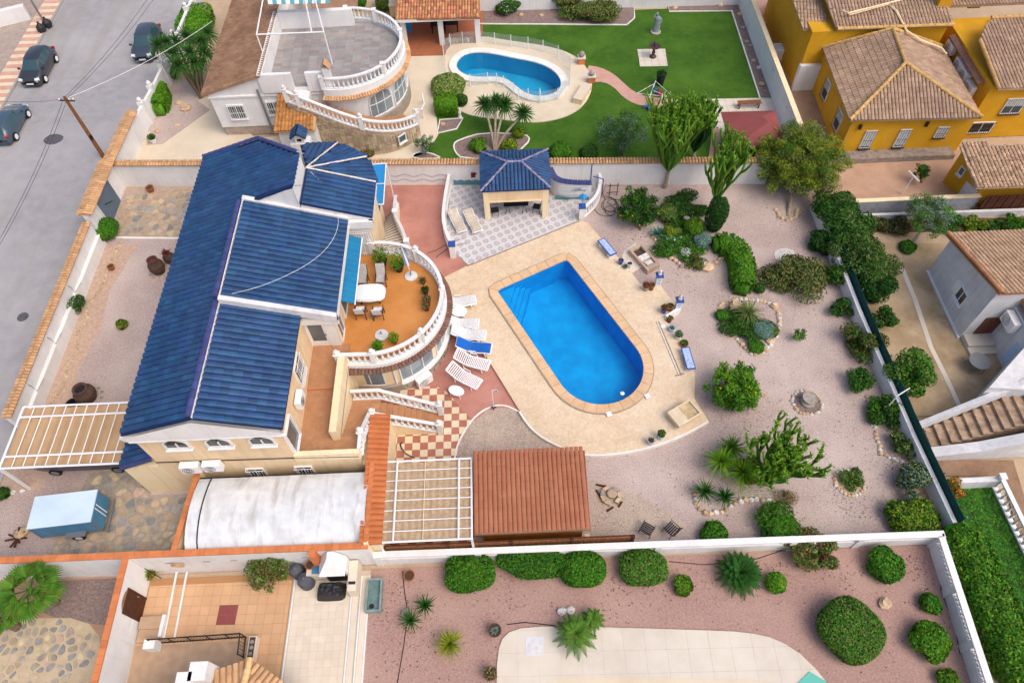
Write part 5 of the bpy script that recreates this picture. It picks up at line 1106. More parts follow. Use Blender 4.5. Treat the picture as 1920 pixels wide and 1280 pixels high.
for P in ([e[0], e[1], rr0, rr1][:3] , [e[1], e[2], rr0], [e[2], e[3], rr1, rr0], [e[3], e[0], rr0, rr1]): roof_slab(b, P, .05)
b.build('roof', 'maroon', H0); window(H0, (15.6, 37.6, 1.2), (0, -1), .6, .7, panes=1, frame='wood_dark', glass='glass_dark', out=(-1, 0, 0), sill=False)
door(H0, (15.6, 38.6, 0), (0, -1), .7, 1.7, 'wood', None, frame='wood_dark', out=(-1, 0, 0))
# ================================================================ SOUTH HOUSE (roof at the bottom edge)
S0 = thing('south_house', 'house corner with sandy barrel tiles and white vented chimneys at the bottom edge', 'house', (-12, 3, 0))
MB().box(-15.2, -9.6, -2, 4.9, 0, 2.7).build('wall', 'white', S0)
P1_ = [(-15.7, 4.6, 2.75), (-11.3, 5.9, 2.75), (-11.3, -1, 4.4), (-15.7, -1, 4.4)]; P2_ = [(-11.3, 5.9, 2.75), (-8.9, 4.4, 2.75), (-9.4, -1, 4.0), (-11.3, -1, 4.4)]
b = MB(); roof_slab(b, list(reversed(P1_)), .1); roof_slab(b, list(reversed(P2_)), .1); sr = b.build('roof', 'sand_tile', S0)
t = Tiles(sr, 'sand_tile', .25, .42, .42); t.slope((-11.3, 5.9, 2.75), (-15.7, 4.6, 2.75), (.25, -1, .26), P1_); t.slope((-8.9, 4.4, 2.75), (-11.3, 5.9, 2.75), (-.4, -1, .25), P2_); t.finish()
ridge(sr, (-11.3, 5.9, 2.85), (-11.3, 1, 4.05), mat('ridge_sand', 'e0bf8c', 'cfa56e', 3, rough=.8, rnd=.1), .3, .45)
for px, py, s_ in ((372, 1258, .7), (345, 1275, .6)):
	c = at(px, py, 3.6); o = MB().box(c.x - s_ / 2, c.x + s_ / 2, c.y - s_ / 2, c.y + s_ / 2, 2.4, 3.7).build('chimney', 'white', S0)
	for k in (-1, 1): MB().box(c.x + k * .14 - .06, c.x + k * .14 + .06, c.y + s_ / 2, c.y + s_ / 2 + .005, 3.3, 3.5).build('vent', 'black', o)
# ================================================================ WALLS AND FENCES
def tile_coping(parent, a, c, z, w, m='sand_tile', L=.2, h=.3, limit=300, name='coping_tile'):
	"""barrel tiles lying across a wall top (axis across the wall)"""
	a, c = Vector(a), Vector(c); d = c - a; n = max(1, round(d.length / L)); d.normalize(); L = (c - a).length / n; q = Vector((-d.y, d.x))
	tb = barrel(L, w / 2, .5, 4, .02); me = tb.mesh(name, m); rest = MB(); M_ = []
	for i in range(n):
		for s_ in (1, -1):
			p = a + d * L * (i + .5) + q * s_ * w / 2; U = Vector((-q.x * s_, -q.y * s_, h)).normalized(); X = Vector((d.x, d.y, 0)) * s_; N = X.cross(U)
			X = U.cross(N) if N.z > 0 else -U.cross(-N); N = N if N.z > 0 else -N
			M_.append(Matrix(((X.x, U.x, N.x, p.x), (X.y, U.y, N.y, p.y), (X.z, U.z, N.z, z), (0, 0, 0, 1))))
	b = MB()
	for M in M_: b.add([M @ Vector(v) for v in tb.v], tb.f)
	tag(b.build(name, m, parent), kind='stuff')
def mk_wall(name, label, cat, a, c, t, z, m='white', cop=None, cw=.5, L=.2, group=None):
	o = thing(name, label, cat, ((a[0] + c[0]) / 2, (a[1] + c[1]) / 2, 0), 0, group)
	MB().wall(a, c, t, -.05, z).build('wall', m, o)
	if cop == 'tiles':
		cp = MB().wall(a, c, cw * .8, z - .03, z + .02); cp.build('coping', 'sand_tile', o); tile_coping(o, a, c, z + .02, cw, L=L)
	elif cop == 'brick': brick_coping(o, a, c, z, cw, L, 'coping_brick', .08)
	elif cop: MB().wall(a, c, cw, z, z + .06).build('coping', cop, o)
	return o
o = mk_wall('road_wall', 'long white road wall with sandy tile coping along the front gravel garden', 'wall', (-26.42, 18.3), (-26.35, 32.1), .25, 1.8, cop='tiles', cw=.5)
MB().wall((-26.2, 18.6), (-26.12, 32.0), .22, 0, .85).build('ledge', 'white', o)
b = MB()
for y in (20.5, 23.6, 27.3): b.tube([(-26.27, y, 1.5), (-26.05, y - .1, 1.45), (-26.05, y - .1, .95), (-26.0, y + .7, .9)], .02, 4)
b.build('hook_rail', 'metal_grey', o)
o = mk_wall('gate_wall', 'tall white gate wall roofed with two rows of sandy tiles by the utility pole', 'wall', (-26.35, 32.3), (-26.3, 37.4), .3, 2.25, cop='tiles', cw=1.0)
g = door(o, (-26.16, 34.7, 0), (0, 1), 2.3, 2.0, mat('gate_blue', '5d6f80', '556675', 1, rough=.5), None, frame='white', out=(1, 0, 0), name='gate')
MB().tube([(-26.08, 34.2, 1.3), (-26.0, 34.9, .9)], .03, 4).build('latch', 'metal_dark', g)
o = mk_wall('north_road_wall', 'white road wall with sandy tile coping north of the gate wall', 'wall', (-26.4, 37.6), (-26.2, 42.6), .3, 2.0, cop='tiles', cw=.8)
o = thing('pillared_wall', 'white road wall with finial-topped pillars beside the clipped hedge and yucca', 'wall', (-25.9, 49, 0))
MB().path([(-26.2, 42.6), (-25.8, 46), (-25.6, 50), (-25.4, 58)], .22, 0, 1.6).build('wall', 'white', o)
for x, y in ((-26.05, 43.9), (-25.85, 45.8), (-25.7, 48.4), (-25.6, 52.2), (-25.45, 56)):
	MB().box(x - .2, x + .2, y - .2, y + .2, 0, 1.9).lathe([(.06, 0), (.15, .1), (.16, .2), (.05, .34)], (x, y, 1.9), 8).build('pillar', 'white', o)
o = mk_wall('garden_wall', 'long white wall with tiled coping between the main garden and the north plot', 'wall', (-26.2, 37.35), (17.4, 34.88), .25, 1.9, cop='tiles', cw=.5)
def on_wall(px, py): # point on the south face of that wall
	y0 = 36.0
	for _ in range(6):
		d = _r * ((px - 960) / FPX) - _u * ((py - 640) / FPX) + _f; p = CAM + d * (y0 / d.y); y0 = 37.35 - (p.x + 26.2) * (2.47 / 43.6) - .14
	return p
b = MB()
for dy in (0, 9): b.tube([on_wall(733 + k * 6, 329 + dy + 2.2 * math.sin(k * 1.1)) for k in range(19)], .018, 4)
b.build('painted_wave', 'sea_green', o)
b = MB(); c = on_wall(887, 328); b.obox((c.x, c.y - .02, c.z), .28, .04, .4, .1).obox((c.x + .12, c.y - .03, c.z + .1), .22, .04, .12, .1); b.build('wall_ornament', 'plum', o)
P = [on_wall(850 + k * 7, 337 + (k % 2) * 2) for k in range(9)]; b = MB(); b.slab([(p.x, p.y - .03, p.z) for p in P] + [(P[-1].x, P[-1].y - .03, .05), (P[0].x, P[0].y - .03, .05)], .01, down=(0, .02, 0)); b.build('painted_sea', 'sea_green', o)
# mural wall right of the gazebo
o = thing('mural_wall', 'short curved white wall with blue coping and a painted dolphin right of the gazebo', 'wall', (4.2, 34.2, 0))
mp_ = smooth_poly([(2.95, 35.6), (3.2, 34.5), (4.0, 34.1), (5.6, 33.95)], 2, False); MB().path(mp_, .2, 0, 1.5).build('wall', 'white', o)
cp = MB().path(mp_, .3, 1.5, 1.54).build('coping', 'blue_trim', o); me = barrel(.17, .4, .35, 4).mesh('coping_tile', 'purple_tile'); Q = lerp_path(mp_, 22)
for i in range(22):
	d = (Q[i + 1] - Q[i]).normalized(); U = Vector((-d.y, d.x, 0)); c = Vector((Q[i].x, Q[i].y, 1.54)) - U * .2; piece(me, 'coping_tile', cp, Matrix(((d.x, U.x, 0, c.x), (d.y, U.y, 0, c.y), (0, 0, 1, c.z), (0, 0, 0, 1))))
yf = 33.9
dol = [(-.5, 0), (-.42, .1), (-.25, .19), (-.02, .2), (.08, .3), (.13, .19), (.35, .08), (.52, .12), (.47, .02), (.52, -.08), (.36, .0), (.1, .03), (-.1, .04), (-.16, -.08), (-.22, .04), (-.4, 0)]
b = MB(); b.slab([(4.75 + x * .95, yf - .035 - (4.75 + x - 4) * -.0, .95 + z * .95) for x, z in dol], .01, down=(0, .012, 0)); b.build('painted_dolphin', mat('dolphin_grey', '8f93a8', rough=.7), o)
b = MB()
for z in (.62, 1.0, 1.25): b.tube([(3.7 + k * .12, yf - .02 + .12 * max(0, 4.1 - 3.7 - k * .12), z + .04 * math.sin(k * 1.2)) for k in range(16)], .012, 4)
b.build('painted_wave', 'sea_green', o)
b = MB(); b.slab([(3.3, yf + .22, .42), (3.6, yf + .12, .36), (3.9, yf + .0, .44), (4.3, yf - .04, .36), (4.7, yf - .04, .44), (5.1, yf - .04, .36), (5.58, yf - .04, .42), (5.58, yf - .04, .06), (3.3, yf + .22, .06)], .01, down=(0, .012, 0)); b.build('painted_sea', 'sea_green', o)
for nm, lb, px, zt, ps in (('curved_balustrade', 'curved white balustrade with blue-capped post left of the two patio loungers', [(845, 343), (838, 380), (833, 420), (836, 445), (846, 470), (850, 480)], 1.0, 5), ('curved_balustrade', 'curved white lattice balustrade below the blue lamp right of the mural wall', [(1121, 338), (1125, 360), (1118, 385), (1100, 402), (1090, 410)], 1.0, 4)):
	P = smooth_poly(pts(px, .06), 2, False); o = thing(nm, lb, 'balustrade', (*P[len(P) // 2], .06)); balustrade(o, P, .06, 1.0, sp=.26, t=.2, cap=None)
	q = P[-1]; MB().box(q[0] - .18, q[0] + .18, q[1] - .18, q[1] + .18, .0, 1.15).build('end_post', 'white', o); MB().box(q[0] - .22, q[0] + .22, q[1] - .22, q[1] + .22, 1.15, 1.24).build('post_cap', 'blue_trim', o)
o = thing('garden_gate', 'dark blue metal gate frame beside the mural wall', 'gate', (5.9, 34.3, 0))
for a_, c_ in (((5.75, 35.4, 0), (5.75, 35.4, 1.95)), ((6.4, 34.3, 0), (6.4, 34.3, 1.5)), ((5.75, 34.6, 1.5), (6.4, 34.3, 1.5))): MB().tube([a_, c_], .035, 5).build('rail', 'blue_trim', o)
o = thing('hose_stand', 'dark metal hose stand on the gravel behind the curved lattice balustrade', 'stand', (7.3, 34.2, 0))
for x in (6.9, 7.4): MB().tube([(x, 34.3, 0), (x, 34.3, 1.1)], .03, 5).build('post', 'metal_dark', o)
for z in (.3, .9): MB().tube([(6.7, 34.3, z), (7.5, 34.3, z)], .025, 5).build('rail', 'metal_dark', o)
# south walls
o = mk_wall('south_wall', 'tall white wall with orange brick coping below the trailer yard and lean-to', 'wall', (-30, 10.62), (-6.9, 10.55), .24, 2.36, cop='brick', cw=.3, L=.32)
MB().box(-9.55, -9.25, 10.1, 10.45, 1.2, 2.5).build('flue', 'coping_brick', o)
for k in range(5): MB().obox((-16.3 + k * 1.45 + (0, .3, .1, .35, .5)[k], 10.46, 1.45), .3, .05, .09).build('vent_grille', 'grey_mortar', o)
o = mk_wall('divider_wall', 'white wall with orange brick coping running down beside the orange paved yard', 'wall', (-17.86, 10.45), (-17.72, 3.5), .24, 2.36, cop='brick', cw=.28, L=.32)
g = door(o, (-17.72, 8.75, 0), (0, 1), .95, 1.75, 'wood_dark', None, frame='wood_dark', out=(1, 0, 0), name='gate'); b = MB()
for k in range(8):
	a0, a1 = math.pi * k / 8, math.pi * (k + 1) / 8; b.add([(-17.69, 8.75 + .48 * math.cos(a0), 1.75), (-17.69, 8.75 + .48 * math.cos(a1), 1.75), (-17.69, 8.75 + .48 * math.cos(a1), 1.75 + .3 * math.sin(a1)), (-17.69, 8.75 + .48 * math.cos(a0), 1.75 + .3 * math.sin(a0))], [(3, 2, 1, 0)])
b.build('arched_lattice', 'brown_tile', g); MB().box(-17.74, -17.70, 6.7, 7.0, 1.4, 1.75).build('plaque', 'sand_tile', o); MB().tube([(-17.7, 8.2, .75), (-17.7, 6.0, .75)], .02, 4).build('handrail', 'white', o)
# breeze-block walls
bbm = MB()
for x0_, x1_, z0_, z1_ in ((-.1, .1, 0, .02), (-.1, .1, .18, .2), (-.1, -.08, .02, .18), (.08, .1, .02, .18)): bbm.box(x0_, x1_, -.03, .03, z0_, z1_)
bbm.obox((0, 0, .1), .2, .05, .02, ry=.78); bbm = bbm.mesh('breeze_block', 'white')
def breeze_wall(name, label, a, c, z, piers, rows=2, lim=300):
	a, c = Vector(a), Vector(c); o = thing(name, label, 'wall', ((a.x + c.x) / 2, (a.y + c.y) / 2, 0)); L = (c - a).length; d = (c - a).normalized(); ang = math.atan2(d.y, d.x)
	zb = z - .08 - rows * .2; MB().wall(a, c, .2, -.05, zb).build('wall', 'white', o); MB().wall(a, c, .3, z - .08, z).build('coping', 'white', o)
	for i, (s0, s1) in enumerate(zip(piers, piers[1:])):
		n = int(((s1 - s0) * L - .4) / .2); st_ = s0 * L + ((s1 - s0) * L - n * .2) / 2
		for k in range(n):
			q = a + d * (st_ + .2 * (k + .5))
			for r_ in range(rows): piece(bbm, 'breeze_block', o, Matrix.Translation((q.x, q.y, zb + .2 * r_)) @ Matrix.Rotation(ang, 4, 'Z'))
	for s0 in piers: q = a + d * (s0 * L); MB().obox((q.x, q.y, z / 2 - .02), .3, .32, z - .02, ang).build('pier', 'white', o)
	return o
o = breeze_wall('breeze_block_wall', 'long white openwork block wall along the row of clipped hedges', (-6.75, 10.5), (19.55, 10.32), 1.22, (0, .18, .33, .5, .74, .86, 1.0))
o = breeze_wall('side_block_wall', 'white openwork wall running down beside the big bright hedge at bottom right', (19.5, 10.2), (19.1, 2.5), 1.22, (0, .3, .6, 1.0))
# east wall with netting
o = thing('east_wall', 'low white garden wall topped with dark green netting on posts on the right', 'wall', (20, 21, 0))
MB().path([(19.85, 32.3), (19.9, 23.4), (20.2, 15.5), (20.55, 10.6)], .22, 0, .95).build('wall', 'white', o)
NP = lerp_path([(20.15, 31.2), (20.1, 23.4), (20.4, 15.5), (20.7, 10.9)], 9)
for k in range(9): MB().path([tuple(NP[k]), tuple((NP[k] + NP[k + 1]) / 2 + Vector((.03, 0))), tuple(NP[k + 1])], .02, .3, [1.5, 1.42, 1.5]).build('net_panel', 'net_green', o)
for q in NP: MB().tube([(q.x + .06, q.y, 0), (q.x + .06, q.y, 1.62)], .03, 5).build('post', 'metal_grey', o)
mk_wall('north_east_wall', 'white wall along the right side of the north lawn with small hanging pots', 'wall', (20.0, 35.2), (20.3, 58), .3, 2.05, cop='cream', cw=.36)
mk_wall('far_wall', 'white wall behind the north lawn and flower beds', 'wall', (-9, 56.9), (20.4, 55.9), .25, 1.9)
o = mk_wall('block_wall', 'grey concrete block wall with pale cap below the yellow house courtyard', 'wall', (20.4, 31.75), (30.1, 31.75), .22, 1.1, 'block_grey', cop='cream', cw=.3)
for r_ in range(5):
	for k in range(23): MB().box(20.5 + k * .41 + (r_ % 2) * .2, 20.5 + k * .41 + .39 + (r_ % 2) * .2, 31.61, 31.65, .05 + r_ * .205, .05 + r_ * .205 + .195).build('block', 'block_grey', o)
mk_wall('scrub_wall', 'low whitewashed retaining wall above the scrub strip on the right', 'wall', (21, 31.2), (36, 31.0), .2, .45, 'white_dirty')
o = thing('brown_fence', 'brown corrugated fence under the mottled outbuilding roof at the right edge', 'fence', (33, 31.3, 0))
for k in range(22): MB().box(30.15 + k * .28, 30.4 + k * .28, 31.3 - .02 * (k % 2), 31.36 - .02 * (k % 2), .2, 1.5).build('board', 'wood_dark', o)
o = thing('plank_fence', 'low brown plank fence behind the pergola and shed on the south wall', 'fence', (-1, 10.8, 0))
for k in range(46): MB().box(-6.3 + k * .25, -6.07 + k * .25, 10.74, 10.78, .15, 1.42).build('plank', 'wood', o)
for z in (.5, 1.42): MB().box(-6.4, 5.3, 10.78, 10.83, z, z + .07).build('rail', 'wood_dark', o)
for x in (-6.35, -3.4, -.4, 2.4, 5.25): MB().box(x - .05, x + .05, 10.68, 10.78, 0, 1.6).build('post', 'wood_dark', o)
mk_wall('far_white_wall', 'white wall and gate pier at the far left of the pavement', 'wall', (-47, 55.5), (-40.0, 58.5), .5, 1.2)
# ================================================================ PLANTS
def mpp(px, py, z=0): return (at(px + 1, py, z) - at(px, py, z)).length
def unit(n):
	v = rng.normal(size=(n, 3)); return v / np.linalg.norm(v, axis=1)[:, None]
def leafquads(C, N, size, asp=.5):
	n = len(C); T = np.cross(N, unit(n)); T /= np.linalg.norm(T, axis=1)[:, None] + 1e-9; B = np.cross(N, T); B /= np.linalg.norm(B, axis=1)[:, None] + 1e-9
	s = (size * rng.uniform(.6, 1.25, n))[:, None]; bend = N * s * rng.uniform(-.25, .25, n)[:, None]
	V = np.stack([C - T * s, C + B * s * asp + bend, C + T * s, C - B * s * asp + bend], 1).reshape(-1, 3); return V
def quads(n): return np.arange(n * 4, dtype=np.int32).reshape(-1, 4)
def lumpf(D, k, amp):
	"""soft random bumps over directions D"""
	out = np.zeros(len(D))
	for c in unit(k): out = np.maximum(out, np.clip((D @ c - .75) / .25, 0, 1))
	return 1 - amp + amp * out
def core(rx, ry, rz, cz, p=2, seg=12):
	V, F = [], []
	for i in range(1, 8):
		th = math.pi * i / 8
		for k in range(seg):
			ph = 2 * math.pi * k / seg; d = np.array([math.sin(th) * math.cos(ph), math.sin(th) * math.sin(ph), math.cos(th)]); r_ = (np.abs(d) ** p).sum() ** (-1 / p); V.append(d * r_ * (rx, ry, rz) + (0, 0, cz))
	for i in range(6):
		for k in range(seg): F.append((i * seg + k, (i + 1) * seg + k, (i + 1) * seg + (k + 1) % seg, i * seg + (k + 1) % seg))
	F += [(0, 3, 6, 9), (6 * seg + 9, 6 * seg + 6, 6 * seg + 3, 6 * seg)]
	return np.array(V), np.array(F, dtype=np.int32)
def trunk(parent, h, r, m='bark', lean=(0, 0), name='trunk', z0=-.03):
	MB().tube([(0, 0, z0), (lean[0] * .4 + .01, lean[1] * .4, h * .5), (lean[0], lean[1], h)], [r, r * .8, r * .55], 6).build(name, m, parent, local=1)
def bush(px, py, w, h, label, mats=('leaf',), leaf=.075, dens=1.0, p=2.2, lump=.18, ry=1.0, z0=.0, name='bush', cat='bush', low=.0, group=None, fl=None, flm=None, asp=.5, rough=.5, pos=None, stem=True, rx=None):
	"""clipped or loose shrub; (px,py) = its centre in the photo, w = its width there"""
	if pos is None: c = at(px, py, z0 + h * .5); R = w * mpp(px, py, h * .5) / 2
	else: c = Vector((*pos, 0)); R = rx
	o = thing(name, label, cat, (c.x, c.y, z0), random.uniform(0, 0.6) if p < 3 and ry == 1 else 0, group)
	rz = h * (1 - low) / 2 * 1.04; cz = h * low + rz * .96; A = 4 * math.pi * ((R * R * ry + R * rz * 2) / 3)
	n = int(np.clip(A / (leaf * leaf * .9) * 2.6 * dens, 160, 22000)); D = unit(n); rr = (np.abs(D) ** p).sum(1) ** (-1 / p)
	lf = lumpf(D, 16, lump)
	rad_ = rr * lf * (1 - rough * .35 * rng.random(n) ** 2); C = D * rad_[:, None] * (R, R * ry, rz) + (0, 0, cz); C[:, 2] = np.maximum(C[:, 2], .03)
	if rough > 1:      # loose shrub: leaves on a handful of uneven lobes instead of one body
		K = 12; lc = unit(K) * rng.uniform(.45, .8, K)[:, None]; lr = rng.uniform(.3, .5, K); q_ = rng.integers(0, K, n); C = (lc[q_] + D * (lr[q_] * rng.random(n) ** .3)[:, None]) * (R * 1.12, R * ry * 1.12, rz) + (0, 0, cz); C[:, 2] = np.maximum(C[:, 2], .03)
	N = D / np.array((R, R * ry, rz)); N /= np.linalg.norm(N, axis=1)[:, None]; N = N + unit(n) * .75; N /= np.linalg.norm(N, axis=1)[:, None]
	V = leafquads(C, N, leaf, asp); mi = rng.integers(0, len(mats), n); ms = list(mats)
	if fl:
		mi[rng.random(n) < fl] = len(ms); ms.append(flm)
	kc = .84 * (1 - lump) * (1 - .2 * rough) * (.45 if rough > 1 else 1)
	cv, cf = core(R * kc, R * ry * kc, rz * kc, cz, p); k = len(V)
	V = np.vstack([V, cv]); F = np.vstack([quads(n), cf + k]); mi = np.r_[mi, np.zeros(len(cf), int)]
	ob = bpy.data.objects.new('crown', npmesh('crown', V, F, ms, mi)); COL.objects.link(ob); ob.parent = o
	if stem: trunk(o, h * .6, max(.03, R * .09))
	return o
def clumps(C, K, per, spread, leaf, asp=.5, up=.4, flat=.6):
	"""leaf clumps round centres C (n,3)"""
	n = len(C) * per; idx = np.repeat(np.arange(len(C)), per); D = unit(n); Cc = np.asarray(C)[idx] + D * (spread * rng.random(n) ** .45)[:, None] * (1, 1, flat); N = D * .5 + unit(n) * .7 + (0, 0, up); N /= np.linalg.norm(N, axis=1)[:, None]
	return leafquads(Cc, N, leaf, asp), n
def tree(px, py, bx, by, w, h, label, mats=('leaf',), leaf=.07, K=60, per=70, spread=.32, hz=None, low=.35, name='tree', cat='tree', bark='bark', asp=.45, flat=.7, z0=0, tr=.09, group=None, fruit=None, ry=1.0, droop=0):
	"""tree with trunk at photo point (bx,by), crown centred at (px,py), w its width there"""
	B = at(bx, by, z0); cz = h * (1 + low) / 2; c = at(px, py, z0 + cz); R = w * mpp(px, py, cz) / 2; rz = h * (1 - low) / 2
	o = thing(name, label, cat, (B.x, B.y, z0), 0, group); off = np.array((c.x - B.x, c.y - B.y, cz))
	D = unit(K * 3); D = D[:K]; P = D * (rng.random(K) ** .33 * rng.uniform(.72, 1.05, K))[:, None] * (R - spread * .5, R * ry - spread * .5, rz - spread * .3) + off
	if droop: P[:, 2] -= droop * (np.hypot(P[:, 0] - off[0], P[:, 1] - off[1]) / R) ** 2
	P[:, 2] = np.maximum(P[:, 2], .25); V, n = clumps(P, K, per, spread, leaf, asp, flat=flat); mi = np.repeat(rng.integers(0, len(mats), K), per)
	sw = rng.random(n) < .25; mi[sw] = rng.integers(0, len(mats), sw.sum())
	ob = bpy.data.objects.new('crown', npmesh('crown', V, quads(n), list(mats), mi)); COL.objects.link(ob); ob.parent = o
	b = MB(); f = Vector((off[0] * .5, off[1] * .5, h * low * .9)); b.tube([(0, 0, -.05), f * .5 + Vector((.03, .02, 0)), f], [tr, tr * .8, tr * .65], 7)
	for i in range(min(K, 14)):
		q = Vector(P[i]); b.tube([f, f.lerp(q, .5) + Vector((0, 0, .06)), q], [tr * .5, tr * .28, tr * .08], 5)
	b.build('trunk', bark, o, local=1)
	if fruit:
		m = MB()
		for i in range(fruit[1]):
			d = unit(1)[0]; q = off + d * (R * .93, R * ry * .93, rz * .95); m.lathe([(.0, -.06), (.055, -.02), (.055, .03), (.0, .06)], tuple(q), 6)
		tag(m.build('fruit', fruit[0], o, local=1), kind='stuff')
	return o
def blade(b, c, d, L, w, droop, seg=3, m=0, vee=0.0):
	"""one strap leaf from c in direction d (unit), drooping"""
	c = Vector(c); d = Vector(d); side = d.cross(Vector((0, 0, 1))); side = side.normalized() if side.length > .05 else Vector((1, 0, 0)); prof = [.55, 1, .7, .0] if seg == 3 else [.6, 1.0, .9, .55, 0]
	o = len(b.v)
	for k in range(seg + 1):
		t = k / seg; p = c + d * (L * t) + Vector((0, 0, -droop * L * t * t)); ww = w * prof[k] / 2
		b.v.append(tuple(p - side * ww)); b.v.append(tuple(p + side * ww))
	for k in range(seg): b.f.append((o + 2 * k, o + 2 * k + 1, o + 2 * k + 3, o + 2 * k + 2)); b.m.append(m)
def rosette(b, c, n, L, w, droop=.25, lo=-.3, hi=1.4, m=0, var=.2):
	for i in range(n):
		el = lo + (hi - lo) * (i / n) ** .9 + random.uniform(-.08, .08); a = i * 2.399 + random.uniform(-.2, .2)
		blade(b, c, (math.cos(a) * math.cos(el), math.sin(a) * math.cos(el), math.sin(el)), L * random.uniform(1 - var, 1 + var), w, droop * random.uniform(.5, 1.4), m=m)
def rosette_plant(px, py, w, label, h=.35, n=60, mt='leaf_yucca', name='yucca', cat='yucca', bw=.05, droop=.2, heads=None, group=None, z0=0, lo=-.2, bark='bark', mt2=None):
	"""heads: list of (px,py,z,width px) crowns joined to one base by trunks; else one head at the ground"""
	if heads is None: heads = [(px, py, z0 + h, w)]
	B = at(px, py, z0) if len(heads) > 1 or heads[0][:2] != (px, py) else at(px, py, z0 + h * .7); o = thing(name, label, cat, (B.x, B.y, z0), 0, group); t = MB()
	for hx, hy, hz, hw in heads:
		c = at(hx, hy, hz); L = hw * mpp(hx, hy, hz) / 2 * 1.08; q = (c.x - B.x, c.y - B.y, hz - z0); b = MB(); rosette(b, q, n, L, bw, droop, lo)
		b.build('rosette', mt, o, local=1);
		if hz - z0 > .25: t.tube([(0, 0, -.03), (q[0] * .35, q[1] * .35, q[2] * .5), q], [.11, .085, .07], 6)
	if t.v: t.build('trunk', bark, o, local=1)
	return o
def candelabra(bx, by, label, h, spread, n=9, lean=(0, 0), mt='cactus', th=.07, fork=2, name='euphorbia', woody=.25, flat=.6, z0=0, seed=1):
	"""tree euphorbia: woody base, limbs that fork again and again and turn upright, leafy tips"""
	r = random.Random(seed); B = at(bx, by, z0); o = thing(name, label, 'succulent tree', (B.x, B.y, z0)); t = MB(); b = MB(); F0 = Vector((lean[0] * .2, lean[1] * .2, h * woody)); t.tube([(0, 0, -.05), F0 * .5, F0], [th * 2, th * 1.6, th * 1.4], 7); t.build('trunk', 'bark_pale', o, local=1)
	tips = []
	def grow(p, d, L, s, lv):
		P = [p]
		for k in range(4):
			d = (d + Vector((r.uniform(-.12, .12), r.uniform(-.12, .12), .16 + .1 * (1 - flat)))).normalized(); P.append(P[-1] + d * L / 4)
		if lv == 0: b.tube(P, [s, s * 1.05, s, s * .95, s * .6], 5); tips.append(P[-1]); return
		b.tube(P, s, 5)
		for q in range(r.choice((2, 3, 3))):
			a = r.uniform(0, 6.28); nd = (d + Vector((math.cos(a), math.sin(a), .1)) * r.uniform(.35, .7)).normalized(); grow(P[-1 if q < 2 else -2], nd, L * r.uniform(.72, .95), s * .93, lv - 1)
	H = h * (1 - woody)
	for i in range(n):
		a = i * 2.399 + r.uniform(-.25, .25); f = math.sqrt((i + .4) / n); d = Vector((math.cos(a) * f * spread + lean[0] * .5, math.sin(a) * f * spread + lean[1] * .5, H * (1.0 - .55 * f * flat))); grow(F0, (d.normalized() + Vector((0, 0, -.12 * f))).normalized(), d.length * 1.4 / (1 + fork * .78), th, fork)
	b.build('arms', mt, o, local=1); m = len(tips) * 7; C = np.repeat(np.array([tuple(q) for q in tips]), 7, 0) + rng.normal(size=(m, 3)) * .06; N = unit(m) + (0, 0, .6); N /= np.linalg.norm(N, axis=1)[:, None]
	q = bpy.data.objects.new('leaf_tips', npmesh('leaf_tips', leafquads(C, N, .1, .4), quads(m), ['leaf_lime', 'cactus'], rng.integers(0, 2, m))); COL.objects.link(q); q.parent = o; tag(q, kind='stuff'); return o
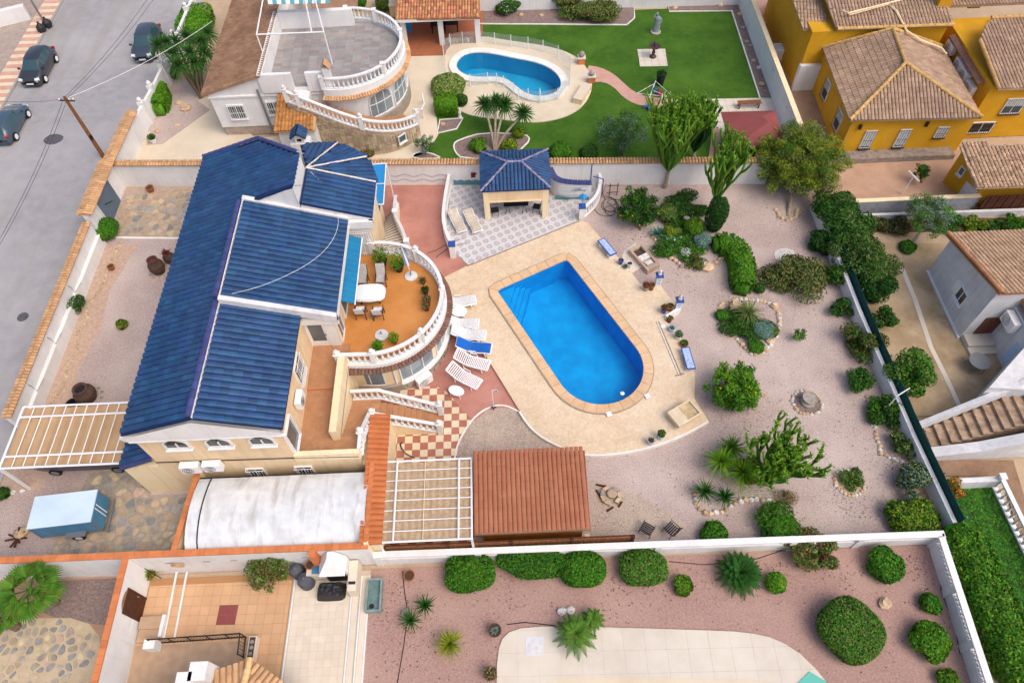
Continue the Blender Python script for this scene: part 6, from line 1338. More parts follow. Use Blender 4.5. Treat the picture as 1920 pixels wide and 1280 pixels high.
def hedge(P, w, h, label, mats, leaf=.08, name='hedge', round_=.35, z0=0, dens=1.0, cat='hedge', jit=.0):
	"""hedge along a world polyline"""
	P = resample(P, .25, False); c0 = P[len(P) // 2]; o = thing(name, label, cat, (c0[0], c0[1], z0)); A = np.array(P) - np.array(c0); L = .25 * len(P); n = int(min(60000, (2 * h + w) * L / (leaf * leaf) * 2.6 * dens))
	i = rng.integers(0, len(A) - 1, n); f = rng.random(n)[:, None]; q = A[i] * (1 - f) + A[i + 1] * f; d = A[i + 1] - A[i]; d /= np.linalg.norm(d, axis=1)[:, None]; s_ = np.c_[-d[:, 1], d[:, 0]]
	th = rng.uniform(-.25, math.pi + .25, n); p = 1 / (1 - round_ * .9 + .05); cx, sz = np.cos(th), np.sin(th); k = (np.abs(cx) ** (2 + 2 * (1 - round_)) + np.abs(sz) ** (2 + 2 * (1 - round_))) ** (-1 / (2 + 2 * (1 - round_)))
	e = np.minimum(i, len(A) - 2 - i) * .25; en = np.clip(e / (w * .5), .0, 1); en = np.sqrt(1 - (1 - en) ** 2) * .75 + .25
	lump = 1.02 - .12 * (np.sin(q[:, 0] * 3.1 + th * 2) * np.sin(q[:, 1] * 2.7 + th * 3) * .5 + .5) - .12 * rng.random(n) ** 2
	rad_ = k * lump; C = np.c_[q + s_ * (cx * rad_ * w / 2 * en)[:, None], .12 + np.maximum(0, sz) * rad_ * (h - .12) * (.6 + .4 * en) * 1.0]
	C[sz < 0, 2] = rng.random((sz < 0).sum()) * h * .2
	side = np.abs(cx) > .8; C[side, 2] = rng.random(side.sum()) * h * .75
	N = np.c_[s_ * cx[:, None], np.maximum(sz, 0)] + unit(n) * .75; N /= np.linalg.norm(N, axis=1)[:, None]; V = leafquads(C, N, leaf, .5)
	C += rng.normal(size=C.shape) * jit * (.4 + np.abs(np.sin(q[:, :1] * 2.3) * np.sin(q[:, 1:2] * 1.9))); C[:, 2] = np.maximum(C[:, 2], .03)
	b = MB().path([tuple(x) for x in A], w * .5, 0.03, h * .66); k0 = len(V); cf = np.array([f_ for f_ in b.f], dtype=np.int32); V = np.vstack([V, np.array(b.v)]); mi = np.r_[rng.integers(0, len(mats), n), np.zeros(len(cf), int)]
	ob = bpy.data.objects.new('foliage', npmesh('foliage', V, np.vstack([quads(n), cf + k0]), list(mats), mi)); COL.objects.link(ob); ob.parent = o
	b = MB();
	for q in A[::4]: b.tube([(q[0], q[1], -.02), (q[0], q[1], h * .6)], .025, 5)
	b.build('stems', 'bark', o, local=1); return o
def rock(px, py, s, label, m='rock', z0=0, h=.6, name='rock', seed=0, pos=None, parent=None):
	r = random.Random(seed + int(px * 3 + py)); c = at(px, py, z0) if pos is None else Vector((*pos, z0)); b = MB(); n = 7; A = [[0] * n for _ in range(3)]
	vs = []
	for lv, (k, z) in enumerate(((1, -.1), (1.05, .45), (.6, .9))):
		for i in range(n): a = 2 * math.pi * i / n + .3 * lv; rr = s / 2 * k * r.uniform(.75, 1.15); vs.append((c.x + rr * math.cos(a), c.y + rr * math.sin(a) * .85, z0 + s * h * z * r.uniform(.8, 1.15)))
	fs = [(lv * n + i, lv * n + (i + 1) % n, lv * n + n + (i + 1) % n, lv * n + n + i) for lv in range(2) for i in range(n)] + [tuple(2 * n + i for i in range(n))]
	b.add(vs, fs)
	return b.build(name, m, parent) if parent else tag(b.build(name, m), label, 'rock')
def ring_stones(o, P, s, m=('rock', 'white_rock'), closed=True, z=.0, name='edging_stone'):
	P = resample(P, s * .95, closed)
	for i, q in enumerate(P): rock(0, 0, s * random.uniform(.85, 1.25), None, random.choice(m), z, .55, name, i + int(q[0] * 100), (q[0] + random.uniform(-.04, .04), q[1] + random.uniform(-.04, .04)), o)

# ---- front garden
bush(195, 430, 52, 1.15, 'round bright green bush beside the blue-grey gate', ('leaf_bright', 'leaf'), .07, lump=.2)
bush(130, 570, 54, 1.1, 'feathery mid green shrub against the long road wall', ('leaf', 'leaf_dark'), .09, lump=.3, rough=.9, asp=.3)
bush(227, 608, 24, .5, 'tiny yellow green shrub alone in the front gravel', ('leaf_yellow', 'leaf_dark'), .06, lump=.4)
bush(36, 772, 36, .9, 'sparse dusty shrub between road wall and carport', ('leaf', 'leaf_olive'), .08, lump=.5, dens=.5, rough=1.5)
bush(3, 925, 26, .6, 'dark green bush cut by the left edge near the trailer', ('leaf_dark', 'leaf'), .07)
o = thing('stone_edging', 'winding line of small tan stones edging the bed along the road wall', 'edging', (-24.4, 24, 0)); ring_stones(o, smooth_poly(pts([(228, 450), (205, 500), (190, 545), (160, 580), (165, 600), (140, 630), (148, 660), (122, 690), (125, 715), (95, 760)], 0), 1, False), .2, ('rock', 'sand'), False)
# ---- rock garden in the middle
tree(1198, 388, 1200, 432, 92, 2.3, 'dense dark citrus tree with small orange fruit beside the hose coil', ('leaf_dark', 'leaf', 'leaf_dark'), .085, 95, 85, .34, low=.08, name='citrus_tree', fruit=('petal_orange', 10))
bush(1252, 398, 40, 1.0, 'olive green rounded shrub right against the dark citrus tree', ('leaf', 'leaf_olive'), .07)
bush(1290, 388, 100, .8, 'low dark spreading shrub at the back of the rock garden', ('leaf_dark', 'leaf_dark', 'leaf'), .075, lump=.3, rough=1.2, ry=.8)
bush(1302, 424, 40, 1.0, 'round yellow green ball bush in the middle of the rock garden', ('leaf', 'leaf_lime'), .06, name='ball_bush')
bush(1254, 436, 28, .8, 'small yellowing shrub beside the blue agave', ('leaf_yellow', 'leaf'), .06, lump=.35)
rosette_plant(1233, 440, 36, 'blue grey agave at the left tip of the rock garden', .2, 26, 'leaf_agave', 'agave', 'agave', .14, .05, lo=.2)
rosette_plant(1258, 456, 30, 'second small blue agave below the yellowing shrub', .15, 22, 'leaf_agave', 'agave', 'agave', .12, .05, lo=.2)
bush(1318, 450, 36, .75, 'silver grey shrub below the dark cypress', ('leaf_grey', 'leaf_agave'), .06, lump=.35)
bush(1276, 464, 96, .5, 'low green mat with white flowers at the front of the rock garden', ('leaf', 'leaf_dark', 'leaf_bright'), .07, lump=.35, rough=1.2, fl=.02, flm='petal_white', ry=.75)
bush(1284, 474, 26, .5, 'clump of white daisies on the rock garden edge', ('petal_white', 'leaf'), .06, lump=.4)
bush(1304, 490, 36, .6, 'bronze tinted shrub on the front edge of the rock garden', ('leaf_bronze', 'leaf'), .06, lump=.3, rough=1.2)
bush(1318, 492, 20, .45, 'small daisy tuft beside the curved hedge foot', ('leaf', 'petal_white'), .055, lump=.4)
bush(1272, 432, 92, .55, 'dense green filler shrub between the ball bush and agaves', ('leaf', 'leaf_dark'), .07, lump=.4, rough=1.2)
bush(1345, 400, 44, 3.1, 'dark narrow columnar cypress in front of the second euphorbia', ('leaf_dark', 'leaf_cycad'), .08, p=2, lump=.2, name='cypress', cat='tree', asp=.3, ry=.9)
candelabra(1334, 398, 'second tall euphorbia, bright armed, behind the dark cypress', 4.4, 1.7, 13, (.3, .4), 'cactus', .085, 2, seed=5, woody=.22, flat=.2)
candelabra(1300, 296, 'dense dark euphorbia just behind the garden wall beside the playhouse hut', 3.6, 2.0, 16, (-.1, .2), 'cactus_dark', .085, 3, seed=33, woody=.15, flat=.5)
candelabra(1246, 352, 'tallest candelabra euphorbia rising over the garden wall by the north plot', 5.4, 3.0, 18, (.3, .5), 'cactus', .08, 3, seed=9, woody=.26, flat=.5)
hedge(smooth_poly([tuple(at(px, py, .5).xy) for px, py in ((1338, 458), (1362, 455), (1386, 475), (1394, 505), (1390, 545))], 2, False), 1.55, 1.2, 'bright curved clipped hedge ending the rock garden', ('leaf_bright', 'leaf', 'leaf_lime'), .075, round_=.75)
bush(1424, 540, 22, .5, 'small dark shrub beside the curved hedge tail', ('leaf_dark', 'leaf'), .06)
o = thing('rock_garden_edging', 'tan rubble stones edging the front of the rock garden', 'edging', (9, 28.6, 0)); ring_stones(o, pts([(1225, 445), (1243, 468), (1262, 488), (1280, 500), (1305, 506), (1335, 498), (1360, 480)], 0), .3, ('rock', 'rock', 'grey_rock'), False)
for i, (px, py, s) in enumerate(((1325, 503, .8), (1296, 402, .5), (1286, 412, .55), (1290, 445, .4))): rock(px, py, s, ('largest tan boulder at the front of the rock garden', 'pale boulder behind the yellow green ball bush', 'rounded white boulder left of the ball bush', 'tan boulder between agave and silver shrub')[i], ('rock', 'white_rock', 'white_rock', 'rock')[i])
bush(1303, 330, 20, .6, 'sparse twiggy plant at the foot of the garden wall', ('leaf_olive',), .06, dens=.5)
# ---- right side trees and wall shrubs
tree(1502, 290, 1478, 405, 196, 4.2, 'broad feathery acacia overhanging the corner of the main garden', ('leaf_acacia', 'leaf_olive', 'leaf_yellow', 'leaf'), .1, 400, 120, .42, low=.1, name='acacia_tree', asp=.22, tr=.14, bark='bark_pale', droop=.5)
o = thing('tree_ring', 'tan stones ringing the foot of the feathery acacia', 'edging', (*at(1475, 408).xy, 0)); ring_stones(o, pts([(1455, 395), (1462, 408), (1475, 414), (1492, 408), (1495, 395)], 0), .28, ('rock',), False)
for px, py, w, h, lb, ms in ((1568, 392, 74, 1.9, 'dark green shrub at the top of the east wall by the acacia', ('leaf_dark', 'leaf_cycad', 'leaf')), (1600, 440, 80, 1.8, 'dark creeper mass spilling over the east wall', ('leaf_dark', 'leaf')), (1545, 452, 44, 1.1, 'rounded dark shrub on the gravel at the east wall', ('leaf_dark', 'leaf_cycad')), (1628, 490, 84, 1.9, 'tangled dark bush leaning over the netting', ('leaf_dark', 'leaf', 'leaf_olive')), (1640, 535, 56, 1.7, 'dark bush beyond the netting below the tangled one', ('leaf_dark', 'leaf_cycad')), (1575, 515, 46, 1.0, 'mid green shrub between bronze shrub and east wall', ('leaf', 'leaf_dark')), (1495, 515, 104, .9, 'wide bronze spiny shrub beside the white pebble disc', ('leaf_bronze', 'leaf_olive', 'leaf_dark')), (1583, 577, 36, .8, 'small dark evergreen under the east wall', ('leaf_dark', 'leaf')), (1620, 640, 62, 1.1, 'mixed bronze and green shrub at the netting', ('leaf_bronze', 'leaf_dark', 'leaf')), (1613, 711, 42, .9, 'tidy round dark green ball at the foot of the east wall', ('leaf_cycad', 'leaf')), (1668, 775, 58, 1.0, 'loose green shrub in the stone edged bed by the netting', ('leaf_dark', 'leaf')), (1695, 830, 40, .8, 'dry olive shrub at the lower end of the stone edged bed', ('leaf_olive', 'leaf_dark')), (1590, 470, 66, 1.5, 'mid green shrub pushing over the wall between the two creeper ends', ('leaf_dark', 'leaf', 'leaf_olive')), (1655, 600, 40, 1.2, 'dark narrow shrub clinging to the middle of the netting', ('leaf_dark', 'leaf')), (1722, 905, 60, 1.1, 'dark bush with bare grey twigs at the lower netting', ('leaf_dark', 'leaf_olive', 'leaf_grey')), (1660, 760, 40, .7, 'small leafy shrub at the top of the stone edged bed', ('leaf', 'leaf_bright'))):
	bush(px, py, w * 1.25, h * 1.1, lb, ms, .085, lump=.45, rough=1.1, name='shrub', cat='shrub')
bush(1712, 968, 108, 1.0, 'wide yellow variegated shrub in the lower right garden corner', ('leaf_lime', 'leaf_dark', 'leaf_yellow', 'leaf'), .095, lump=.35, name='variegated_shrub', cat='shrub', ry=.75)
bush(1778, 915, 44, 1.1, 'orange berried shrub just beyond the netting', ('petal_orange', 'leaf_brown', 'petal_orange', 'leaf'), .08, lump=.4, name='berry_shrub', cat='shrub', rough=1.2)
bush(1712, 690, 92, 2.2, 'large yellow green shrub beyond the netting in the dirt yard', ('leaf', 'leaf_olive', 'leaf_bright'), .09, lump=.45, rough=1.1, name='shrub', cat='shrub', ry=1.1)
tree(1748, 400, 1706, 462, 120, 2.9, 'grey green olive tree by the block wall', ('leaf_olive', 'leaf_grey', 'leaf_bright'), .085, 90, 90, .36, low=.3, name='olive_tree', asp=.25, bark='bark_pale', tr=.12)
bush(1703, 463, 34, .4, 'low bright shrub under the olive tree', ('leaf_bright', 'leaf_dark'), .07, low=.0)
for i, px in enumerate((1640, 1680, 1790, 1830, 1870, 1912)): bush(px, 420, 46, .7, ('dry shrub at the left end of the scrub strip', 'low shrub under the olive in the scrub strip', 'green weeds right of the olive in the scrub strip', 'yellow flowered broom in the scrub strip', 'dusty green weeds beside the yellow broom', 'bright green weeds at the right end of the scrub strip')[i], (('leaf_brown', 'leaf_dark'), ('leaf_dark', 'leaf_brown'), ('leaf', 'leaf_dark'), ('leaf_yellow', 'leaf'), ('leaf_dark', 'leaf'), ('leaf_bright', 'leaf'))[i], .08, lump=.5, rough=1.2, name='scrub_bush')
hedge([tuple(at(px, py, .7).xy) for px, py in ((1790, 985), (1835, 1080), (1880, 1180), (1940, 1300))], 2.0, 1.5, 'big bright loose hedge along the openwork side wall', ('leaf_bright', 'leaf_lime', 'leaf', 'leaf'), .1, round_=.6, jit=.07)
o = thing('bed_edging', 'line of pale stones edging the bed along the netting', 'edging', (*at(1650, 820).xy, 0)); ring_stones(o, pts([(1628, 745), (1635, 790), (1645, 820), (1652, 850), (1670, 860), (1690, 866)], 0), .22, ('white_rock', 'rock'), False)
# ---- grass rockery
hedge([tuple(at(px, py, .9).xy) for px, py in ((1566, 372), (1588, 425), (1618, 478), (1640, 545))], 1.9, 1.9, 'long tangled dark creeper mass along the upper netting', ('leaf_dark', 'leaf', 'leaf_cycad', 'leaf_olive'), .1, round_=.8, jit=.3, name='creeper', cat='creeper')
rosette_plant(1402, 588, 78, 'spiky fountain grass on the rockery in the gravel', .4, 150, 'leaf_olive', 'grass_clump', 'grass', .03, .5, lo=.1)
bush(1402, 602, 92, .5, 'green cushion under the fountain grass', ('leaf', 'leaf_dark'), .07, lump=.3, rough=1.2)
bush(1432, 618, 42, .6, 'silver grey cushion shrub on the rockery', ('leaf_grey', 'leaf_agave'), .05, lump=.2)
bush(1353, 590, 24, .5, 'small green tuft at the left of the rockery', ('leaf', 'leaf_bright'), .06)
bush(1418, 650, 32, .45, 'bright green tuft at the bottom tip of the rockery', ('leaf_bright', 'leaf'), .06)
bush(1448, 620, 26, .5, 'plain green tuft right of the silver cushion', ('leaf', 'leaf_olive'), .06)
o = thing('rockery_edging', 'ring of tan stones round the fountain grass rockery', 'edging', (*at(1400, 605).xy, 0)); ring_stones(o, smooth_poly(pts([(1345, 590), (1350, 570), (1385, 562), (1435, 565), (1462, 585), (1460, 620), (1440, 655), (1412, 668), (1395, 650), (1370, 625)], 0), 1), .25, ('rock', 'rock', 'white_rock'))
for i, (px, py, s) in enumerate(((1378, 577, .9), (1452, 575, .5), (1442, 640, .5), (1432, 656, .4))): rock(px, py, s, ('big flat boulder at the back of the rockery', 'small pinkish boulder at the right of the rockery', 'upright pale stone by the silver cushion', 'tan stone at the rockery tip')[i])
tree(1500, 626, 1501, 640, 28, 1.1, 'young sapling alone in the gravel', ('leaf', 'leaf_bright'), .07, 14, 26, .16, low=.1, name='sapling', tr=.025)
tree(1380, 727, 1376, 765, 118, 1.9, 'bright lemon tree in the gravel right of the pool', ('leaf_lime', 'leaf_bright', 'leaf'), .09, 110, 90, .3, low=.05, name='lemon_tree', fruit=('petal_yellow', 10))
# ---- big euphorbia group
candelabra(1432, 908, 'huge sprawling euphorbia in the lower right gravel', 2.7, 2.5, 14, (.55, .7), 'cactus', .075, 3, seed=21, woody=.08, flat=.8)
for i, (px, py, w) in enumerate(((1352, 865, 70), (1392, 885, 78), (1372, 840, 56))): rosette_plant(px, py, w, ('bright green yucca left of the sprawling euphorbia', 'bright yucca with golden base right of its twin', 'upper yucca tucked under the sprawling euphorbia')[i], .9, 110, 'leaf_lime' if i < 2 else 'leaf_palm', bw=.07, droop=.3)
for i, (px, py, w) in enumerate(((1321, 922, 54), (1359, 932, 46))): rosette_plant(px, py, w, ('dark spiky yucca at the left tip of the stone bed', 'smaller dark yucca right of its spiky neighbour')[i], .5, 70, 'leaf_cycad', bw=.05, droop=.15)
bush(1474, 928, 46, .5, 'dead brown twiggy shrub below the sprawling euphorbia', ('leaf_brown', 'scrub_dry'), .06, dens=.6, lump=.5, rough=1.5, asp=.15, name='dead_shrub', cat='shrub')
bush(1405, 880, 60, .7, 'yellow green undergrowth between the yuccas', ('leaf_yellow', 'leaf_palm'), .08, lump=.4)
o = thing('stone_bed_edging', 'rubble stones edging the yucca and euphorbia bed', 'edging', (*at(1360, 945).xy, 0)); ring_stones(o, smooth_poly(pts([(1302, 925), (1308, 950), (1325, 965), (1355, 960), (1375, 945), (1405, 935), (1440, 940), (1462, 946)], 0), 1, False), .3, ('rock', 'rock', 'white_rock'), False)
sheet('pebble_bed', smooth_poly(pts([(1385, 915), (1435, 912), (1470, 930), (1455, 945), (1420, 934), (1385, 940)], .02), 1), .03, mat('pebbles', 'b5aa9a', '7f766c', 12, grain=.4, gscale=20, rough=.9, bump=.5))
bush(1463, 984, 98, 1.05, 'large feathery bright green bush at the south wall', ('leaf_bright', 'leaf'), .1, lump=.35, rough=1.0, asp=.25)
bush(1338, 1001, 54, .8, 'rounded mid green bush at the south wall left of the feathery one', ('leaf', 'leaf_bright'), .08, lump=.3)
bush(1527, 1032, 98, 1.1, 'bougainvillea with red flowers spilling over the openwork wall', ('leaf_olive', 'leaf_bronze', 'leaf'), .08, fl=.05, flm='petal_pink', lump=.5, rough=1.3, name='bougainvillea', cat='bougainvillea', ry=.8)
# ---- south garden
for i, (px, py, w, ry, h, ms) in enumerate(((880, 1074, 98, .72, 1.15, ('leaf_bright', 'leaf', 'leaf')), (998, 1052, 138, .5, 1.1, ('leaf', 'leaf_dark', 'leaf_bright')), (1093, 1066, 88, .75, 1.1, ('leaf_bright', 'leaf')), (1206, 1063, 92, .75, 1.1, ('leaf', 'leaf_bright', 'leaf_olive')))):
	bush(px, py, w, h, ('smooth dome hedge first from the stone trough', 'long dark leafy hedge second from the trough', 'compact dome hedge right of the long leafy one', 'dome hedge with yellowish top nearest the openwork wall middle')[i], ms, .065, 1.1, p=2.8, lump=.1 if i != 1 else .25, ry=ry, name='clipped_hedge', cat='hedge', group='clipped hedges along the openwork wall')
bush(1280, 1097, 42, .7, 'small yellow green bush left of the cycad', ('leaf_lime', 'leaf'), .065, lump=.35)
bush(1455, 1092, 42, .7, 'small yellow green bush right of the cycad', ('leaf_lime', 'leaf_bright'), .065, lump=.3)
bush(1659, 1058, 72, 1.0, 'round bright bush near the corner of the openwork wall', ('leaf_bright', 'leaf'), .075, lump=.25)
bush(1746, 1131, 42, .7, 'smallest round bush beside the openwork side wall', ('leaf_bright', 'leaf'), .065, lump=.2)
bush(1595, 1180, 118, 1.35, 'largest clipped ball bush in the lower right gravel', ('leaf', 'leaf_bright', 'leaf_olive'), .06, 1.2, p=2.5, lump=.08, name='ball_bush')
bush(1744, 1203, 80, 1.0, 'lumpy two tone bush below the smallest round bush', ('leaf_bright', 'leaf_lime', 'leaf'), .075, lump=.35)
bush(1780, 1275, 46, .6, 'grass tuft cut by the bottom edge near the side wall', ('leaf', 'leaf_lime'), .07, lump=.4)
tree(505, 1062, 506, 1085, 98, 1.7, 'clipped olive green tree over the orange paving', ('leaf_olive', 'leaf', 'leaf_bronze'), .07, 80, 75, .3, low=.1, name='clipped_tree')
def frond(b, c, a, el, L, w, n=16, droop=.5, m=0):
	d = Vector((math.cos(a) * math.cos(el), math.sin(a) * math.cos(el), math.sin(el))); P = [Vector(c) + d * (L * t) + Vector((0, 0, -droop * L * t * t)) for t in np.linspace(0, 1, 7)]
	b.tube(P, .012, 3)
	for k in range(n):
		t = .12 + .86 * k / n; i = min(5, int(t * 6)); p = P[i].lerp(P[i + 1], t * 6 - i); tg = (P[i + 1] - P[i]).normalized(); s_ = tg.cross(Vector((0, 0, 1))).normalized(); ww = w * math.sin(math.pi * min(1, t * .85 + .15))
		for sg in (1, -1): blade(b, p, (s_ * sg * .8 + tg * .6 + Vector((0, 0, .15))).normalized(), ww, .032, .25, m=m)
def palm(px, py, w, label, h, n=26, mt='leaf_cycad', name='cycad', lo=-.1, hi=1.2, droop=.35, lw=.22, trunk_h=.3, cat='palm', nl=16, z0=0):
	c = at(px, py, z0 + h); B = Vector((c.x, c.y, z0)); o = thing(name, label, cat, B); L = w * mpp(px, py, h) / 2 * 1.06
	b = MB()
	for i in range(n): frond(b, (0, 0, h), i * 2.399, lo + (hi - lo) * (i / n), L, lw * L, nl, droop)
	b.build('fronds', mt, o, local=1); MB().lathe([(.16, -.03), (.18, h * .5), (.12, h)], (0, 0, 0), 8).build('trunk', 'bark', o, local=1); return o
palm(1387, 1074, 90, 'dark cycad with a full round crown in front of the openwork wall', .5, 60, lw=.2, nl=22, droop=.3)
palm(1080, 1186, 86, 'leaning young date palm over the edge of the bottom pool deck', .9, 28, 'leaf_palm', 'date_palm', -.2, 1.1, .7, .2, nl=20)
palm(1112, 1160, 50, 'smaller date palm head behind the leaning one', .6, 18, 'leaf_palm', 'date_palm', -.1, 1.1, .6, .22)
rosette_plant(770, 1163, 50, 'spiky yucca on the bare stone in the south gravel', .35, 44, 'leaf_yucca', bw=.06, droop=.05, lo=.05); rosette_plant(797, 1135, 48, 'second spiky yucca above its stone neighbour', .4, 40, 'leaf_cycad', bw=.06, droop=.05, lo=.05)
rosette_plant(843, 1207, 66, 'yellow green dracaena clump in the south gravel', .45, 110, 'leaf_yellow', 'dracaena', 'dracaena', .05, .3, lo=.1)
def fan_palm(px, py, w, label, h, n=22):
	c = at(px, py, h); B = Vector((c.x, c.y, 0)); o = thing('fan_palm', label, 'palm', B); L = w * mpp(px, py, h) / 2; b = MB()
	for i in range(n):
		a = i * 2.399; el = -.25 + 1.3 * (i / n); d = Vector((math.cos(a) * math.cos(el), math.sin(a) * math.cos(el), math.sin(el))); q = Vector((0, 0, h)) + d * L * .5 + Vector((0, 0, -.05)); b.tube([(0, 0, h), q], .015, 3)
		s_ = d.cross(Vector((0, 0, 1))).normalized(); u_ = s_.cross(d).normalized()
		for k in range(15):
			f = (k / 14 - .5) * 2.5; dd = (d * math.cos(f) + s_ * math.sin(f) + u_ * .12 * math.cos(f)).normalized(); blade(b, q, dd, L * .56 * (1 - .12 * abs(f)), .12, .32)
	b.build('fronds', 'leaf_palm', o, local=1); MB().lathe([(.22, -.03), (.18, h * .6), (.15, h)], (0, 0, 0), 8).build('trunk', 'bark', o, local=1)
fan_palm(55, 1105, 116, 'bright fan palm above the bottom left stone terrace', 2.2); fan_palm(-8, 1160, 70, 'fan palm head cut by the left edge at the bottom', 1.6, 14)
# ---- north plot
bush(836, 196, 44, 1.25, 'bright green cube-clipped hedge beside the north pool', ('leaf_bright', 'leaf_lime'), .065, p=7, lump=.04, rough=.4, name='cube_hedge', cat='hedge', ry=.9)
bush(840, 160, 66, 1.15, 'pale variegated dome bush above the cube hedge', ('leaf_varieg', 'leaf', 'leaf_varieg'), .08, lump=.12, name='variegated_bush')
bush(866, 188, 22, .9, 'small dark shrub behind the cube hedge', ('leaf_dark', 'leaf'), .07)
rosette_plant(928, 284, 0, 'three-headed yucca on pale trunks in the kerbed lawn bed', n=120, heads=[(909, 196, 2.2, 48), (946, 197, 2.3, 52), (981, 212, 2.0, 48), (930, 192, 2.35, 44)], bw=.09, droop=.3, lo=-.7, bark='bark_pale')
bush(898, 272, 38, .8, 'yellow green shrub at the left of the yucca bed', ('leaf_lime', 'leaf'), .08, lump=.4); bush(955, 270, 36, .7, 'olive shrub right of the yucca trunks', ('leaf', 'leaf_yellow'), .08, lump=.4); bush(972, 250, 24, .6, 'yellow shrub at the right tip of the yucca bed', ('leaf_yellow', 'leaf_lime'), .07, lump=.3)
tree(796, 268, 798, 292, 50, 1.3, 'small grey green tree at the lawn corner by the round villa', ('leaf_olive', 'leaf', 'leaf_grey'), .06, 34, 50, .2, low=.25, name='small_tree', tr=.04)
bush(690, 284, 26, .6, 'reddish bush at the foot of the curved stone wall', ('petal_red', 'leaf_olive', 'leaf'), .07, lump=.3)
bush(1050, 282, 46, .8, 'bright leafy shrub behind the garden wall right of the gazebo', ('leaf_bright', 'leaf'), .09, lump=.3); bush(1104, 284, 38, .7, 'dark shrub behind the garden wall next to the juniper', ('leaf_dark', 'leaf'), .08, lump=.3)
tree(1168, 243, 1170, 296, 122, 2.9, 'spreading grey green juniper in the kerbed bed of the north lawn', ('leaf_dark', 'leaf_grey', 'leaf_cycad'), .08, 90, 66, .36, low=.1, name='juniper', asp=.22)
bush(1314, 206, 42, .9, 'bronze leaved shrub behind the tall euphorbia', ('leaf_bronze', 'leaf_olive', 'leaf'), .08, lump=.4)
bush(952, 10, 50, 1.1, 'flowering shrub with white blooms in the far bed', ('leaf', 'leaf_dark'), .09, fl=.06, flm='petal_white', lump=.3); bush(1108, 8, 138, 1.6, 'big dusty olive shrub in the far bed', ('leaf_olive', 'leaf', 'leaf_bronze'), .1, lump=.3, rough=1.2, ry=.6)
bush(366, 42, 58, 1.6, 'tall bright clipped hedge block behind the yucca tree', ('leaf_lime', 'leaf_bright'), .09, p=5, lump=.1, name='hedge_block', cat='hedge', ry=1.5)
hedge([tuple(at(px, py, .7).xy) for px, py in ((296, 205), (302, 160))], 1.3, 1.4, 'bright clipped hedge inside the pillared road wall', ('leaf_lime', 'leaf_bright'), .085, round_=.4)
bush(318, 135, 30, 1.0, 'dull green hedge stub below the yucca tree', ('leaf', 'leaf_olive'), .08)
rosette_plant(378, 185, 0, 'tall many-headed yucca tree leaning over the road wall', n=90, heads=[(297, 86, 3.4, 52), (312, 80, 3.5, 44), (335, 122, 3.1, 56), (350, 70, 3.6, 54), (378, 78, 3.5, 54), (366, 118, 2.9, 54), (390, 62, 3.2, 46), (330, 78, 3.6, 46), (356, 98, 3.3, 52), (385, 100, 3.0, 46), (325, 100, 3.4, 46)], bw=.08, droop=.35, lo=-.9)
for i, (px, w) in enumerate(((655, 22), (700, 36))): bush(px + 20, 2, w, 1.2, ('clipped hedge end at the top edge behind the round terrace', 'olive clipped hedge at the top edge left of the pavilion')[i], (('leaf_bright', 'leaf'), ('leaf_olive', 'leaf'))[i], .1, p=4, name='clipped_hedge', cat='hedge')
tree(1729, 322, 1728, 342, 32, 1.7, 'small fruit tree in the brown courtyard', ('leaf_dark', 'leaf'), .08, 24, 40, .18, low=.2, name='fruit_tree', fruit=('petal_orange', 8))
for i, (px, py, s, m, lb) in enumerate(((350, 205, .95, 'rock', 'largest tan boulder in the front bed of the white villa'), (335, 195, .6, 'rock', 'flat brown boulder left of the largest front bed one'), (333, 236, .4, 'rock', 'small tan rock in the front bed above the drive'), (296, 247, .5, 'rock', 'flat tan rock by the white pot in the front bed'), (830, 234, .4, 'rock', 'tan stone at the foot of the cube hedge'), (976, 30, .45, 'rock', 'tan stone in the far bed right of the flowering shrub'), (1015, 30, .35, 'rock', 'small tan stone in the far bed left of the dusty shrub'), (1265, 16, .5, 'rock', 'tan stone at the left end of the far edge bed'), (1350, 11, .5, 'rock', 'tan stone in the far edge bed near the corner'), (1387, 28, .5, 'rock', 'tan stone at the top of the right edge bed'), (1393, 53, .4, 'grey_rock', 'grey stone second from the top of the right edge bed'), (1400, 80, .4, 'rock', 'pinkish stone in the right edge bed beside the lawn'), (1407, 87, .4, 'grey_rock', 'grey stone just below the pinkish one in the right edge bed'), (1413, 115, .4, 'rock', 'tan stone halfway down the right edge bed'), (1422, 128, .4, 'white_rock', 'white stone lower in the right edge bed'), (1428, 159, .5, 'rock', 'flat pinkish stone near the bottom of the right edge bed'), (1434, 172, .35, 'grey_rock', 'grey stone last in the right edge bed'), (1658, 1131, .65, 'rock', 'single sandy boulder beside the largest ball bush'), (1052, 1146, .5, 'white_rock', 'white quartz rock left of the date palm'), (1068, 1144, .45, 'white_rock', 'smaller white quartz rock touching the date palm'), (760, 1150, .5, 'grey_rock', 'grey stone under the spiky yucca'))):
	rock(px, py, s, lb, m, .03 if py < 300 else .0, .45)
sheet('pebble_disc', smooth_poly(pts([(1450, 475), (1458, 467), (1478, 465), (1492, 473), (1490, 486), (1472, 492), (1455, 487)], .02), 1), .03, mat('white_pebbles', 'd0cdca', 'a8a5a2', 14, grain=.25, gscale=25, rough=.9, bump=.5))

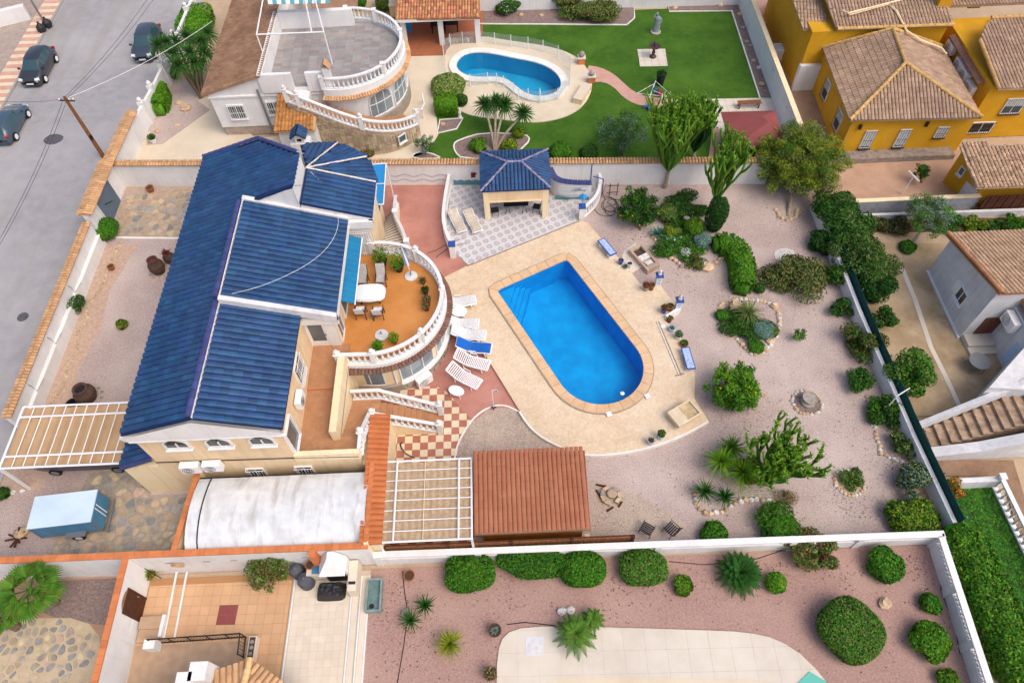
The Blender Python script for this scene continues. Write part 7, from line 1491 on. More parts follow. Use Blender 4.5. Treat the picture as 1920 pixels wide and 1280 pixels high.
# ---- leaf litter, weeds and odd pebbles on the gravel
def litter(name, label, P, n, s, m, near=None, kind='stuff'):
	C = []; xs = [p[0] for p in P]; ys = [p[1] for p in P]
	while len(C) < n:
		if near and random.random() < .75: c = random.choice(near); x, y = random.gauss(c[0], c[2]), random.gauss(c[1], c[2])
		else: x, y = random.uniform(min(xs), max(xs)), random.uniform(min(ys), max(ys))
		if inside((x, y), P): C.append((x, y, .035))
	N = unit(n) * .35 + (0, 0, 1); N /= np.linalg.norm(N, axis=1)[:, None]; me = npmesh(name, leafquads(np.array(C), N, s, .55), quads(n), m, rng.integers(0, len(m), n)); o = bpy.data.objects.new(name, me); COL.objects.link(o); tag(o, label, name.replace('_', ' '), kind=kind)
mainP = pts([(1125, 440), (1180, 350), (1510, 345), (1560, 480), (1750, 960), (1740, 985), (1115, 1000), (1110, 870), (1330, 800), (1310, 650), (1280, 570), (1200, 520)], 0)
nearP = [(*at(px, py).xy, s_) for px, py, s_ in ((1200, 430, .9), (1270, 500, .8), (1490, 410, 1.4), (1500, 540, 1.0), (1390, 560, .9), (1380, 765, .9), (1400, 940, 1.3), (1470, 990, .8), (1560, 450, .8), (1640, 700, .8), (1690, 880, .9), (1700, 980, .9), (1590, 930, .6))]
litter('leaf_litter', 'brown fallen leaves scattered on the main garden gravel', mainP, 1700, .04, ['leaf_brown', 'scrub_dry', 'wood_dark'], nearP)
litter('pebbles', 'pale and dark odd pebbles on the main garden gravel', mainP, 1600, .035, ['white_rock', 'rock', 'jar_brown', 'grey_rock'])
southP = pts([(700, 1090), (1740, 1040), (1820, 1275), (1560, 1275), (1460, 1190), (1390, 1175), (985, 1165), (930, 1220), (925, 1275), (700, 1275)], 0)
litter('leaf_litter', 'dark fallen leaves and twigs on the south gravel', southP, 700, .04, ['leaf_brown', 'wood_dark', 'jar_brown'], [(*at(px, py).xy, .8) for px, py in ((745, 1090), (780, 1190), (940, 1090), (1150, 1090), (1270, 1060), (1450, 1050), (1590, 1060), (1740, 1060), (1790, 1150))])
litter('grass_tufts', 'rough green tufts in the lush lawn at the right edge', pts([(1785, 910), (1855, 910), (1875, 955), (1920, 1050), (1985, 1290), (1905, 1290), (1805, 1000)], 0), 4200, .09, ['leaf_bright', 'leaf', 'leaf_dark'])
# ================================================================ VEHICLES
def car(name, label, c, rz, L=4.1, Wd=1.75, H=1.48, paint='van_grey', kind='hatch', cat='car', glass='car_glass', roofm=None):
	o = thing(name, label, cat, (c[0], c[1], 0), rz); k = L / 4.1; wv = Wd / 1.75
	if kind == 'hatch':
		St = [(-2.03, .60, .62, .5, .66), (-1.97, .72, .8, .56, .84), (-1.86, .78, .93, .58, .98), (-1.5, .83, .97, .57, 1.36), (-1.15, .85, .97, .59, 1.45), (-.5, .86, .96, .61, 1.49), (.1, .86, .94, .6, 1.46), (.42, .86, .92, .58, 1.38), (1.1, .85, .90, .66, .97), (1.2, .85, .89, .66, .93), (1.65, .82, .80, .6, .84), (1.9, .76, .68, .54, .71), (2.02, .62, .52, .46, .54)]
		gl0, gl1, ws0, ws1, rw0, rw1 = 3, 7, 7, 8, 2, 3
	else:
		St = [(-2.05, .76, .7, .6, .75), (-2.0, .82, 1.0, .68, 1.1), (-1.95, .84, 1.05, .7, 1.45), (-1.6, .86, 1.05, .72, 1.5), (-.6, .87, 1.04, .72, 1.52), (.4, .87, 1.03, .71, 1.5), (.75, .87, 1.02, .69, 1.42), (1.25, .86, 1.0, .72, 1.04), (1.3, .86, .98, .7, 1.0), (1.75, .84, .85, .62, .9), (1.98, .78, .7, .55, .72), (2.05, .65, .5, .5, .54)]
		gl0, gl1, ws0, ws1, rw0, rw1 = 4, 6, 6, 7, 1, 2
	hz_ = H / 1.48; R = []
	for y, wb, zb, wr, zr in St:
		y *= k; wb *= wv; wr *= wv; zb *= hz_; zr *= hz_
		h = [(wb * .88, .2), (wb * .99, .42 * hz_), (wb, zb * .78), (wb * .965, zb), (wr * 1.0 + (0 if zr - zb > .2 else 0), zr - .05 * min(1, (zr - zb) * 4)), (wr * .8, zr), (0, zr + .015)]
		R.append([(x, y, z) for x, z in h] + [(-x, y, z) for x, z in reversed(h[:-1])])
	n = len(R[0]); vs = [p for r_ in R for p in r_]; body, side, wsf, rwf = [], [], [], []
	for i in range(len(R) - 1):
		for j in range(n - 1):
			f = (i * n + j, i * n + j + 1, (i + 1) * n + j + 1, (i + 1) * n + j)
			if j in (3, 8) and gl0 <= i < gl1: side.append((f, j))
			elif j in (4, 5, 6, 7) and ws0 <= i < ws1: wsf.append(f)
			elif j in (4, 5, 6, 7) and rw0 <= i < rw1: rwf.append(f)
			else: body.append(f)
	caps = [tuple(range(n)), tuple((len(R) - 1) * n + q for q in reversed(range(n)))]
	floor_ = [(i * n, (i + 1) * n, (i + 1) * n + n - 1, i * n + n - 1) for i in range(len(R) - 1)]
	def sub(fs, nm, m, par=o, sm=False):
		b = MB(); b.add(vs, fs); used = sorted({q for f in fs for q in f}); mp_ = {q: t for t, q in enumerate(used)}; b.v = [vs[q] for q in used]; b.f = [tuple(mp_[q] for q in f) for f in fs]; return b.build(nm, m, par, smooth=sm, local=1)
	sub(body + caps + floor_, 'body', paint, sm=True); sub(wsf, 'windscreen', glass); sub(rwf, 'rear_window', glass)
	for j in (3, 8): sub([f for f, q in side if q == j], 'side_window', glass)
	b = MB()   # pillars between the side windows
	for sgn in (0, 1):
		for i in (gl0 + 1, gl1 - 1):
			a = R[i][3 if not sgn else n - 4]; c_ = R[i][4 if not sgn else n - 5]; b.tube([a, c_], .035, 4)
	b.build('pillar', paint, o, local=1)
	wy = 1.28 * k
	for sx in (-1, 1):
		for y in (-wy, wy):
			x = sx * (Wd / 2 - .08); w = MB(); P = [(x + sx * d, y + .31 * math.cos(a), .31 + .31 * math.sin(a)) for d in (-.1, .1) for a in np.linspace(0, 2 * math.pi, 17)[:-1]]
			w.add(P, [(i, (i + 1) % 16, 16 + (i + 1) % 16, 16 + i) for i in range(16)] + [tuple(range(15, -1, -1)), tuple(range(16, 32))]); wl_ = w.build('wheel', 'tyre', o, local=1)
			r_ = MB(); r_.add([(x + sx * .105, y + .21 * math.cos(a), .31 + .21 * math.sin(a)) for a in np.linspace(0, 2 * math.pi, 11)[:-1]], [tuple(range(10))]); r_.build('rim', 'white_metal' if kind == 'hatch' else 'metal_grey', wl_, local=1)
		b = MB(); b.obox((sx * .62 * wv, 1.86 * k, .66 * hz_), .32, .2, .15, sx * -.35, 0, -.5); b.build('headlight', mat('lamp_glass', 'cfd8d8', rough=.15, spec=.7) if 'lamp_glass' not in MATS else 'lamp_glass', o, local=1)
		b = MB(); b.obox((sx * .7 * wv, -1.93 * k, .84 * hz_), .2, .14, .22, sx * .25, 0, .4); b.build('tail_light', 'skin_red', o, local=1)
		b = MB(); b.obox((sx * (Wd / 2 + .06), .85 * k, .98 * hz_), .2, .1, .14, 0); b.build('mirror', paint, o, local=1)
	b = MB(); b.obox((0, 2.03 * k, .42), .52, .03, .12); b.build('number_plate', 'white', o, local=1); b = MB(); b.obox((0, 2.0 * k, .58), .7, .06, .1); b.build('grille', 'black', o, local=1)
	return o
mat('car_glass', '2f4a50', rough=.05, spec=.9); mat('car_dark', '2d3138', rough=.3, spec=.6, coat=.5); mat('car_slate', '33404c', rough=.3, spec=.6, coat=.5); mat('car_blue', '3c4f5f', rough=.3, spec=.6, coat=.5)  # teal reflection on the windscreens is put into the car glass colour
car('parked_car', 'dark grey hatchback parked facing down the road beside the striped pavement', (-36.45, 50.7), math.pi + .0, 4.2, 1.78, 1.5, 'car_dark')
car('parked_car', 'slate blue hatchback parked beside the yucca tree on the right of the road', (-28.45, 53.2), math.pi + .03, 4.1, 1.75, 1.55, 'car_slate')
car('parked_car', 'blue grey coupe with red tail light cut by the left edge', (-36.35, 43.9), 0, 4.1, 1.78, 1.42, 'car_blue')
car('van', 'dark grey van parked under the carport', (-22.3, 16.75), math.pi / 2, 5.2, 1.95, 1.8, 'van_grey', 'van', 'van')
T0 = thing('box_trailer', 'light blue closed box trailer on the stone yard', 'trailer', (-21.9, 13.2, 0), rad(4.6))
b = MB(); b.box(-1.5, 1.4, -.78, .78, .42, 1.68); b.build('body', 'trailer_blue', T0, local=1); MB().box(-1.54, 1.44, -.82, .82, 1.68, 1.74).build('roof', 'trailer_top', T0, local=1)
MB().box(1.4, 1.44, -.76, .76, .5, 1.66).build('rear_door', 'trailer_blue', T0, local=1)
for x in (-.75, 0, .72): MB().box(x - .012, x + .012, -.795, .795, .42, 1.68).build('panel_seam', 'metal_grey', T0, local=1)
MB().box(-1.5, 1.4, -.785, .785, .42, .5).build('chassis', 'metal_grey', T0, local=1); b = MB()
for y in (-.1, .1): b.tube([(1.46, y, .55), (1.46, y, 1.6)], .025, 5)
b.build('door_bar', 'white_metal', T0, local=1)
for x in (-1.5, 1.4):
	for y in (-.79, .79): MB().box(x - .03, x + .05, y - .02, y + .02, .42, 1.68).build('corner_trim', 'metal_grey', T0, local=1)
for sy in (-1, 1):
	w = MB().tube([(.2, sy * .82, .3), (.2, sy * .98, .3)], .3, 16).build('wheel', 'tyre', T0, local=1); MB().tube([(.2, sy * .985, .3), (.2, sy * .99, .3)], .17, 10).build('rim', 'white_metal', w, local=1)
	MB().box(-.28, .68, sy * .9 - .14, sy * .9 + .14, .6, .66).build('mudguard', 'metal_grey', T0, local=1)
b = MB(); b.tube([(-1.5, .4, .45), (-2.3, 0, .42)], .04, 5).tube([(-1.5, -.4, .45), (-2.3, 0, .42)], .04, 5); b.build('drawbar', 'metal_grey', T0, local=1); MB().box(1.55, 1.62, -.85, .85, .3, .42).build('light_bar', 'metal_grey', T0, local=1)
# ---- utility pole and cables
U0 = thing('utility_pole', 'brown wooden utility pole with crossarm and wires in front of the gate wall', 'utility pole', (-28.56, 40.31, 0))
MB().tube([(0, 0, 0), (-.03, .02, 2.5), (-.06, .03, 5.1)], [.15, .13, .1], 8).build('pole', 'wood', U0, local=1); MB().tube([(-.6, .1, 4.8), (.5, -.05, 4.8)], .05, 5).build('crossarm', 'wood_dark', U0, local=1)
for x in (-.5, -.2, .15, .42): MB().lathe([(.03, 0), (.06, .06), (.02, .14)], (x, .04, 4.85), 6).build('insulator', 'white', U0, local=1)
MB().obox((.12, -.14, 1.9), .14, .12, .3).build('meter_box', 'black', U0, local=1)
def cable(P, r_=.014, m='metal_dark', nm='cable'): MB().tube(P, r_, 4).build(nm, m, U0)
top = Vector((-28.6, 40.34, 4.95))
def sag(a, c, s_, n=10): return [Vector(a).lerp(Vector(c), t) + Vector((0, 0, -s_ * 4 * t * (1 - t))) for t in np.linspace(0, 1, n)]
for dx, dz in ((-.15, 0), (.15, .05)): cable(sag(top + Vector((dx, 0, dz)), at(284 + dx * 40, -4, 5.2), .25)); cable(sag(top + Vector((dx, 0, dz)), at(-10 + dx * 20, 470, 4.6), .3))
cable(sag(top, at(398, 40, 4.6), .35), .016, 'white'); cable(sag(top, at(-5, 190, 5.0), .15), .012)
# ---- street end
S1 = thing('street_lamp', 'grey street lamp post leaning out of view at the top left', 'lamp post', (*at(82, 40).xy, 0)); MB().tube([(0, 0, 0), (0, 0, 6)], [.09, .06], 6).build('post', 'metal_grey', S1, local=1); MB().tube([(0, 0, 6), (.6, 0, 6.2)], .05, 5).build('arm', 'metal_grey', S1, local=1)
for px, py, lb in ((88, 44, 'black rubbish bag against the lamp post, the upper one'), (77, 53, 'black rubbish bag against the lamp post, the lower one')):
	c = at(px, py, .4); o = thing('rubbish_bag', lb, 'bag', (c.x, c.y, .09)); MB().lathe([(.25, 0), (.38, .2), (.36, .45), (.15, .68), (.06, .76), (.12, .84)], (0, 0, 0), 9).build('bag', 'black_plastic', o, local=1)
# ================================================================ FURNITURE
def lounger(label, c, rz, frame='white_gloss', pad=None, back=.45, L=1.95, w=.68, slats=True, group='white sun loungers by the round terrace', z=.2):
	o = thing('sun_lounger', label, 'sun lounger', (c[0], c[1], z), rz, group); h = .32; br = .62
	def prof(t): return (-L / 2 + t * L, h + (back * (1 - t / .36) if t < .36 else 0.03 * math.sin(t * 9)))
	b = MB()
	for sy in (-1, 1): b.tube([(prof(t)[0], sy * w / 2, prof(t)[1]) for t in np.linspace(0, 1, 9)], .035, 5)
	b.tube([(prof(0)[0], -w / 2, prof(0)[1]), (prof(0)[0], w / 2, prof(0)[1])], .035, 5); b.tube([(prof(1)[0], -w / 2, prof(1)[1]), (prof(1)[0], w / 2, prof(1)[1])], .035, 5); b.build('frame', frame, o, local=1)
	for x in (-.45, .62):
		for sy in (-1, 1): MB().tube([(x, sy * w / 2, h), (x + .06, sy * (w / 2 + .04), 0)], .03, 5).build('leg', frame, o, local=1)
	for sy in (-1, 1): MB().tube([(-.28, sy * (w / 2 + .03), h + .02), (-.25, sy * (w / 2 + .05), h + .2), (.12, sy * (w / 2 + .05), h + .18), (.16, sy * (w / 2 + .03), h)], .025, 5).build('armrest', frame, o, local=1)
	if slats:
		for t in np.linspace(.04, .96, 19):
			x, z_ = prof(t); MB().obox((x, 0, z_ - .0), .06, w - .06, .018, 0).build('slat', frame, o, local=1)
	if pad:
		b = MB(); T_ = np.linspace(.01, .98, 10);
		for t0, t1 in zip(T_, T_[1:]):
			(xa, za), (xb, zb) = prof(t0), prof(t1); b.add([(xa, -w / 2 + .02, za + .02), (xb, -w / 2 + .02, zb + .02), (xb, w / 2 - .02, zb + .02), (xa, w / 2 - .02, za + .02), (xa, -w / 2 + .04, za + .1), (xb, -w / 2 + .04, zb + .1), (xb, w / 2 - .04, zb + .1), (xa, w / 2 - .04, za + .1)], [(4, 5, 6, 7), (0, 1, 5, 4), (2, 3, 7, 6), (3, 0, 4, 7), (1, 2, 6, 5)])
		b.build('cushion', pad, o, local=1)
	return o
lounger('topmost white lounger with pale floral cushion partly under the round terrace edge', (-3.0, 25.55), rad(8), pad='cushion_white')
lounger('white lounger with floral cushion directly below the round side table', (-2.85, 24.0), rad(-6), pad='cushion_white'); lounger('white lounger with floral cushion directly above the blue one', (-2.45, 23.2), rad(-8), pad='cushion_white')
lounger('white lounger with bright blue pad', (-2.15, 22.3), rad(-10), pad='towel_blue')
lounger('bare slatted plastic lounger below the blue one', (-2.25, 21.35), rad(-20)); lounger('bare white plastic lounger beside the lowest side table', (-2.7, 20.35), rad(-33))
def side_table(label, c, r, h=.4, oval=1.0, z=.2, rz=0, m='white_gloss', name='side_table'):
	o = thing(name, label, 'table', (c[0], c[1], z), rz); P = [(r * oval * math.cos(a), r * math.sin(a)) for a in np.linspace(0, 2 * math.pi, 21)[:-1]]; MB().prism(P, h, h + .04).build('table_top', m, o, local=1)
	for a in (.8, 2.35, 3.9, 5.5): MB().tube([(r * oval * .75 * math.cos(a), r * .75 * math.sin(a), h), (r * oval * .95 * math.cos(a), r * .95 * math.sin(a), 0)], .025, 5).build('leg', m, o, local=1)
	return o
side_table('round white plastic table between the two topmost cushioned loungers', (-3.0, 24.8), .38, oval=1.2); side_table('white oblong side table below the bare white lounger', (-3.15, 19.55), .3, oval=1.5, z=.04, rz=rad(-25))
for px, lb in ((858, 'left sling lounger on the tiled patio'), (887, 'right sling lounger on the tiled patio, nearer the gazebo')):
	c = at(px, 418, .3); lounger(lb, (c.x, c.y), rad(-68), 'white_metal', mat('sling_beige', 'c9bfae', 'b0a594', 8, rough=.9) if 'sling_beige' not in MATS else 'sling_beige', .3, 1.8, .6, False, 'sling loungers on the tiled patio', .06)
# terrace set
tz = 3.09
o = thing('dining_table', 'oblong terrace table under a white scalloped cloth', 'table', (-7.62, 24.0, tz));
for x in (-.5, .5):
	for y in (-.28, .28): MB().tube([(x, y, 0), (x, y, .7)], .03, 5).build('leg', 'metal_dark', o, local=1)
P = [(.82 * math.copysign(abs(math.cos(a)) ** .55, math.cos(a)), .52 * math.copysign(abs(math.sin(a)) ** .55, math.sin(a))) for a in np.linspace(0, 2 * math.pi, 37)[:-1]]; MB().prism(P, .7, .73).build('table_top', 'wood_dark', o, local=1)
b = MB(); n = len(P); hem = [(p[0] * 1.07, p[1] * 1.1, .56 + .03 * (i % 3)) for i, p in enumerate(P)]; b.add([(p[0] * 1.02, p[1] * 1.02, .745) for p in P] + hem, [tuple(range(n))] + [(n + i, n + (i + 1) % n, (i + 1) % n, i) for i in range(n)]); tc_ = b.build('tablecloth', 'cloth_white', None, local=1); tc_.location = (-7.62, 24.0, tz); tag(tc_, 'white scalloped tablecloth covering the oblong terrace table', 'tablecloth')
def arm_chair(label, c, rz, rec=False, frame='wood_dark', pad='cushion_grey', z=tz):
	o = thing('garden_chair', label, 'chair', (c[0], c[1], z), rz, 'chairs round the terrace table')
	hb = 1.05
	for sx in (-.27, .27):
		MB().tube([(sx, .25, 0), (sx, .22, .42)], .025, 5).build('leg', frame, o, local=1); MB().tube([(sx, -.28, 0), (sx, -.22, .42)], .025, 5).build('leg', frame, o, local=1); MB().tube([(sx, .28, .62), (sx, -.28, .62)], .025, 5).build('armrest', frame, o, local=1)
		MB().tube([(sx, -.22, .42), (sx, -.22 - (.32 if rec else .14), hb)], .025, 5).build('back_frame', frame, o, local=1)
	MB().box(-.27, .27, -.24, .26, .4, .44).build('seat', frame, o, local=1); MB().box(-.25, .25, -.22, .26, .44, .51).build('seat_cushion', pad, o, local=1)
	b = MB(); y1 = -.22 - (.32 if rec else .14); b.add([(-.25, -.2, .5), (.25, -.2, .5), (.25, y1 + .02, hb + .03), (-.25, y1 + .02, hb + .03), (-.25, -.27, .5), (.25, -.27, .5), (.25, y1 - .05, hb + .03), (-.25, y1 - .05, hb + .03)], [(0, 1, 2, 3), (7, 6, 5, 4), (3, 2, 6, 7), (0, 3, 7, 4), (1, 5, 6, 2), (0, 4, 5, 1)]); b.build('back_cushion', pad, o, local=1); return o
for lb, c, rz, rec, pad in (('reclining chair with speckled grey cushion behind the table, left one', (-8.1, 25.1), math.pi, True, 'cushion_grey'), ('reclining chair with speckled grey cushion behind the table, right one', (-7.1, 25.1), math.pi, True, 'cushion_grey'), ('dark wooden chair with plain white cushion in front of the table', (-8.05, 22.95), 0, False, 'cushion_white'), ('dark wooden chair with a blue towel hung on its side', (-7.1, 22.85), 0, False, 'cushion_white')): arm_chair(lb, c, rz, rec, pad=pad)
b = MB(); b.add([(-.02, .12, 0), (.02, .12, 0), (.02, -.2, 0), (-.02, -.2, 0), (.06, .12, -.55), (.09, -.16, -.5), (-.04, .1, -.3), (-.05, -.18, -.32)], [(0, 1, 2, 3), (1, 4, 5, 2), (0, 3, 7, 6)]); tw = b.build('towel', 'cloth_blue', None, local=1); tw.location = (-7.38, 22.72, tz + .66); tag(tw, 'blue violet towel draped over the terrace chair arm', 'towel')
def parasol(label, c, closed, z=tz):
	o = thing('parasol', label, 'parasol', (c[0], c[1], z)); MB().lathe([(.36, 0), (.36, .06), (.1, .1), (.1, .12)], (0, 0, 0), 16).build('base', 'white_dirty', o, local=1); MB().tube([(0, 0, .1), (0, 0, .35 if not closed else .5)], .035, 6).build('sleeve', 'metal_grey', o, local=1)
	if closed:
		MB().tube([(0, 0, .3), (-.22, .12, 2.5)], .022, 5).build('pole', 'white_metal', o, local=1); b = MB(); d = Vector((-.22, .12, 2.2)).normalized();
		for k in range(6): a = k * math.pi / 3; b.tube([Vector((0, 0, .3)) + d * t + Vector((math.cos(a), math.sin(a), 0)) * r_ for t, r_ in ((.7, .09), (1.2, .07), (2.2, .01))], [.07, .06, .02], 5, m=k % 2)
		b.build('folded_canopy', [mat('canopy_blue', '6a7fb0', rough=.9), 'cloth_white'], o, local=1)
parasol('closed blue and white parasol on a round white base at the terrace balustrade', (-5.5, 25.55), True); parasol('empty round white parasol base on the terrace floor', (-6.9, 21.6), False)
# ---- pots: one thing each
def pot(px, py, d, h, label, m='terracotta', plant=None, z=0.0, leaf=('leaf',), ph=.4, pw=1.3, name='plant_pot'):
	c = at(px, py, z + h * .5); o = thing(name, label, 'plant pot', (c.x, c.y, z)); b = MB(); b.lathe([(d * .34, 0), (d * .46, h * .6), (d * .52, h * .93), (d * .56, h * .94), (d * .56, h), (d * .46, h), (d * .44, h * .86)], (0, 0, 0), 12); b.build('pot', m, o, local=1)
	MB().lathe([(d * .44, h * .8), (d * .44, h * .88)], (0, 0, 0), 10).build('soil', mat('soil', '4a3a2e', rough=.95) if 'soil' not in MATS else 'soil', o, local=1)
	if plant == 'bush':
		n = int(140 + 300 * ph); D = unit(n); C = D * (rng.random(n) ** .4)[:, None] * (d * pw / 2, d * pw / 2, ph / 2) + (0, 0, h + ph * .42); V = leafquads(C, unit(n), .07); me = npmesh('plant', V, quads(n), list(leaf), rng.integers(0, len(leaf), n)); q = bpy.data.objects.new('plant', me); COL.objects.link(q); q.parent = o
	elif plant == 'spike': b = MB(); rosette(b, (0, 0, h * .9), 34, ph, .05, .2, lo=.1); b.build('plant', leaf[0], o, local=1)
	return o
for a in ((717, 492, .55, .45, 'large leafy plant in a black pot at the terrace balustrade, left one', 'black_plastic', 'bush', 3.09, ('leaf_lime', 'leaf'), .9, 2.0), (748, 502, .55, .45, 'large leafy plant in a black pot beside the closed parasol', 'black_plastic', 'bush', 3.09, ('leaf_bright', 'leaf_lime'), .9, 2.0), (793, 528, .3, .28, 'small dark pot nearest the parasol along the curved balustrade', 'black_plastic', 'spike', 3.09, ('leaf_bronze',), .35), (798, 548, .34, .28, 'second small pot along the curved balustrade', 'plum', 'bush', 3.09, ('leaf_bronze', 'leaf_dark'), .35), (801, 566, .4, .3, 'third small pot along the curved balustrade', 'plum', 'bush', 3.09, ('leaf_bronze', 'leaf_brown'), .4), (800, 578, .34, .28, 'fourth small pot along the curved balustrade', 'plum', 'bush', 3.09, ('leaf_bronze',), .3), (710, 655, .35, .3, 'leafy pot behind the south balustrade, left one', 'terracotta', 'bush', 3.09, ('leaf_lime', 'leaf_bright'), .6, 1.8), (740, 640, .35, .3, 'yellow green leafy pot behind the south balustrade, right one', 'terracotta', 'bush', 3.09, ('leaf_yellow', 'leaf_lime'), .6, 1.6),
		  (1211, 540, .36, .4, 'red flowered pot left of the upper pedestal', 'grey_rock', 'bush', .2, ('petal_red', 'leaf_bronze'), .3), (1222, 538, .32, .5, 'tall brown jar touching the upper pedestal', mat('glaze', '8a5a1e', '6d4416', 3, rough=.4), None, .2), (1245, 582, .34, .4, 'blue pot with purple flowers at the low white wall', 'blue_trim', 'bush', .2, ('leaf_bronze', 'plum'), .25), (1256, 577, .42, .35, 'wide brown bowl planter beside the lower pedestal', 'terracotta', 'bush', .2, ('leaf_olive', 'leaf_brown'), .12, .9), (1255, 600, .32, .3, 'small reddish pot just below the low white wall', 'plum', 'bush', .05, ('leaf_bronze',), .2), (1259, 618, .36, .42, 'white and blue pot above the cactus pot', 'tile_blue_white', 'spike', .05, ('leaf_agave',), .25), (1271, 632, .36, .4, 'white pot with green cactus', 'white_dirty', 'bush', .05, ('leaf', 'leaf_grey'), .35), (1282, 646, .46, .3, 'brown bowl of moss at the head of the lower tiled bench', 'terracotta', 'bush', .05, ('leaf_olive', 'leaf'), .12, .95), (1220, 828, .36, .42, 'blue white pot with violet plant on the deck edge', 'tile_blue_white', 'spike', .2, ('leaf_bronze',), .25), (1239, 818, .36, .42, 'blue white pot with bushy green plant on the deck edge', 'tile_blue_white', 'bush', .2, ('leaf', 'leaf_olive'), .35), (1164, 491, .32, .35, 'small dark blue pot below the upper tiled bench', 'blue_trim', None, .2), (1180, 497, .35, .4, 'white pot beside the stone trough', 'white_dirty', None, .0), (1172, 502, .3, .35, 'pale green glass pot beside the stone trough', 'leaf_agave', None, .0),
		  (282, 355, .5, .4, 'round brown clay pot at the foot of the garden wall', 'terracotta', None, 0), (209, 502, .4, .35, 'brown clay pot on a grey pad in the front bed', 'terracotta', None, 0), (768, 1080, .5, .4, 'empty clay pot on the south gravel', 'terracotta', None, 0), (928, 1183, .55, .5, 'brown pot with pale cactus at the pool deck corner', 'jar_brown', 'spike', 0, ('leaf_grey',), .25), (920, 1264, .5, .4, 'dark pot with dead plant near the bottom edge', 'jar_brown', 'bush', 0, ('leaf_brown', 'scrub_dry'), .3), (284, 1075, .4, .35, 'pot of yellowing strap leaves in the corner of the orange yard', 'plum', 'spike', 0.04, ('leaf_yellow',), .55), (278, 1082, .35, .3, 'lime green pot in the corner of the orange yard', 'leaf_lime', None, .04), (287, 263, .5, .4, 'square looking white pot at the bottom of the front bed', 'white', 'bush', .05, ('leaf', 'leaf_dark'), .25), (1239, 148, .7, 1.0, 'tall dark planter with a small palm on the north lawn', 'metal_dark', 'spike', .02, ('leaf_cycad',), .75), (1410, 7, .5, .4, 'white planter in the far edge bed', 'white', None, .05), (142, 990, .3, .25, 'placeholder', 'terracotta', None, 0)):
	if a[4] != 'placeholder': pot(*a)
for i, (px, py) in enumerate(((1431, 71), (1443, 102), (1453, 136), (1466, 170), (1479, 206))):
	pot(px, py, .3, .28, ('topmost of the small pots hung on the north east wall', 'second small pot from the top of the north east wall', 'middle small pot on the north east wall', 'second small pot from the bottom of the north east wall', 'lowest small pot on the north east wall')[i], 'sand_tile', 'bush', 1.2, ('leaf_olive',), .2)
# ---- front garden jars
def jar(px, py, d, h, label, name='amphora', plant=False, lid=False):
	c = at(px, py, h * .5); o = thing(name, label, 'jar', (c.x, c.y, 0)); MB().lathe([(d * .36, 0), (d * .5, h * .35), (d * .5, h * .6), (d * .34, h * .85), (d * .3, h * .92), (d * .36, h), (d * .26, h), (d * .24, h * .85)], (0, 0, 0), 16).build('jar', 'jar_brown', o, local=1); MB().lathe([(d * .25, h * .8), (d * .25, h * .86)], (0, 0, 0), 10).build('fill', 'plum' if not lid else 'metal_dark', o, local=1)
	if plant:
		b = MB(); rosette(b, (0, 0, h * .95), 20, .4, .1, .3, lo=.1); b.build('plant', 'plum', o, local=1)
	for k in range(12): a = k * .52; rock(0, 0, .2, None, random.choice(('rock', 'grey_rock')), 0, .5, 'edging_stone', k, (c.x + (d * .62) * math.cos(a), c.y + (d * .62) * math.sin(a)), o)
jar(292, 498, .95, 1.15, 'large old brown amphora with a cut top in the front gravel'); jar(316, 482, .7, .8, 'smaller amphora with rusty red plant touching the large one', plant=True); jar(158, 737, 1.15, 1.05, 'big dark round jar with closed lid near the carport', 'lidded_jar', lid=True)
c = at(135, 757, .3); o = thing('black_tub', 'black rubber tub tucked between lidded jar and carport', 'tub', (c.x, c.y, 0)); MB().lathe([(.25, 0), (.32, .35), (.34, .36), (.28, .34), (.24, .1)], (0, 0, 0), 12).build('tub', 'black', o, local=1)
c = at(35, 1010); b = MB();
for i in range(9): a = i * .7; b.tube([(c.x, c.y, .1), (c.x + .45 * math.cos(a), c.y + .5 * math.sin(a), .1 + .12 * (i % 3))], .05, 5)
tag(b.build('driftwood', 'wood_dark'), 'dark gnarled driftwood on the gravel left of the trailer', 'driftwood')
for px, py, s, lb in ((42, 1000, .7, 'olive brown stone beside the driftwood'), (25, 923, .3, 'left small white stone near the carport post'), (43, 921, .3, 'right small white stone near the carport post'), (595, 1300, .1, '')):
	if lb: rock(px, py, s, lb, 'rock' if s > .5 else 'white_rock', 0, .5)
# ---- pool side things
def tiled_bench(label, c, rz, z, L=1.45, w=.5):
	o = thing('tiled_bench', label, 'bench', (c[0], c[1], z), rz); MB().box(-L / 2, L / 2, -w / 2, w / 2, .4, .46).build('slab', 'blue_trim', o, local=1)
	for sx in (-1, 1): MB().box(sx * L * .34 - .1, sx * L * .34 + .1, -w * .42, w * .42, 0, .4).build('support', 'white', o, local=1)
	for i in range(8):
		for j in range(2): MB().box(-L / 2 + .06 + i * (L - .12) / 8 + .004, -L / 2 + .06 + (i + 1) * (L - .12) / 8 - .004, -w / 2 + .05 + j * (w - .1) / 2 + .004, -w / 2 + .05 + (j + 1) * (w - .1) / 2 - .004, .46, .468).build('bench_tile', 'tile_blue_white', o, local=1)
tiled_bench('blue and white tiled bench at the upper right corner of the pool deck', (6.15, 29.25), rad(-63), .2); tiled_bench('blue and white tiled bench at the lower right of the pool deck', (9.75, 20.95), rad(-86), .08)
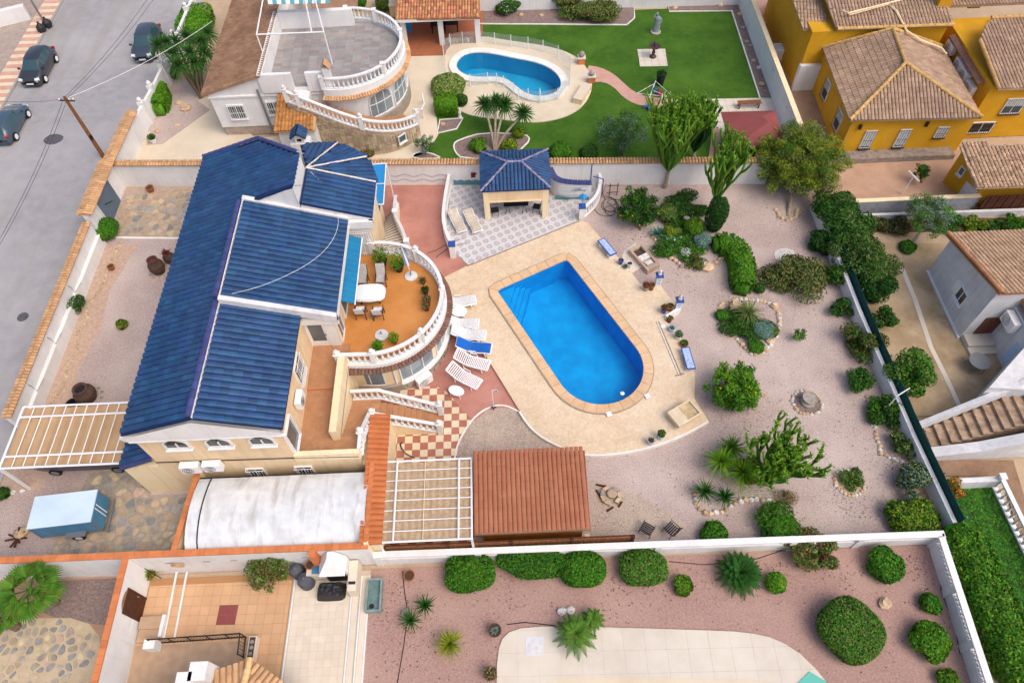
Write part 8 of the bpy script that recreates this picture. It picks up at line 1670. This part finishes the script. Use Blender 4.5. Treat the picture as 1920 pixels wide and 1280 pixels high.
def pedestal(label, px, py, z=.2):
	c = at(px, py, z); o = thing('pedestal', label, 'pedestal', (c.x, c.y, z)); MB().box(-.17, .17, -.17, .17, 0, .85).build('shaft', 'white', o, local=1); MB().box(-.22, .22, -.22, .22, .85, .93).build('cap', 'blue_trim', o, local=1); MB().lathe([(.1, .93), (.13, 1.02), (.08, 1.15), (.1, 1.22), (.02, 1.4)], (0, 0, 0), 8).build('finial', 'white_rock', o, local=1)
	for z_ in (.2, .5): MB().box(-.1, .1, -.174, -.17, z_, z_ + .2).build('tile_inset', 'tile_blue_white', o, local=1)
pedestal('white pedestal with blue cap and finial, upper one by the brown jar', 1233, 533); pedestal('white pedestal with blue cap and finial at the low wall end', 1270, 579)
o = mk_wall('low_wall', 'short low white wall from the lower pedestal to the deck', 'wall', tuple(at(1248, 598, .2).xy), tuple(at(1273, 582, .2).xy), .16, .5);
for nm, lb, px, py, z in (('garden_lamp', 'bright blue lamp with pyramid shade on the curved lattice balustrade', 1092, 412, 1.2),):
	q = P = None; c = at(1090, 410, .06); o = thing(nm, lb, 'lamp', (c.x, c.y, 1.24)); MB().tube([(0, 0, 0), (0, 0, .75)], .03, 6).build('stem', 'azure', o, local=1); MB().add([(-.32, 0, .78), (0, -.32, .78), (.32, 0, .78), (0, .32, .78), (0, 0, 1.05)], [(0, 1, 4), (1, 2, 4), (2, 3, 4), (3, 0, 4), (3, 2, 1, 0)]).build('shade', 'azure', o, local=1)
o = thing('stone_trough', 'old stone wash trough with dark and white basins on the gravel', 'trough', (8.4, 28.55, 0), rad(-62)); b = MB(); L, w_ = 2.0, .95
for x0_, x1_, y0_, y1_ in ((-L / 2, L / 2, -w_ / 2, -w_ / 2 + .14), (-L / 2, L / 2, w_ / 2 - .14, w_ / 2), (-L / 2, -L / 2 + .16, -w_ / 2 + .14, w_ / 2 - .14), (L / 2 - .3, L / 2, -w_ / 2 + .14, w_ / 2 - .14)): MB().box(x0_, x1_, y0_, y1_, 0, .36).build('rim', 'stone_tan', o, local=1)
MB().box(-L / 2 + .16, -.25, -w_ / 2 + .14, w_ / 2 - .14, 0, .15).build('basin', 'jar_brown', o, local=1); MB().box(-.25, .15, -w_ / 2 + .14, w_ / 2 - .14, 0, .33).build('divider', 'white_rock', o, local=1); MB().box(.15, L / 2 - .3, -w_ / 2 + .14, w_ / 2 - .14, 0, .2).build('basin', 'grey_rock', o, local=1); MB().box(.3, .62, -.2, .25, .2, .3).build('washboard', 'white_rock', o, local=1)
sheet('trough_base', pts([(1170, 470), (1192, 455), (1205, 500), (1180, 515), (1160, 500)], .0), .012, 'pale_concrete')
o = thing('stone_sink', 'cream stone outdoor sink on blocks at the lower right deck corner', 'sink', (8.9, 17.45, .2), rad(29)); b = MB(); b.box(-.75, .75, -.5, .5, .3, .42).box(-.75, .75, -.5, -.42, .42, .55).box(-.75, -.1, -.42, .5, .42, .55).box(.67, .75, -.42, .5, .42, .55).box(-.1, .67, .42, .5, .42, .55); b.build('bowl', 'cream_tile', o, local=1); MB().box(-.08, .65, -.4, .4, .42, .43).build('basin', mat('basin_stone', 'c9b48e', 'a58f6a', 3, rough=.8), o, local=1)
for x in (-.5, .5): MB().box(x - .12, x + .12, -.4, .4, 0, .3).build('block', 'cream_tile', o, local=1)
o = thing('pool_pole', 'long white pool cleaning pole with brush lying along the deck edge', 'pool pole', (*at(1252, 650, .22).xy, .22)); MB().tube([at(1231, 602, .24), at(1272, 700, .24)], .025, 5).build('pole', 'white_metal', o); MB().tube([at(1235, 602, .24), at(1278, 704, .23)], .015, 5).build('telescopic_pole', 'metal_grey', o); MB().tube([at(1267, 704, .24), at(1283, 700, .24)], .03, 5).build('brush', 'metal_grey', o); b = MB(); c = at(1243, 612, .22); b.obox((c.x, c.y, .23), .3, .25, .03, .3).build('skimmer_net', 'white', o)
o = thing('garden_shower', 'thin metal garden shower standing on the round gravel wedge edge', 'shower', (*at(926, 765, .05).xy, .05)); MB().tube([(0, 0, 0), (-.02, 0, 1.9), (.25, 0, 2.0)], .025, 5).build('pipe', 'white_metal', o, local=1); MB().lathe([(.1, 0), (.02, .06)], (.25, 0, 1.92), 8).build('shower_head', 'metal_grey', o, local=1); MB().obox((0, 0, .12), .3, .05, .05).obox((0, 0, .12), .05, .3, .05).build('foot', 'metal_dark', o, local=1)
b = MB(); ths = np.linspace(0, 30, 150); c = at(1145, 392); b.tube([(c.x + (.5 + .28 * math.sin(t * .37)) * math.cos(t) + .3 * math.sin(t * .21), c.y + (.55 + .3 * math.cos(t * .31)) * math.sin(t) + .6 * math.sin(t * .13), .03 + .01 * (i % 3)) for i, t in enumerate(ths)], .018, 4); b.tube([at(1137, 345, .5), at(1130, 362, .03), at(1135, 375, .03)], .018, 4); tag(b.build('garden_hose', 'hose'), 'tangled brown garden hose on the gravel beside the citrus tree', 'hose')
b = MB(); b.tube([at(872, 447, .05), at(850, 452, .06), at(815, 470, .05), at(802, 474, .05)], .02, 5).tube([at(876, 456, .06), at(845, 462, .06), at(820, 480, .05), at(818, 483, .05)], .02, 5); tag(b.build('hose', 'hose'), 'dark hose lying in two arcs over the red path', 'hose')
o = thing('fire_pit', 'broken round stone fire pit on scraps of dark timber in the tan gravel', 'fire pit', (4.55, 13.3, 0))
for k in range(9):
	if k in (2, 7): continue
	a = k * .7; MB().obox((4.6 + .42 * math.cos(a), 13.3 + .42 * math.sin(a), .12), .3, .18, .2, a + 1.57).build('stone', random.choice(('rock', 'stone_tan', 'grey_rock')), o)
MB().lathe([(.22, 0), (.26, .2), (.2, .22)], (4.68, 13.4, 0), 10).build('hearth', 'stone_tan', o)
for p_, q_ in (((1118, 908), (1140, 912)), ((1118, 918), (1128, 935)), ((1138, 958), (1150, 950)), ((1160, 950), (1166, 940))): MB().tube([at(*p_, .05), at(*q_, .06)], .05, 5).build('timber', 'wood_dark', o)
def slat_chair(label, px, rz):
	c = at(px, 992, .3); o = thing('garden_chair', label, 'chair', (c.x, c.y, 0), rz, 'dark slatted chairs in the gravel')
	for sx in (-.28, .28):
		for y in (-.25, .25): MB().tube([(sx, y, 0), (sx, y * .95, .42)], .02, 5).build('leg', 'metal_dark', o, local=1)
		MB().tube([(sx, -.25, .42), (sx, -.42, .85)], .02, 5).build('back_frame', 'metal_dark', o, local=1); MB().tube([(sx, .28, .6), (sx, -.3, .6)], .02, 5).build('armrest', 'metal_dark', o, local=1)
	for k in range(5): MB().box(-.28, .28, -.22 + k * .1, -.15 + k * .1, .42, .44).build('slat', 'metal_dark', o, local=1)
	for k in range(4): MB().obox((0, -.28 - k * .04, .5 + k * .1), .56, .02, .06).build('slat', 'metal_dark', o, local=1)
slat_chair('dark slatted garden chair turned left in the gravel', 1213, rad(-35)); slat_chair('dark slatted garden chair turned right in the gravel', 1257, rad(40))
o = thing('stone_fountain', 'small dark round fountain bowl inside a ring of pale stones', 'fountain', (15.75, 18.12, 0)); MB().lathe([(.35, 0), (.4, .1), (.15, .15), (.12, .35), (.38, .45), (.4, .5), (.3, .47)], (15.8, 18.15, 0), 14).build('bowl', 'grey_rock', o); ring_stones(o, [(15.75 + .78 * math.cos(a), 18.12 + .74 * math.sin(a)) for a in np.linspace(0, 2 * math.pi, 25)[:-1]], .2, ('white_rock', 'rock', 'rock'))
sheet('fountain_bed', [(15.75 + .72 * math.cos(a), 18.12 + .68 * math.sin(a)) for a in np.linspace(0, 2 * math.pi, 25)[:-1]], .01, 'gravel_dark')
c = at(1592, 905); o = thing('planting_ring', 'oval ring of pale stones round a weedy planting patch', 'edging', (c.x, c.y, 0)); R_ = [(c.x + .72 * math.cos(a), c.y + .68 * math.sin(a)) for a in np.linspace(0, 2 * math.pi, 25)[:-1]]; ring_stones(o, R_, .2, ('rock', 'white_rock')); sheet('ring_soil', R_, .012, 'earth'); bush(1598, 900, 44, .5, 'weedy plant inside the oval stone ring', ('leaf_olive', 'leaf'), .06, lump=.5, rough=1.4); bush(1607, 885, 22, .4, 'small weed at the top of the oval stone ring', ('leaf_olive', 'leaf_dark'), .06, lump=.5)
# gazebo dining set
o = thing('patio_table', 'dark metal table in the shade of the gazebo', 'table', (.65, 33.4, .06)); MB().box(-.8, .8, -.45, .45, .7, .73).build('table_top', 'metal_dark', o, local=1)
for x in (-.55, .55): b = MB(); b.tube([(x - .15, -.4, 0), (x, 0, .7), (x + .15, -.4, 0)], .025, 5).tube([(x - .15, .4, 0), (x, 0, .7), (x + .15, .4, 0)], .025, 5); b.build('leg', 'metal_dark', o, local=1)
for i, (x, y, rz) in enumerate(((-.75, 32.95, .2), (2.0, 33.1, 1.3), (.3, 34.2, 3.1), (1.2, 34.2, 3.1))):
	o = thing('patio_chair', ('black metal chair at the left front of the gazebo table', 'black metal chair at the right end of the gazebo table', 'black metal chair behind the gazebo table on the left', 'black metal chair behind the gazebo table on the right')[i], 'chair', (x, y, .06), rz, 'chairs round the gazebo table')
	for sx in (-.22, .22):
		for sy in (-.22, .22): MB().tube([(sx, sy, 0), (sx * .9, sy * .9, .45)], .018, 5).build('leg', 'metal_dark', o, local=1)
	MB().box(-.24, .24, -.24, .24, .44, .47).build('seat', 'metal_dark', o, local=1); b = MB(); b.tube([(-.22, -.22, .45), (-.2, -.3, .95), (.2, -.3, .95), (.22, -.22, .45)], .018, 5)
	for q in (-.1, 0, .1): b.tube([(q, -.23, .47), (q, -.3, .95)], .01, 4)
	b.build('backrest', 'metal_dark', o, local=1)
c = at(752, 838, .3); o = thing('hand_pump', 'black iron hand pump with curved handle on the checker floor', 'pump', (c.x, c.y, .04)); MB().tube([(0, 0, 0), (0, 0, .6), (.12, .05, .7)], .04, 6).build('body', 'metal_dark', o, local=1); MB().tube([(0, 0, .3), (.25, -.35, .2), (.7, -.55, .05)], .03, 5).build('handle', 'metal_dark', o, local=1)
# ---- south yard
o = thing('barbecue', 'white masonry barbecue with pyramid hood and cream worktop in the south yard', 'barbecue', (-8.6, 9.7, 0)); MB().add([(-9.25, 9.5, 1.5), (-8.05, 9.5, 1.5), (-8.05, 10.4, 1.5), (-9.25, 10.4, 1.5), (-8.75, 10.05, 2.35), (-8.5, 10.05, 2.35), (-8.5, 10.38, 2.35), (-8.75, 10.38, 2.35)], [(3, 2, 1, 0), (4, 5, 6, 7), (0, 1, 5, 4), (1, 2, 6, 5), (2, 3, 7, 6), (3, 0, 4, 7)]).build('hood', 'white', o)
for x in (-9.2, -8.1): MB().box(x - .06, x + .06, 9.75, 10.38, 0, 1.5).build('side', 'white', o)
MB().box(-9.1, -8.2, 9.9, 10.38, 0, .85).build('hearth', 'coping_brick', o); MB().box(-9.1, -8.2, 9.7, 9.9, 0, .8).build('front', 'black', o)
MB().box(-8.02, -7.62, 8.95, 10.35, 0, 1.0).build('worktop_block', 'pale_tile', o); MB().box(-7.98, -7.66, 9.25, 9.38, 1.0, 1.02).build('grille', 'metal_dark', o); MB().box(-10.0, -9.28, 9.75, 10.36, 0, .95).build('side_counter', 'pale_tile', o)
for i, (px, py, r_) in enumerate(((557, 1070, .34), (574, 1089, .38))): c = at(px, py, .4); o = thing('covered_grill', ('round grey grill cover behind the clipped tree', 'round grey grill cover nearer the paving')[i], 'grill', (c.x, c.y, .04)); MB().lathe([(r_ * .95, 0), (r_, .5), (r_ * .85, .72), (r_ * .25, .84), (.05, .86)], (0, 0, 0), 12).build('cover', mat('cover_grey', '55585f', '4a4d54', 4, rough=.8) if 'cover_grey' not in MATS else 'cover_grey', o, local=1); MB().lathe([(.06, .84), (.02, .9)], (0, 0, 0), 6).build('knob', 'metal_grey', o, local=1)
o = thing('covered_furniture', 'furniture heap under a crumpled black cover before the barbecue', 'cover', (-8.95, 9.2, .04)); b = MB(); r2 = random.Random(3); nx, ny = 12, 8; vs = []
for i in range(nx + 1):
	for j in range(ny + 1):
		u, v = i / nx * 2 - 1, j / ny * 2 - 1; e = max(abs(u), abs(v)); vs.append((u * .68 * (1 - .08 * abs(v) ** 3), v * .42 * (1 - .1 * abs(u) ** 3), (.62 * (1 - e ** 5) + .06 * r2.uniform(-1, 1) * (e < .95)) if e < 1 else 0))
b.add(vs, [(i * (ny + 1) + j, (i + 1) * (ny + 1) + j, (i + 1) * (ny + 1) + j + 1, i * (ny + 1) + j + 1) for i in range(nx) for j in range(ny)]); b.build('cover', 'black_plastic', o, local=1)
pot(582, 1060, .4, .3, 'brown bowl pot on the side counter of the barbecue', 'terracotta', None, .95); c = at(593, 1067, 1.0); tag(MB().box(c.x - .2, c.x + .2, c.y - .2, c.y + .2, .955, 1.0).build('blue_mat', 'trailer_blue'), 'square pale blue mat on the barbecue side counter', 'mat')
o = thing('water_trough', 'grey green stone water trough beside the pale paving', 'trough', (-6.9, 8.9, 0));
for x0_, x1_, y0_, y1_ in ((-.36, -.28, -.75, .75), (.28, .36, -.75, .75), (-.28, .28, -.75, -.66), (-.28, .28, .66, .75)): MB().box(x0_, x1_, y0_, y1_, 0, .42).build('side', mat('trough_green', '8a9a96', '6f807c', 3, rough=.8) if 'trough_green' not in MATS else 'trough_green', o, local=1)
MB().box(-.28, .28, -.66, .66, 0, .2).build('basin', mat('trough_inside', '6f8a88', '5c7674', 3, rough=.5), o, local=1); MB().lathe([(.12, 0), (.1, .03)], (-.1, -.45, .2), 8).build('drain', 'metal_dark', o, local=1)
o = thing('yard_railing', 'dark iron railing round the sunken corner of the orange yard', 'railing', (-14.5, 7.3, 0)); RP = [(-16.75, 7.25), (-12.65, 7.35), (-12.6, 6.45)]
for A, B in zip(RP, RP[1:]):
	for z in (.15, .9): MB().tube([(*A, z), (*B, z)], .03, 5).build('rail', 'metal_dark', o)
	L = (Vector(B) - Vector(A)).length; n = int(L / .14)
	for k in range(1, n): q = Vector(A).lerp(Vector(B), k / n); MB().tube([(q.x, q.y, .15), (q.x, q.y, .9)], .01, 4).build('baluster', 'metal_dark', o)
	for k in range(int(L / .85) + 1): q = Vector(A).lerp(Vector(B), min(1, k * .85 / L)); MB().tube([(q.x, q.y, 0), (q.x, q.y, .95)], .028, 5).build('post', 'metal_dark', o)
sheet('sunken_yard', [(-17.6, 3.4), (-12.7, 3.4), (-12.7, 7.2), (-17.6, 7.2)], .046, mat('worn_paving', 'b79b80', 'a88c72', 3, grain=.08, gscale=6, rough=.9))
o = thing('yard_steps', 'white block and two pale steps against the divider wall', 'steps', (-17.0, 7.6, 0)); MB().box(-17.6, -16.5, 7.85, 8.4, 0, .3).build('step', 'worn_paving', o); MB().box(-17.6, -16.6, 7.3, 7.85, 0, .18).build('step', 'worn_paving', o); MB().box(-16.6, -16.45, 7.5, 8.45, 0, .34).build('edge', 'white', o); MB().box(-16.95, -16.45, 6.9, 7.3, 0, .75).build('newel', 'white', o)
o = thing('planter_trough', 'narrow planter trough with grey stones at the railing end', 'planter', (-12.2, 6.7, 0)); MB().box(-12.35, -12.0, 6.1, 7.3, 0, .5).build('trough', 'pale_tile', o); MB().box(-12.3, -12.05, 6.15, 7.25, .5, .52).build('soil', 'jar_brown', o)
for k in range(4): rock(0, 0, .2, None, 'grey_rock', .52, .5, 'stone', k, (-12.18, 6.3 + k * .25), o)
o = thing('hose_reel', 'straw coloured hose and hat hung on the wall above the orange yard', 'hose reel', (*at(335, 1052, 1.4).xy, 1.2)); c = at(335, 1052, 1.4)
b = MB()
for r_ in (.18, .24, .3): b.tube([(c.x + r_ * math.cos(a), 10.38 - .02 * (r_ * 8), 1.4 + r_ * .7 * math.sin(a)) for a in np.linspace(0, 2 * math.pi, 17)[:-1]], .025, 4, closed=True)
b.build('coil', 'sand_tile', o); MB().tube([(-17.2, 10.2, .05), (-17.45, 10.3, 1.3)], .02, 5).build('broom_handle', 'metal_dark', o)
b = MB(); b.tube([at(745, 1280, .02), at(757, 1210, .02), at(765, 1150, .02), at(758, 1105, .02), at(755, 1070, .02)], .02, 4); tag(b.build('irrigation_pipe', 'metal_dark'), 'black irrigation pipe across the south gravel', 'pipe')
b = MB(); b.tube([at(950, 1170, .02), at(985, 1166, .03), at(1040, 1172, .02)], .02, 4); tag(b.build('irrigation_hose', 'metal_dark'), 'black hose along the edge of the south pool deck', 'hose')
b = MB(); b.tube([at(1255, 1052, .02), at(1320, 1058, .02), at(1410, 1050, .02), at(1470, 1030, .02)], .018, 4); tag(b.build('drip_line', 'metal_dark'), 'dark drip line along the foot of the openwork wall', 'pipe')
b = MB(); b.tube([at(1760, 1055, .02), at(1765, 1110, .02), at(1790, 1170, .02), at(1800, 1225, .02)], .018, 4); tag(b.build('drip_line', 'metal_dark'), 'dark drip line curving beside the openwork side wall', 'pipe')
# ---- north plot things
o = thing('statue', 'grey stone statue of a robed standing figure on the north lawn', 'statue', (*at(1229, 62).xy, .02)); MB().lathe([(.4, 0), (.42, .12), (.3, .16)], (0, 0, 0), 12).build('base', 'grey_rock', o, local=1)
b = MB(); ringp = [(.3, .24, .16, 0, 0), (.26, .22, .5, .02, 0), (.23, .18, .85, .05, 0), (.25, .19, 1.1, .03, .02), (.28, .17, 1.3, -.02, .02), (.16, .12, 1.42, -.05, .02), (.08, .08, 1.48, -.06, .02), (.1, .11, 1.56, -.08, .02), (.11, .12, 1.64, -.08, .02), (.05, .06, 1.74, -.08, .02)]; vs = [(cx + rx * math.cos(a) * (1 + .08 * math.sin(a * 5 + z * 3)), cy + ry * math.sin(a), z) for rx, ry, z, cx, cy in ringp for a in np.linspace(0, 2 * math.pi, 13)[:-1]]
b.add(vs, [(i * 12 + k, i * 12 + (k + 1) % 12, i * 12 + 12 + (k + 1) % 12, i * 12 + 12 + k) for i in range(9) for k in range(12)] + [tuple(108 + k for k in range(12))]); b.tube([(.24, 0, 1.28), (.34, -.1, 1.0), (.12, -.2, .85)], [.07, .06, .05], 6); b.tube([(-.26, 0, 1.28), (-.32, -.12, 1.45), (-.2, -.1, 1.7)], [.07, .06, .045], 6); b.build('figure', mat('statue_grey', '8d979c', '6f797f', 4, rough=.8), o, local=1)
o = thing('bird_bath', 'dark bronze bird bath on a square of pale paving', 'bird bath', (*at(1224, 108).xy, .06)); MB().lathe([(.28, 0), (.24, .1), (.1, .2), (.14, .4), (.08, .6), (.2, .75), (.45, .9), (.48, .96), (.35, .92), (.06, .88), (.05, 1.1), (.12, 1.2), (.02, 1.35)], (0, 0, 0), 12).build('basin', mat('bronze', '5a4a42', '4a3d38', 4, rough=.5, metal=.4), o, local=1)
for px, py, lb in ((1090, 118, 'upper brick pillar with stone ball at the pink path gate'), (1109, 153, 'lower brick pillar with stone ball at the pink path gate')): c = at(px, py, .1); o = thing('gate_pillar', lb, 'pillar', (c.x, c.y, .09)); MB().box(-.25, .25, -.25, .25, 0, .5).build('pillar', 'coping_brick', o, local=1); MB().box(-.3, .3, -.3, .3, .5, .56).build('cap', 'pale_concrete', o, local=1); MB().lathe([(.06, .56), (.2, .66), (.24, .78), (.2, .9), (.06, 1.0)], (0, 0, 0), 10).build('ball', 'grey_rock', o, local=1)
o = thing('stone_slab_bench', 'long low cream bench block at the edge of the north pool deck', 'bench', (*at(1092, 176, .3).xy, .09), rad(63)); MB().box(-1.0, 1.0, -.35, .35, 0, .38).build('block', 'cream', o, local=1); MB().box(-1.02, 1.02, -.37, .37, .38, .44).build('seat', 'tan_concrete', o, local=1)
o = thing('pool_fence', 'clear panel safety fence with white posts round the north pool', 'fence', (*at(960, 140).xy, .1)); FP = pts([(837, 148), (832, 105), (845, 86), (868, 82), (900, 80), (928, 84), (958, 88), (990, 92), (1018, 98), (1046, 108), (1070, 130), (1068, 160), (1045, 188), (1012, 194), (972, 188), (963, 178), (945, 165), (932, 160), (915, 158), (882, 162)], .1); gm = bpy.data.materials.new('fence_glass'); gm.use_nodes = True; MATS['fence_glass'] = gm; nn_ = gm.node_tree.nodes; t_ = nn_.new('ShaderNodeBsdfTransparent'); t_.inputs[0].default_value = (.93, .96, .97, 1); m_ = nn_.new('ShaderNodeMixShader'); m_.inputs[0].default_value = .1; gm.node_tree.links.new(t_.outputs[0], m_.inputs[1]); gm.node_tree.links.new(nn_['Principled BSDF'].outputs[0], m_.inputs[2]); gm.node_tree.links.new(m_.outputs[0], nn_['Material Output'].inputs[0]); nn_['Principled BSDF'].inputs['Roughness'].default_value = .1
for q in FP: MB().tube([(*q, .1), (*q, 1.15)], .03, 5).build('post', 'white_metal', o)
for A, B in zip(FP, FP[1:]): MB().wall(A, B, .012, .16, 1.1).build('panel', 'fence_glass', o)
o = thing('pool_ladder', 'chrome grab rails at the near end of the north pool', 'ladder', (*at(1000, 183, .3).xy, .2));
for px in (990, 1012): A, B = at(px, 176, .12), at(px + 1, 188, .25); MB().tube([A, A + Vector((0, 0, .5)), (A + B) / 2 + Vector((0, 0, .62)), B + Vector((0, 0, .4)), B], .025, 5).build('rail', 'white_metal', o)
o = thing('garden_bench', 'wooden slatted bench on the pale garden paving', 'bench', (*at(1404, 196, .3).xy, .06));
for k in range(4): MB().box(-.85, .85, -.2 + k * .11, -.11 + k * .11, .42, .45).build('slat', 'wood', o, local=1)
for x in (-.7, .7):
	for y in (-.17, .17): MB().box(x - .04, x + .04, y - .04, y + .04, 0, .42).build('leg', 'wood', o, local=1)
o = thing('clothes_airer', 'slanted white pole clothes airer with coloured washing beside the pink path', 'airer', (*at(1215, 196).xy, .05)); c0, c1 = at(1212, 200, .15), at(1229, 152, .9); MB().tube([c0, c1], .03, 5).build('pole', 'white_metal', o)
for A, B in (((1195, 175, .6), (1225, 158, .9)), ((1225, 170, .9), (1255, 182, .7)), ((1195, 175, .6), (1255, 182, .7)), ((1229, 152, 1.0), (1258, 178, .7))): MB().tube([at(*A), at(*B)], .018, 4).build('arm', 'white_metal', o)
for i, (px, py, m_) in enumerate(((1232, 172, 'cloth_blue'), (1237, 175, 'skin_red'), (1243, 179, 'cloth_white'), (1226, 168, 'blue_trim'), (1234, 184, 'cover_grey'), (1243, 187, 'cover_grey'))): c = at(px, py, .7); q = MB().obox((0, 0, 0), .3, .03, .55, .3 * i, 0, .15).build('washing', m_, None, local=1); q.location = c; tag(q, ('blue shirt hanging on the clothes airer', 'red cloth hanging on the clothes airer', 'white cloth hanging on the clothes airer', 'dark blue cloth at the left of the airer line', 'grey cloth low on the airer', 'second grey cloth at the right of the airer')[i], 'washing')
c = at(1216, 199, .2); o = thing('airer_base', 'bright blue folded base at the foot of the clothes airer', 'base', (c.x, c.y, .05));
for k in range(4): MB().obox((.18 * math.cos(k * 1.57), .18 * math.sin(k * 1.57), .12), .35, .14, .2, k * 1.57).build('foot', 'cloth_blue', o, local=1)
o = thing('garden_figure', 'small white stone figure on the kerb beside the cube hedge', 'ornament', (*at(863, 222).xy, .05)); MB().lathe([(.16, 0), (.14, .1), (.07, .3), (.12, .45), (.09, .6), (.05, .66), (.08, .76), (.02, .86)], (0, 0, 0), 8).build('figure', 'white', o, local=1)
o = thing('ramp_rail', 'white curved handrail beside the round white villa', 'handrail', (*at(790, 195).xy, .05)); MB().tube([at(774, 205, .9), at(790, 206, .9), at(795, 195, .9), at(791, 175, .9)], .06, 6).build('rail', 'white', o)
for q in ((774, 205), (792, 204), (791, 176)): A = at(*q, .9); MB().tube([A, (A.x, A.y, 0)], .05, 5).build('post', 'white', o)
c = at(766, 57, .4); o = thing('plastic_chair', 'bright blue plastic chair inside the pavilion', 'chair', (c.x, c.y, .08)); MB().box(-.22, .22, -.22, .22, .38, .43).build('seat', 'azure', o, local=1); MB().box(-.22, .22, .18, .23, .43, .85).build('backrest', 'azure', o, local=1)
for x in (-.19, .19):
	for y in (-.19, .19): MB().tube([(x, y, 0), (x, y, .4)], .02, 5).build('leg', 'azure', o, local=1)
for i, (px, py) in enumerate(((822, 52), (846, 50))): c = at(px, py, .4); o = thing('pavilion_table', ('black table at the left in the pavilion shade', 'black covered table at the right in the pavilion shade')[i], 'table', (c.x, c.y, .08)); MB().box(-.6, .6, -.4, .4, .68, .74).build('table_top', 'black', o, local=1); [MB().box(x - .04, x + .04, y - .04, y + .04, 0, .68).build('leg', 'black', o, local=1) for x in (-.5, .5) for y in (-.3, .3)]
o = thing('clay_cone', 'small cream stone block at the top of the pavilion side', 'ornament', (*at(738, 18, .5).xy, 0)); MB().box(-.3, .3, -.3, .3, 0, .9).build('block', 'cream', o, local=1); MB().box(-.34, .34, -.34, .34, .9, .98).build('cap', 'tan_concrete', o, local=1)
# ---- east plots
c = at(1690, 365); o = thing('washing_line_post', 'white T shaped washing line post in the brown courtyard', 'post', (c.x, c.y, .02)); MB().tube([(0, 0, 0), (.1, 0, 1.6)], .04, 5).build('post', 'white_metal', o, local=1); MB().tube([(-.05, .5, 1.6), (.25, -.5, 1.6)], .05, 5).build('crossbar', 'white_metal', o, local=1)
o = thing('washing_machine', 'white appliance standing on the side passage by the yellow house', 'appliance', (*at(1457, 97, .5).xy, 0)); MB().box(-.5, .5, -.45, .45, 0, .9).build('body', 'white_metal', o, local=1); MB().box(-.35, .35, -.3, .3, .9, .93).build('lid', 'white_dirty', o, local=1)
c = at(1446, 20, .4); lounger('white plastic lounger on the red terrace at the top right', (c.x, c.y), rad(75), group='white lounger top right', z=.1)
sheet('red_terrace', pts([(1425, 45), (1480, 45), (1500, -20), (1400, -20)], .1), .1, 'pink_path')
c = at(1837, 677, .7); o = side_table('round grey metal garden table in the dirt yard', (c.x, c.y), .55, .7, z=0, m='metal_grey', name='garden_table')
c = at(1695, 733, 1.7); o = thing('bracket', 'white metal bracket arm sticking out above the netting', 'bracket', (c.x - .6, c.y - .4, 0)); MB().tube([(0, 0, 0), (0, 0, 1.95)], .03, 5).build('post', 'white_metal', o, local=1); MB().tube([(0, 0, 1.95), (.7, .35, 2.1)], .03, 5).build('arm', 'white_metal', o, local=1)
c = at(1167, 737, .16); tag(MB().lathe([(.09, 0), (.12, .02), (.05, .05)], (c.x, c.y, .14), 10).build('pool_float', 'white'), 'small white dispenser floating near the rounded end of the long pool', 'pool float')
